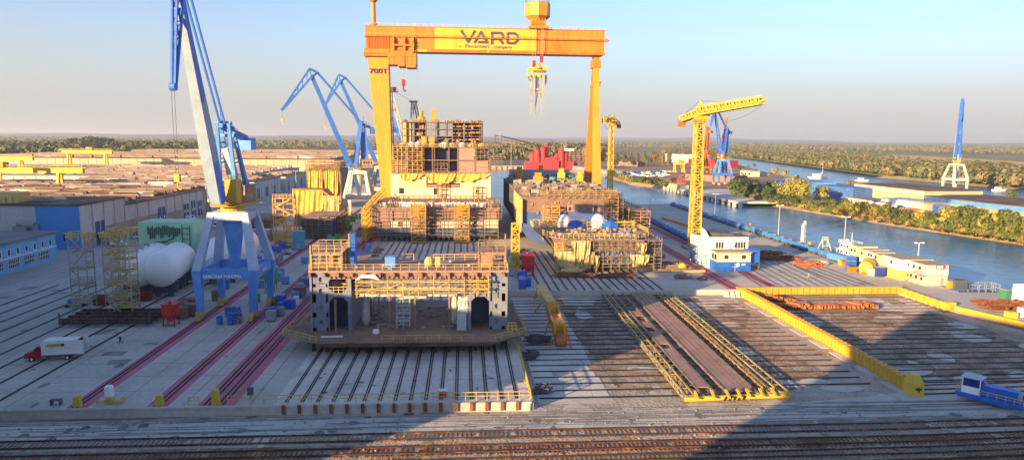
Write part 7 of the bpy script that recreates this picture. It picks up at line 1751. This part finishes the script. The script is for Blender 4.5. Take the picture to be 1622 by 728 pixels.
# far woods read as masses
woods_m = [leafmat('wood_olive',(.17,.175,.07),(.24,.21,.09)), leafmat('wood_green',(.10,.125,.05),(.15,.16,.06)), leafmat('wood_brown',(.20,.165,.08),(.16,.15,.065))]
def wood(label, zones, hmin, hmax, seed, q=22, mi=(0,1,2)):
    rng = random.Random(seed); bs = [M() for _ in woods_m]
    for (x0,y0,x1,y1,x2,y2,x3,y3,n) in zones:      # quadrilateral: near left, near right, far right, far left
        for _ in range(n):
            u, v = rng.random(), rng.random()
            x = (x0+(x1-x0)*u)*(1-v)+(x3+(x2-x3)*u)*v; y = (y0+(y1-y0)*u)*(1-v)+(y3+(y2-y3)*u)*v
            p = G(x,y,-1.5); h = rng.uniform(hmin,hmax); R_ = h*rng.uniform(.26,.42); bb = bs[rng.choice(mi)]
            sc = max(1.0, p.y/1500)
            for _k in range(q):
                th = rng.random()*6.283; cz = rng.uniform(-.9,1); s_ = math.sqrt(1-cz*cz); nv = Vector((s_*math.cos(th),s_*math.sin(th),cz))
                c = Vector((p.x+nv.x*R_, p.y+nv.y*R_, p.z+h*.55+nv.z*h*.45))
                nn = (nv+Vector((rng.uniform(-.5,.5),rng.uniform(-.5,.5),rng.uniform(-.3,.5)))).normalized(); a = nn.orthogonal().normalized(); b2 = nn.cross(a)
                s = R_*rng.uniform(.22,.46); o = len(bb.v); bb.v += [tuple(c-a*s),tuple(c-b2*s),tuple(c+a*s),tuple(c+b2*s)]; bb.f.append((o,o+1,o+2,o+3))
    t = thing('woodland', label, 'wood'); t['kind'] = 'stuff'
    for bb, m_ in zip(bs, woods_m):
        if bb.v: o = bb.build('tree_crowns', m_, t); o['kind'] = 'stuff'
wood('far woods spreading over the whole plain to the skyline', [(-400,219,700,223,700,219,-400,215.5,1900),(700,232,1160,237,1160,226,700,223,1300),(1150,236,1950,252,1950,240,1150,229,3000),(300,238,720,236,720,224,300,224,1100),(-350,244,330,247,330,226,-350,222,1300)],12,24,1,q=28)
wood('brown green wood behind the red plant across the river', [(750,254,965,256,965,240,750,238,420),(690,250,760,252,760,236,690,234,120)],20,30,2,q=30)
wood('olive wood along the far shore of the wide river', [(1160,247.5,1400,278,1400,262,1160,240,900),(1400,278,1900,322,1900,296,1400,262,1300),(1160,243,1420,258,1400,247,1160,237,450),(1420,262,1600,278,1600,272,1420,254,120)],8,14,3,q=46,mi=(0,1,1,2))
wood('dark wood behind the yellow yard gantries at far left', [(-300,256,120,260,120,245,-300,243,420),(120,252,330,254,330,240,120,240,260)],20,27,4,q=30,mi=(1,1,0))

# pier with piles below the blue crane
pier = [G(1048,297,-1),G(1078,303,-1),G(1112,312,-1),G(1166,322,-1)]
t = thing('river_pier', 'long concrete pier on round piles carrying the blue crane across the river', 'pier', (0,0,0))
b = M(); a, c = G(1076,300,-1), G(1168,321,-1); d = (c-a).normalized(); nr = Vector((-d.y,d.x,0)); nr = nr if nr.y > 0 else -nr
q = [a,c,c+nr*60,a+nr*60]; b.ring([(p.x,p.y,-1.55) for p in q],[(p.x,p.y,-.4) for p in q]); b.build('deck', concrete_light, t)
b = M(); q = [a-d*45,a-d*1,a-d*1+nr*8,a-d*45+nr*8]; b.ring([(p.x,p.y,-1.6) for p in q],[(p.x,p.y,2.2) for p in q]); b.build('parapet_wall', wall_b, t)
L = (c-a).length+44
for k in range(18):
    p = a-d*42+d*(L*k/17)-nr*0+nr*1.2; b = M(); b.tube((p.x,p.y,-5),(p.x,p.y,-1.6),1.3,10); b.build('pile', concrete_light, t)
# generic far building
def pbuild(label, pts, h, wall, roof, z=-1.6, name='warehouse', cat='building', over=.4, wins=0, band=None):
    c = sum(pts, Vector((0,0,0)))/len(pts); t = thing(name, label, cat, (c.x,c.y,z)); L_ = [Vector((p.x-c.x,p.y-c.y,0)) for p in pts]
    b = M(); b.poly(L_,0,h); b.build('wall', wall, t)
    b = M(); b.poly([q*(1+over/max(1,q.length)) for q in L_],h,h+.5); b.build('roof', roof, t)
    a_, c_ = L_[0], L_[1]; d_ = (c_-a_).normalized(); n_ = Vector((d_.y,-d_.x,0)); n_ = n_ if n_.y < 0 else -n_
    if wins:
        b = M(); ln = (c_-a_).length
        for k in range(wins): p = a_+d_*(ln*(k+.5)/wins)+n_*.06; b.bar(p+Vector((0,0,h*.3))-d_*0, p+Vector((0,0,h*.62)), ln/wins*.45, .1, up=n_)
        b.build('window', glass, t)
    if band: b = M(); b.bar(a_+n_*.15+Vector((0,0,h*.86)), c_+n_*.15+Vector((0,0,h*.86)), .2, h*.25); b.build('fascia', band, t)
    return t
def quad(x0,y0,x1,y1,depth,dirp=None):
    a = G(x0,y0,-1.6); c = G(x1,y1,-1.6); d = (c-a).normalized(); nr = Vector((-d.y,d.x,0)); nr = nr if nr.y > 0 else -nr
    return [a,c,c+nr*depth,a+nr*depth]
pbuild('long beige hall with brown roof on the far bank strip', quad(1352,316,1462,332,38),11,wall_b,roofm,band=cream)
pbuild('wide grey roofed hall behind the long beige hall', quad(1385,306,1470,316,22),8,wall_tan,roof_g)
pbuild('blue grey hall right of the beige hall with flat roof', quad(1463,328,1570,344,30),8.5,mat('hall_blue',(.30,.38,.46),.6),roof_g)
pbuild('tan fronted hall with blue fascia and rough roof at the right edge', quad(1462,336,1640,360,42),9,wall_tan,roofm,band=blue_l,wins=0)
pbuild('white low office building with grey roof before the beige hall', quad(1340,324,1398,334,14),4.6,white,roof_g,wins=9)
pbuild('bright white end building with dark doorway beside the low office', quad(1394,332,1436,337,16),6.5,white_s,white,wins=2)
pbuild('vivid blue hall behind the very big round tree, right part', quad(1290,314,1350,321,26),9,mat('blue_wall_dull',(.06,.15,.40),.6),mat('blue_roof',(.07,.18,.42),.6))
pbuild('light blue hall end left of the very big round tree', quad(1226,303,1262,309,30),9,blue_l,blue_l)
pbuild('row of low grey workshop roofs left of the light blue hall', quad(1170,300,1226,306,22),5,wall_g,roof_g,wins=8)
pbuild('small cream house with hedge by the wide river', quad(1172,278,1190,280,10),6,cream,wall_tan,wins=3)
pbuild('blue gate shed at the foot of the tan fronted hall', quad(1476,340,1495,343,4),5.5,bluev,roof_g)
for k,(x,y,m_,lab) in enumerate(((1425,338,pinkbrown,'pink brown container at the foot of the beige hall, left one'),(1440,340,rust_or,'orange brown container at the foot of the beige hall, middle one'),(1453,343,tarp_y,'yellow container near the beige hall corner'),(1470,346,yel,'yellow container right of the beige hall corner'),(1486,350,cream,'cream container in the row behind the bank trees'),(1500,353,tarp_y,'yellow container in the row behind the bank trees, right half'),(1516,356,yel_b,'bright yellow container in the row behind the bank trees'),(1532,358,bluev,'blue container in the row behind the bank trees'))):
    pbuild(lab, quad(x,y,x+13,y+2,2.5),3.2,m_,m_,name='freight_container',cat='container',over=.1)
# brown sheds and stores beyond the pier
pbuild('long brown store beyond the pier behind the tower crane', quad(1085,285,1165,290,20),6,brown,rust)
pbuild('low brown shed left of the grove beyond the gantry leg', quad(962,262,1010,264,20),7,brown,roofm)
pbuild('pale blue grey shed seen between the poplar grove and the tower crane', quad(1052,256,1100,259,30),14,blue_g,blue_g)
pbuild('dark red brown shed behind the blue pier crane', quad(1090,262,1140,266,30),10,mat('dark_red',(.28,.02,.03)),rust)
for k,(x,y) in enumerate(((1068,292),(1078,295))):
    p = G(x,y,-1.6); t = thing('dock_machine', ('orange red dock machine on the pier root, left one','orange red dock machine on the pier root, right one')[k], 'machine', (p.x,p.y,-1.6)); b = M(); b.cb(0,0,0,7,4,3.2); b.cb(-1,0,3.2,3.5,3,3); b.bar((1,0,4),(7,0,9),.7); b.build('body', redo, t)
    b = M(); b.cb(0,0,-.0,8,5,.8); b.build('undercarriage', grey_d, t)
p = G(1066,275,-1.6); yard_gantry('small bright yellow gantry crane beyond the pier left of the tower crane mast', p.x, p.y, 14, 9, 0)
# parked cars on the far bank
fc = mk_car(white_s); fb = mk_car(bluev); n0 = 0
for k in range(64):
    x = random.uniform(976,1062); y = random.uniform(272,281); p = G(x,y,-1.55); r_, base_, lab, gp = (0,fc,'white car parked on the far bank lot left of the yellow gantry','white cars on the far bank') if k%3 else (0,fb,'blue car parked on the far bank lot left of the yellow gantry','blue cars on the far bank')
    o = dup(base_, (p.x,p.y,-1.55), random.choice((0,0,.4)), scale=1.35); tag(o, lab, 'car', gp)
for r_ in (fc, fb):
    p = G(1020 if r_ is fc else 1030,276,-1.55); r_.location = (p.x,p.y,-1.55); r_.scale = (1.35,)*3; tag(r_, 'white car parked on the far bank lot left of the yellow gantry' if r_ is fc else 'blue car parked on the far bank lot left of the yellow gantry', 'car', 'white cars on the far bank' if r_ is fc else 'blue cars on the far bank')
# red plant across the river
p = G(868,268,-1.6); t = thing('red_plant', 'bright red concrete plant with silos across the river behind the right hull', 'plant', (p.x,p.y,-1.6))
b = M(); b.box(-30,-8,0,14,0,9); b.box(-8,14,-1,12,0,12); b.box(-4,12,2,12,12,15); b.box(26,34,0,14,0,10); b.build('hopper_house', red if 0 else mat('plant_red',(.62,.04,.04),.5,var=.1), t)
for x,y,r_,h in ((-14,6,4,24),(-6,8,3.6,27),(-20,9,3.4,20),(18,6,4,26),(24,9,3.4,22),(12,9,3,18),(-1,14,3.2,30)):
    b = M(); b.lathe(x,y,[(r_,0),(r_,h),(r_*.4,h+2.2)],12); b.build('silo', mat('plant_red',(.62,.04,.04)), t)
b = M(); b.bar((-14,5,25),(-4,6,16),1.2); b.bar((-48,6,34),(-6,6,22),1.0); b.bar((-48,6,34),(-48,6,0),1.2); b.bar((-60,8,34),(-48,6,34),1); b.scaff(28,48,4,14,0,24,6,6,.7,plank=False); b.build('conveyor_frame', brown, t)
b = M(); b.box(22,34,2,9,24,27); b.build('white_box', white_s, t)
b = M(); b.box(30,46,5,13,1,10); b.build('machinery', grey_d, t)
p = G(722,266,-1.6); p2 = G(838,266,-1.6); t = thing('quay_wall', 'long sunlit yellow quay wall across the river between the ships', 'quay wall', (0,0,0)); b = M(); b.bar((p.x-60,p.y-3,-1.4),(p2.x,p2.y-3,-1.4),2,5.5); b.build('wall', wall_b, t)
b = M()
for k in range(22): f = k/21; b.cb(p.x-60+(p2.x-p.x+60)*f,(p.y*(1-f)+p2.y*f)-4.3,-3.9,1.6,.8,4.6)
b.build('fender', rust, t)
pbuild('long dark blue moored barge shapes behind the yellow quay wall', [G(742,262,-1),G(830,262,-1),G(830,260,-1),G(742,260,-1)],5,navy,grey_d,name='storage_shed')
pbuild('grey rubble bank and shed right of the red plant', quad(905,268,960,276,20),4,grey,wall_tan)
# buildings of the distant left plain and centre
for x0,y0,x1,y1,h,m_,lab in ((340,230,420,230,12,wall_b,'pale roofline of a distant hall before the left woods'),(640,244,700,243,14,brown,'brown hall in the distance left of the ship superstructure'),(450,231,560,230,12,wall_tan,'tan roofed hall in the distance behind the blue cranes')):
    pbuild(lab, quad(x0,y0,x1,y1,90),h,m_,roofm)
# far river boats
for k,(x,y,s,lab) in enumerate(((1296,283,1.6,'white barge with a tall mast on the wide river'),(1365,287,1.0,'small white boat in the middle of the wide river'),(1582,302,.9,'small white boat on the wide river at the right'))):
    p = G(x,y,-4); t = thing('river_boat', lab, 'boat', (p.x,p.y,-4), .2); t.scale = (s,)*3
    b = M(); b.ring([(-7,-1.6,-.3),(6,-1.6,-.3),(6,1.6,-.3),(-7,1.6,-.3)],[(-7.5,-2,1.4),(8.5,-1.4,1.7),(8.5,1.4,1.7),(-7.5,2,1.4)]); b.build('hull', white_s, t)
    b = M(); b.box(-4,1.5,-1.4,1.4,1.4,3.6); b.build('cabin', white, t)
    if k == 0: b = M(); b.bar((3,0,1.5),(3.4,0,11),.4); b.build('mast', white_s, t)
# fences and lamp posts on the far left yard, thin chimneys
for x,y,h,lab in ((128,264,16,'slim dark mast before the left wood'),(190,262,14,'slim mast by the second yellow gantry')):
    p = G(x,y,0); lamp(lab,p.x,p.y,h,grey,heads=1)
for x,y,lab in ((112,268,'white round tank above the blue vaulted roof, left one'),(121,268,'white round tank above the blue vaulted roof, right one')):
    p = G(x,y,0); t = thing('water_tower', lab, 'tank', (p.x,p.y,0)); b = M(); b.lathe(0,0,[(2.2,0),(2.2,12),(3.2,13),(3.2,17),(1,18.5)],12); b.build('body', white_s, t)
# the evening haze over the plain

hm = bpy.data.materials.new('evening_haze'); hm.use_nodes = True
n = hm.node_tree.nodes; n.remove(n['Principled BSDF']); v = n.new('ShaderNodeVolumePrincipled')
v.inputs['Color'].default_value = (.80,.87,1.0,1); v.inputs['Density'].default_value = 9e-5; v.inputs['Anisotropy'].default_value = .2
hm.node_tree.links.new(v.outputs[0], n['Material Output'].inputs['Volume'])
b = M(); b.box(-25000,25500,-1500,25800,-7.2,140); o = b.build('haze', hm); o['kind'] = 'stuff'
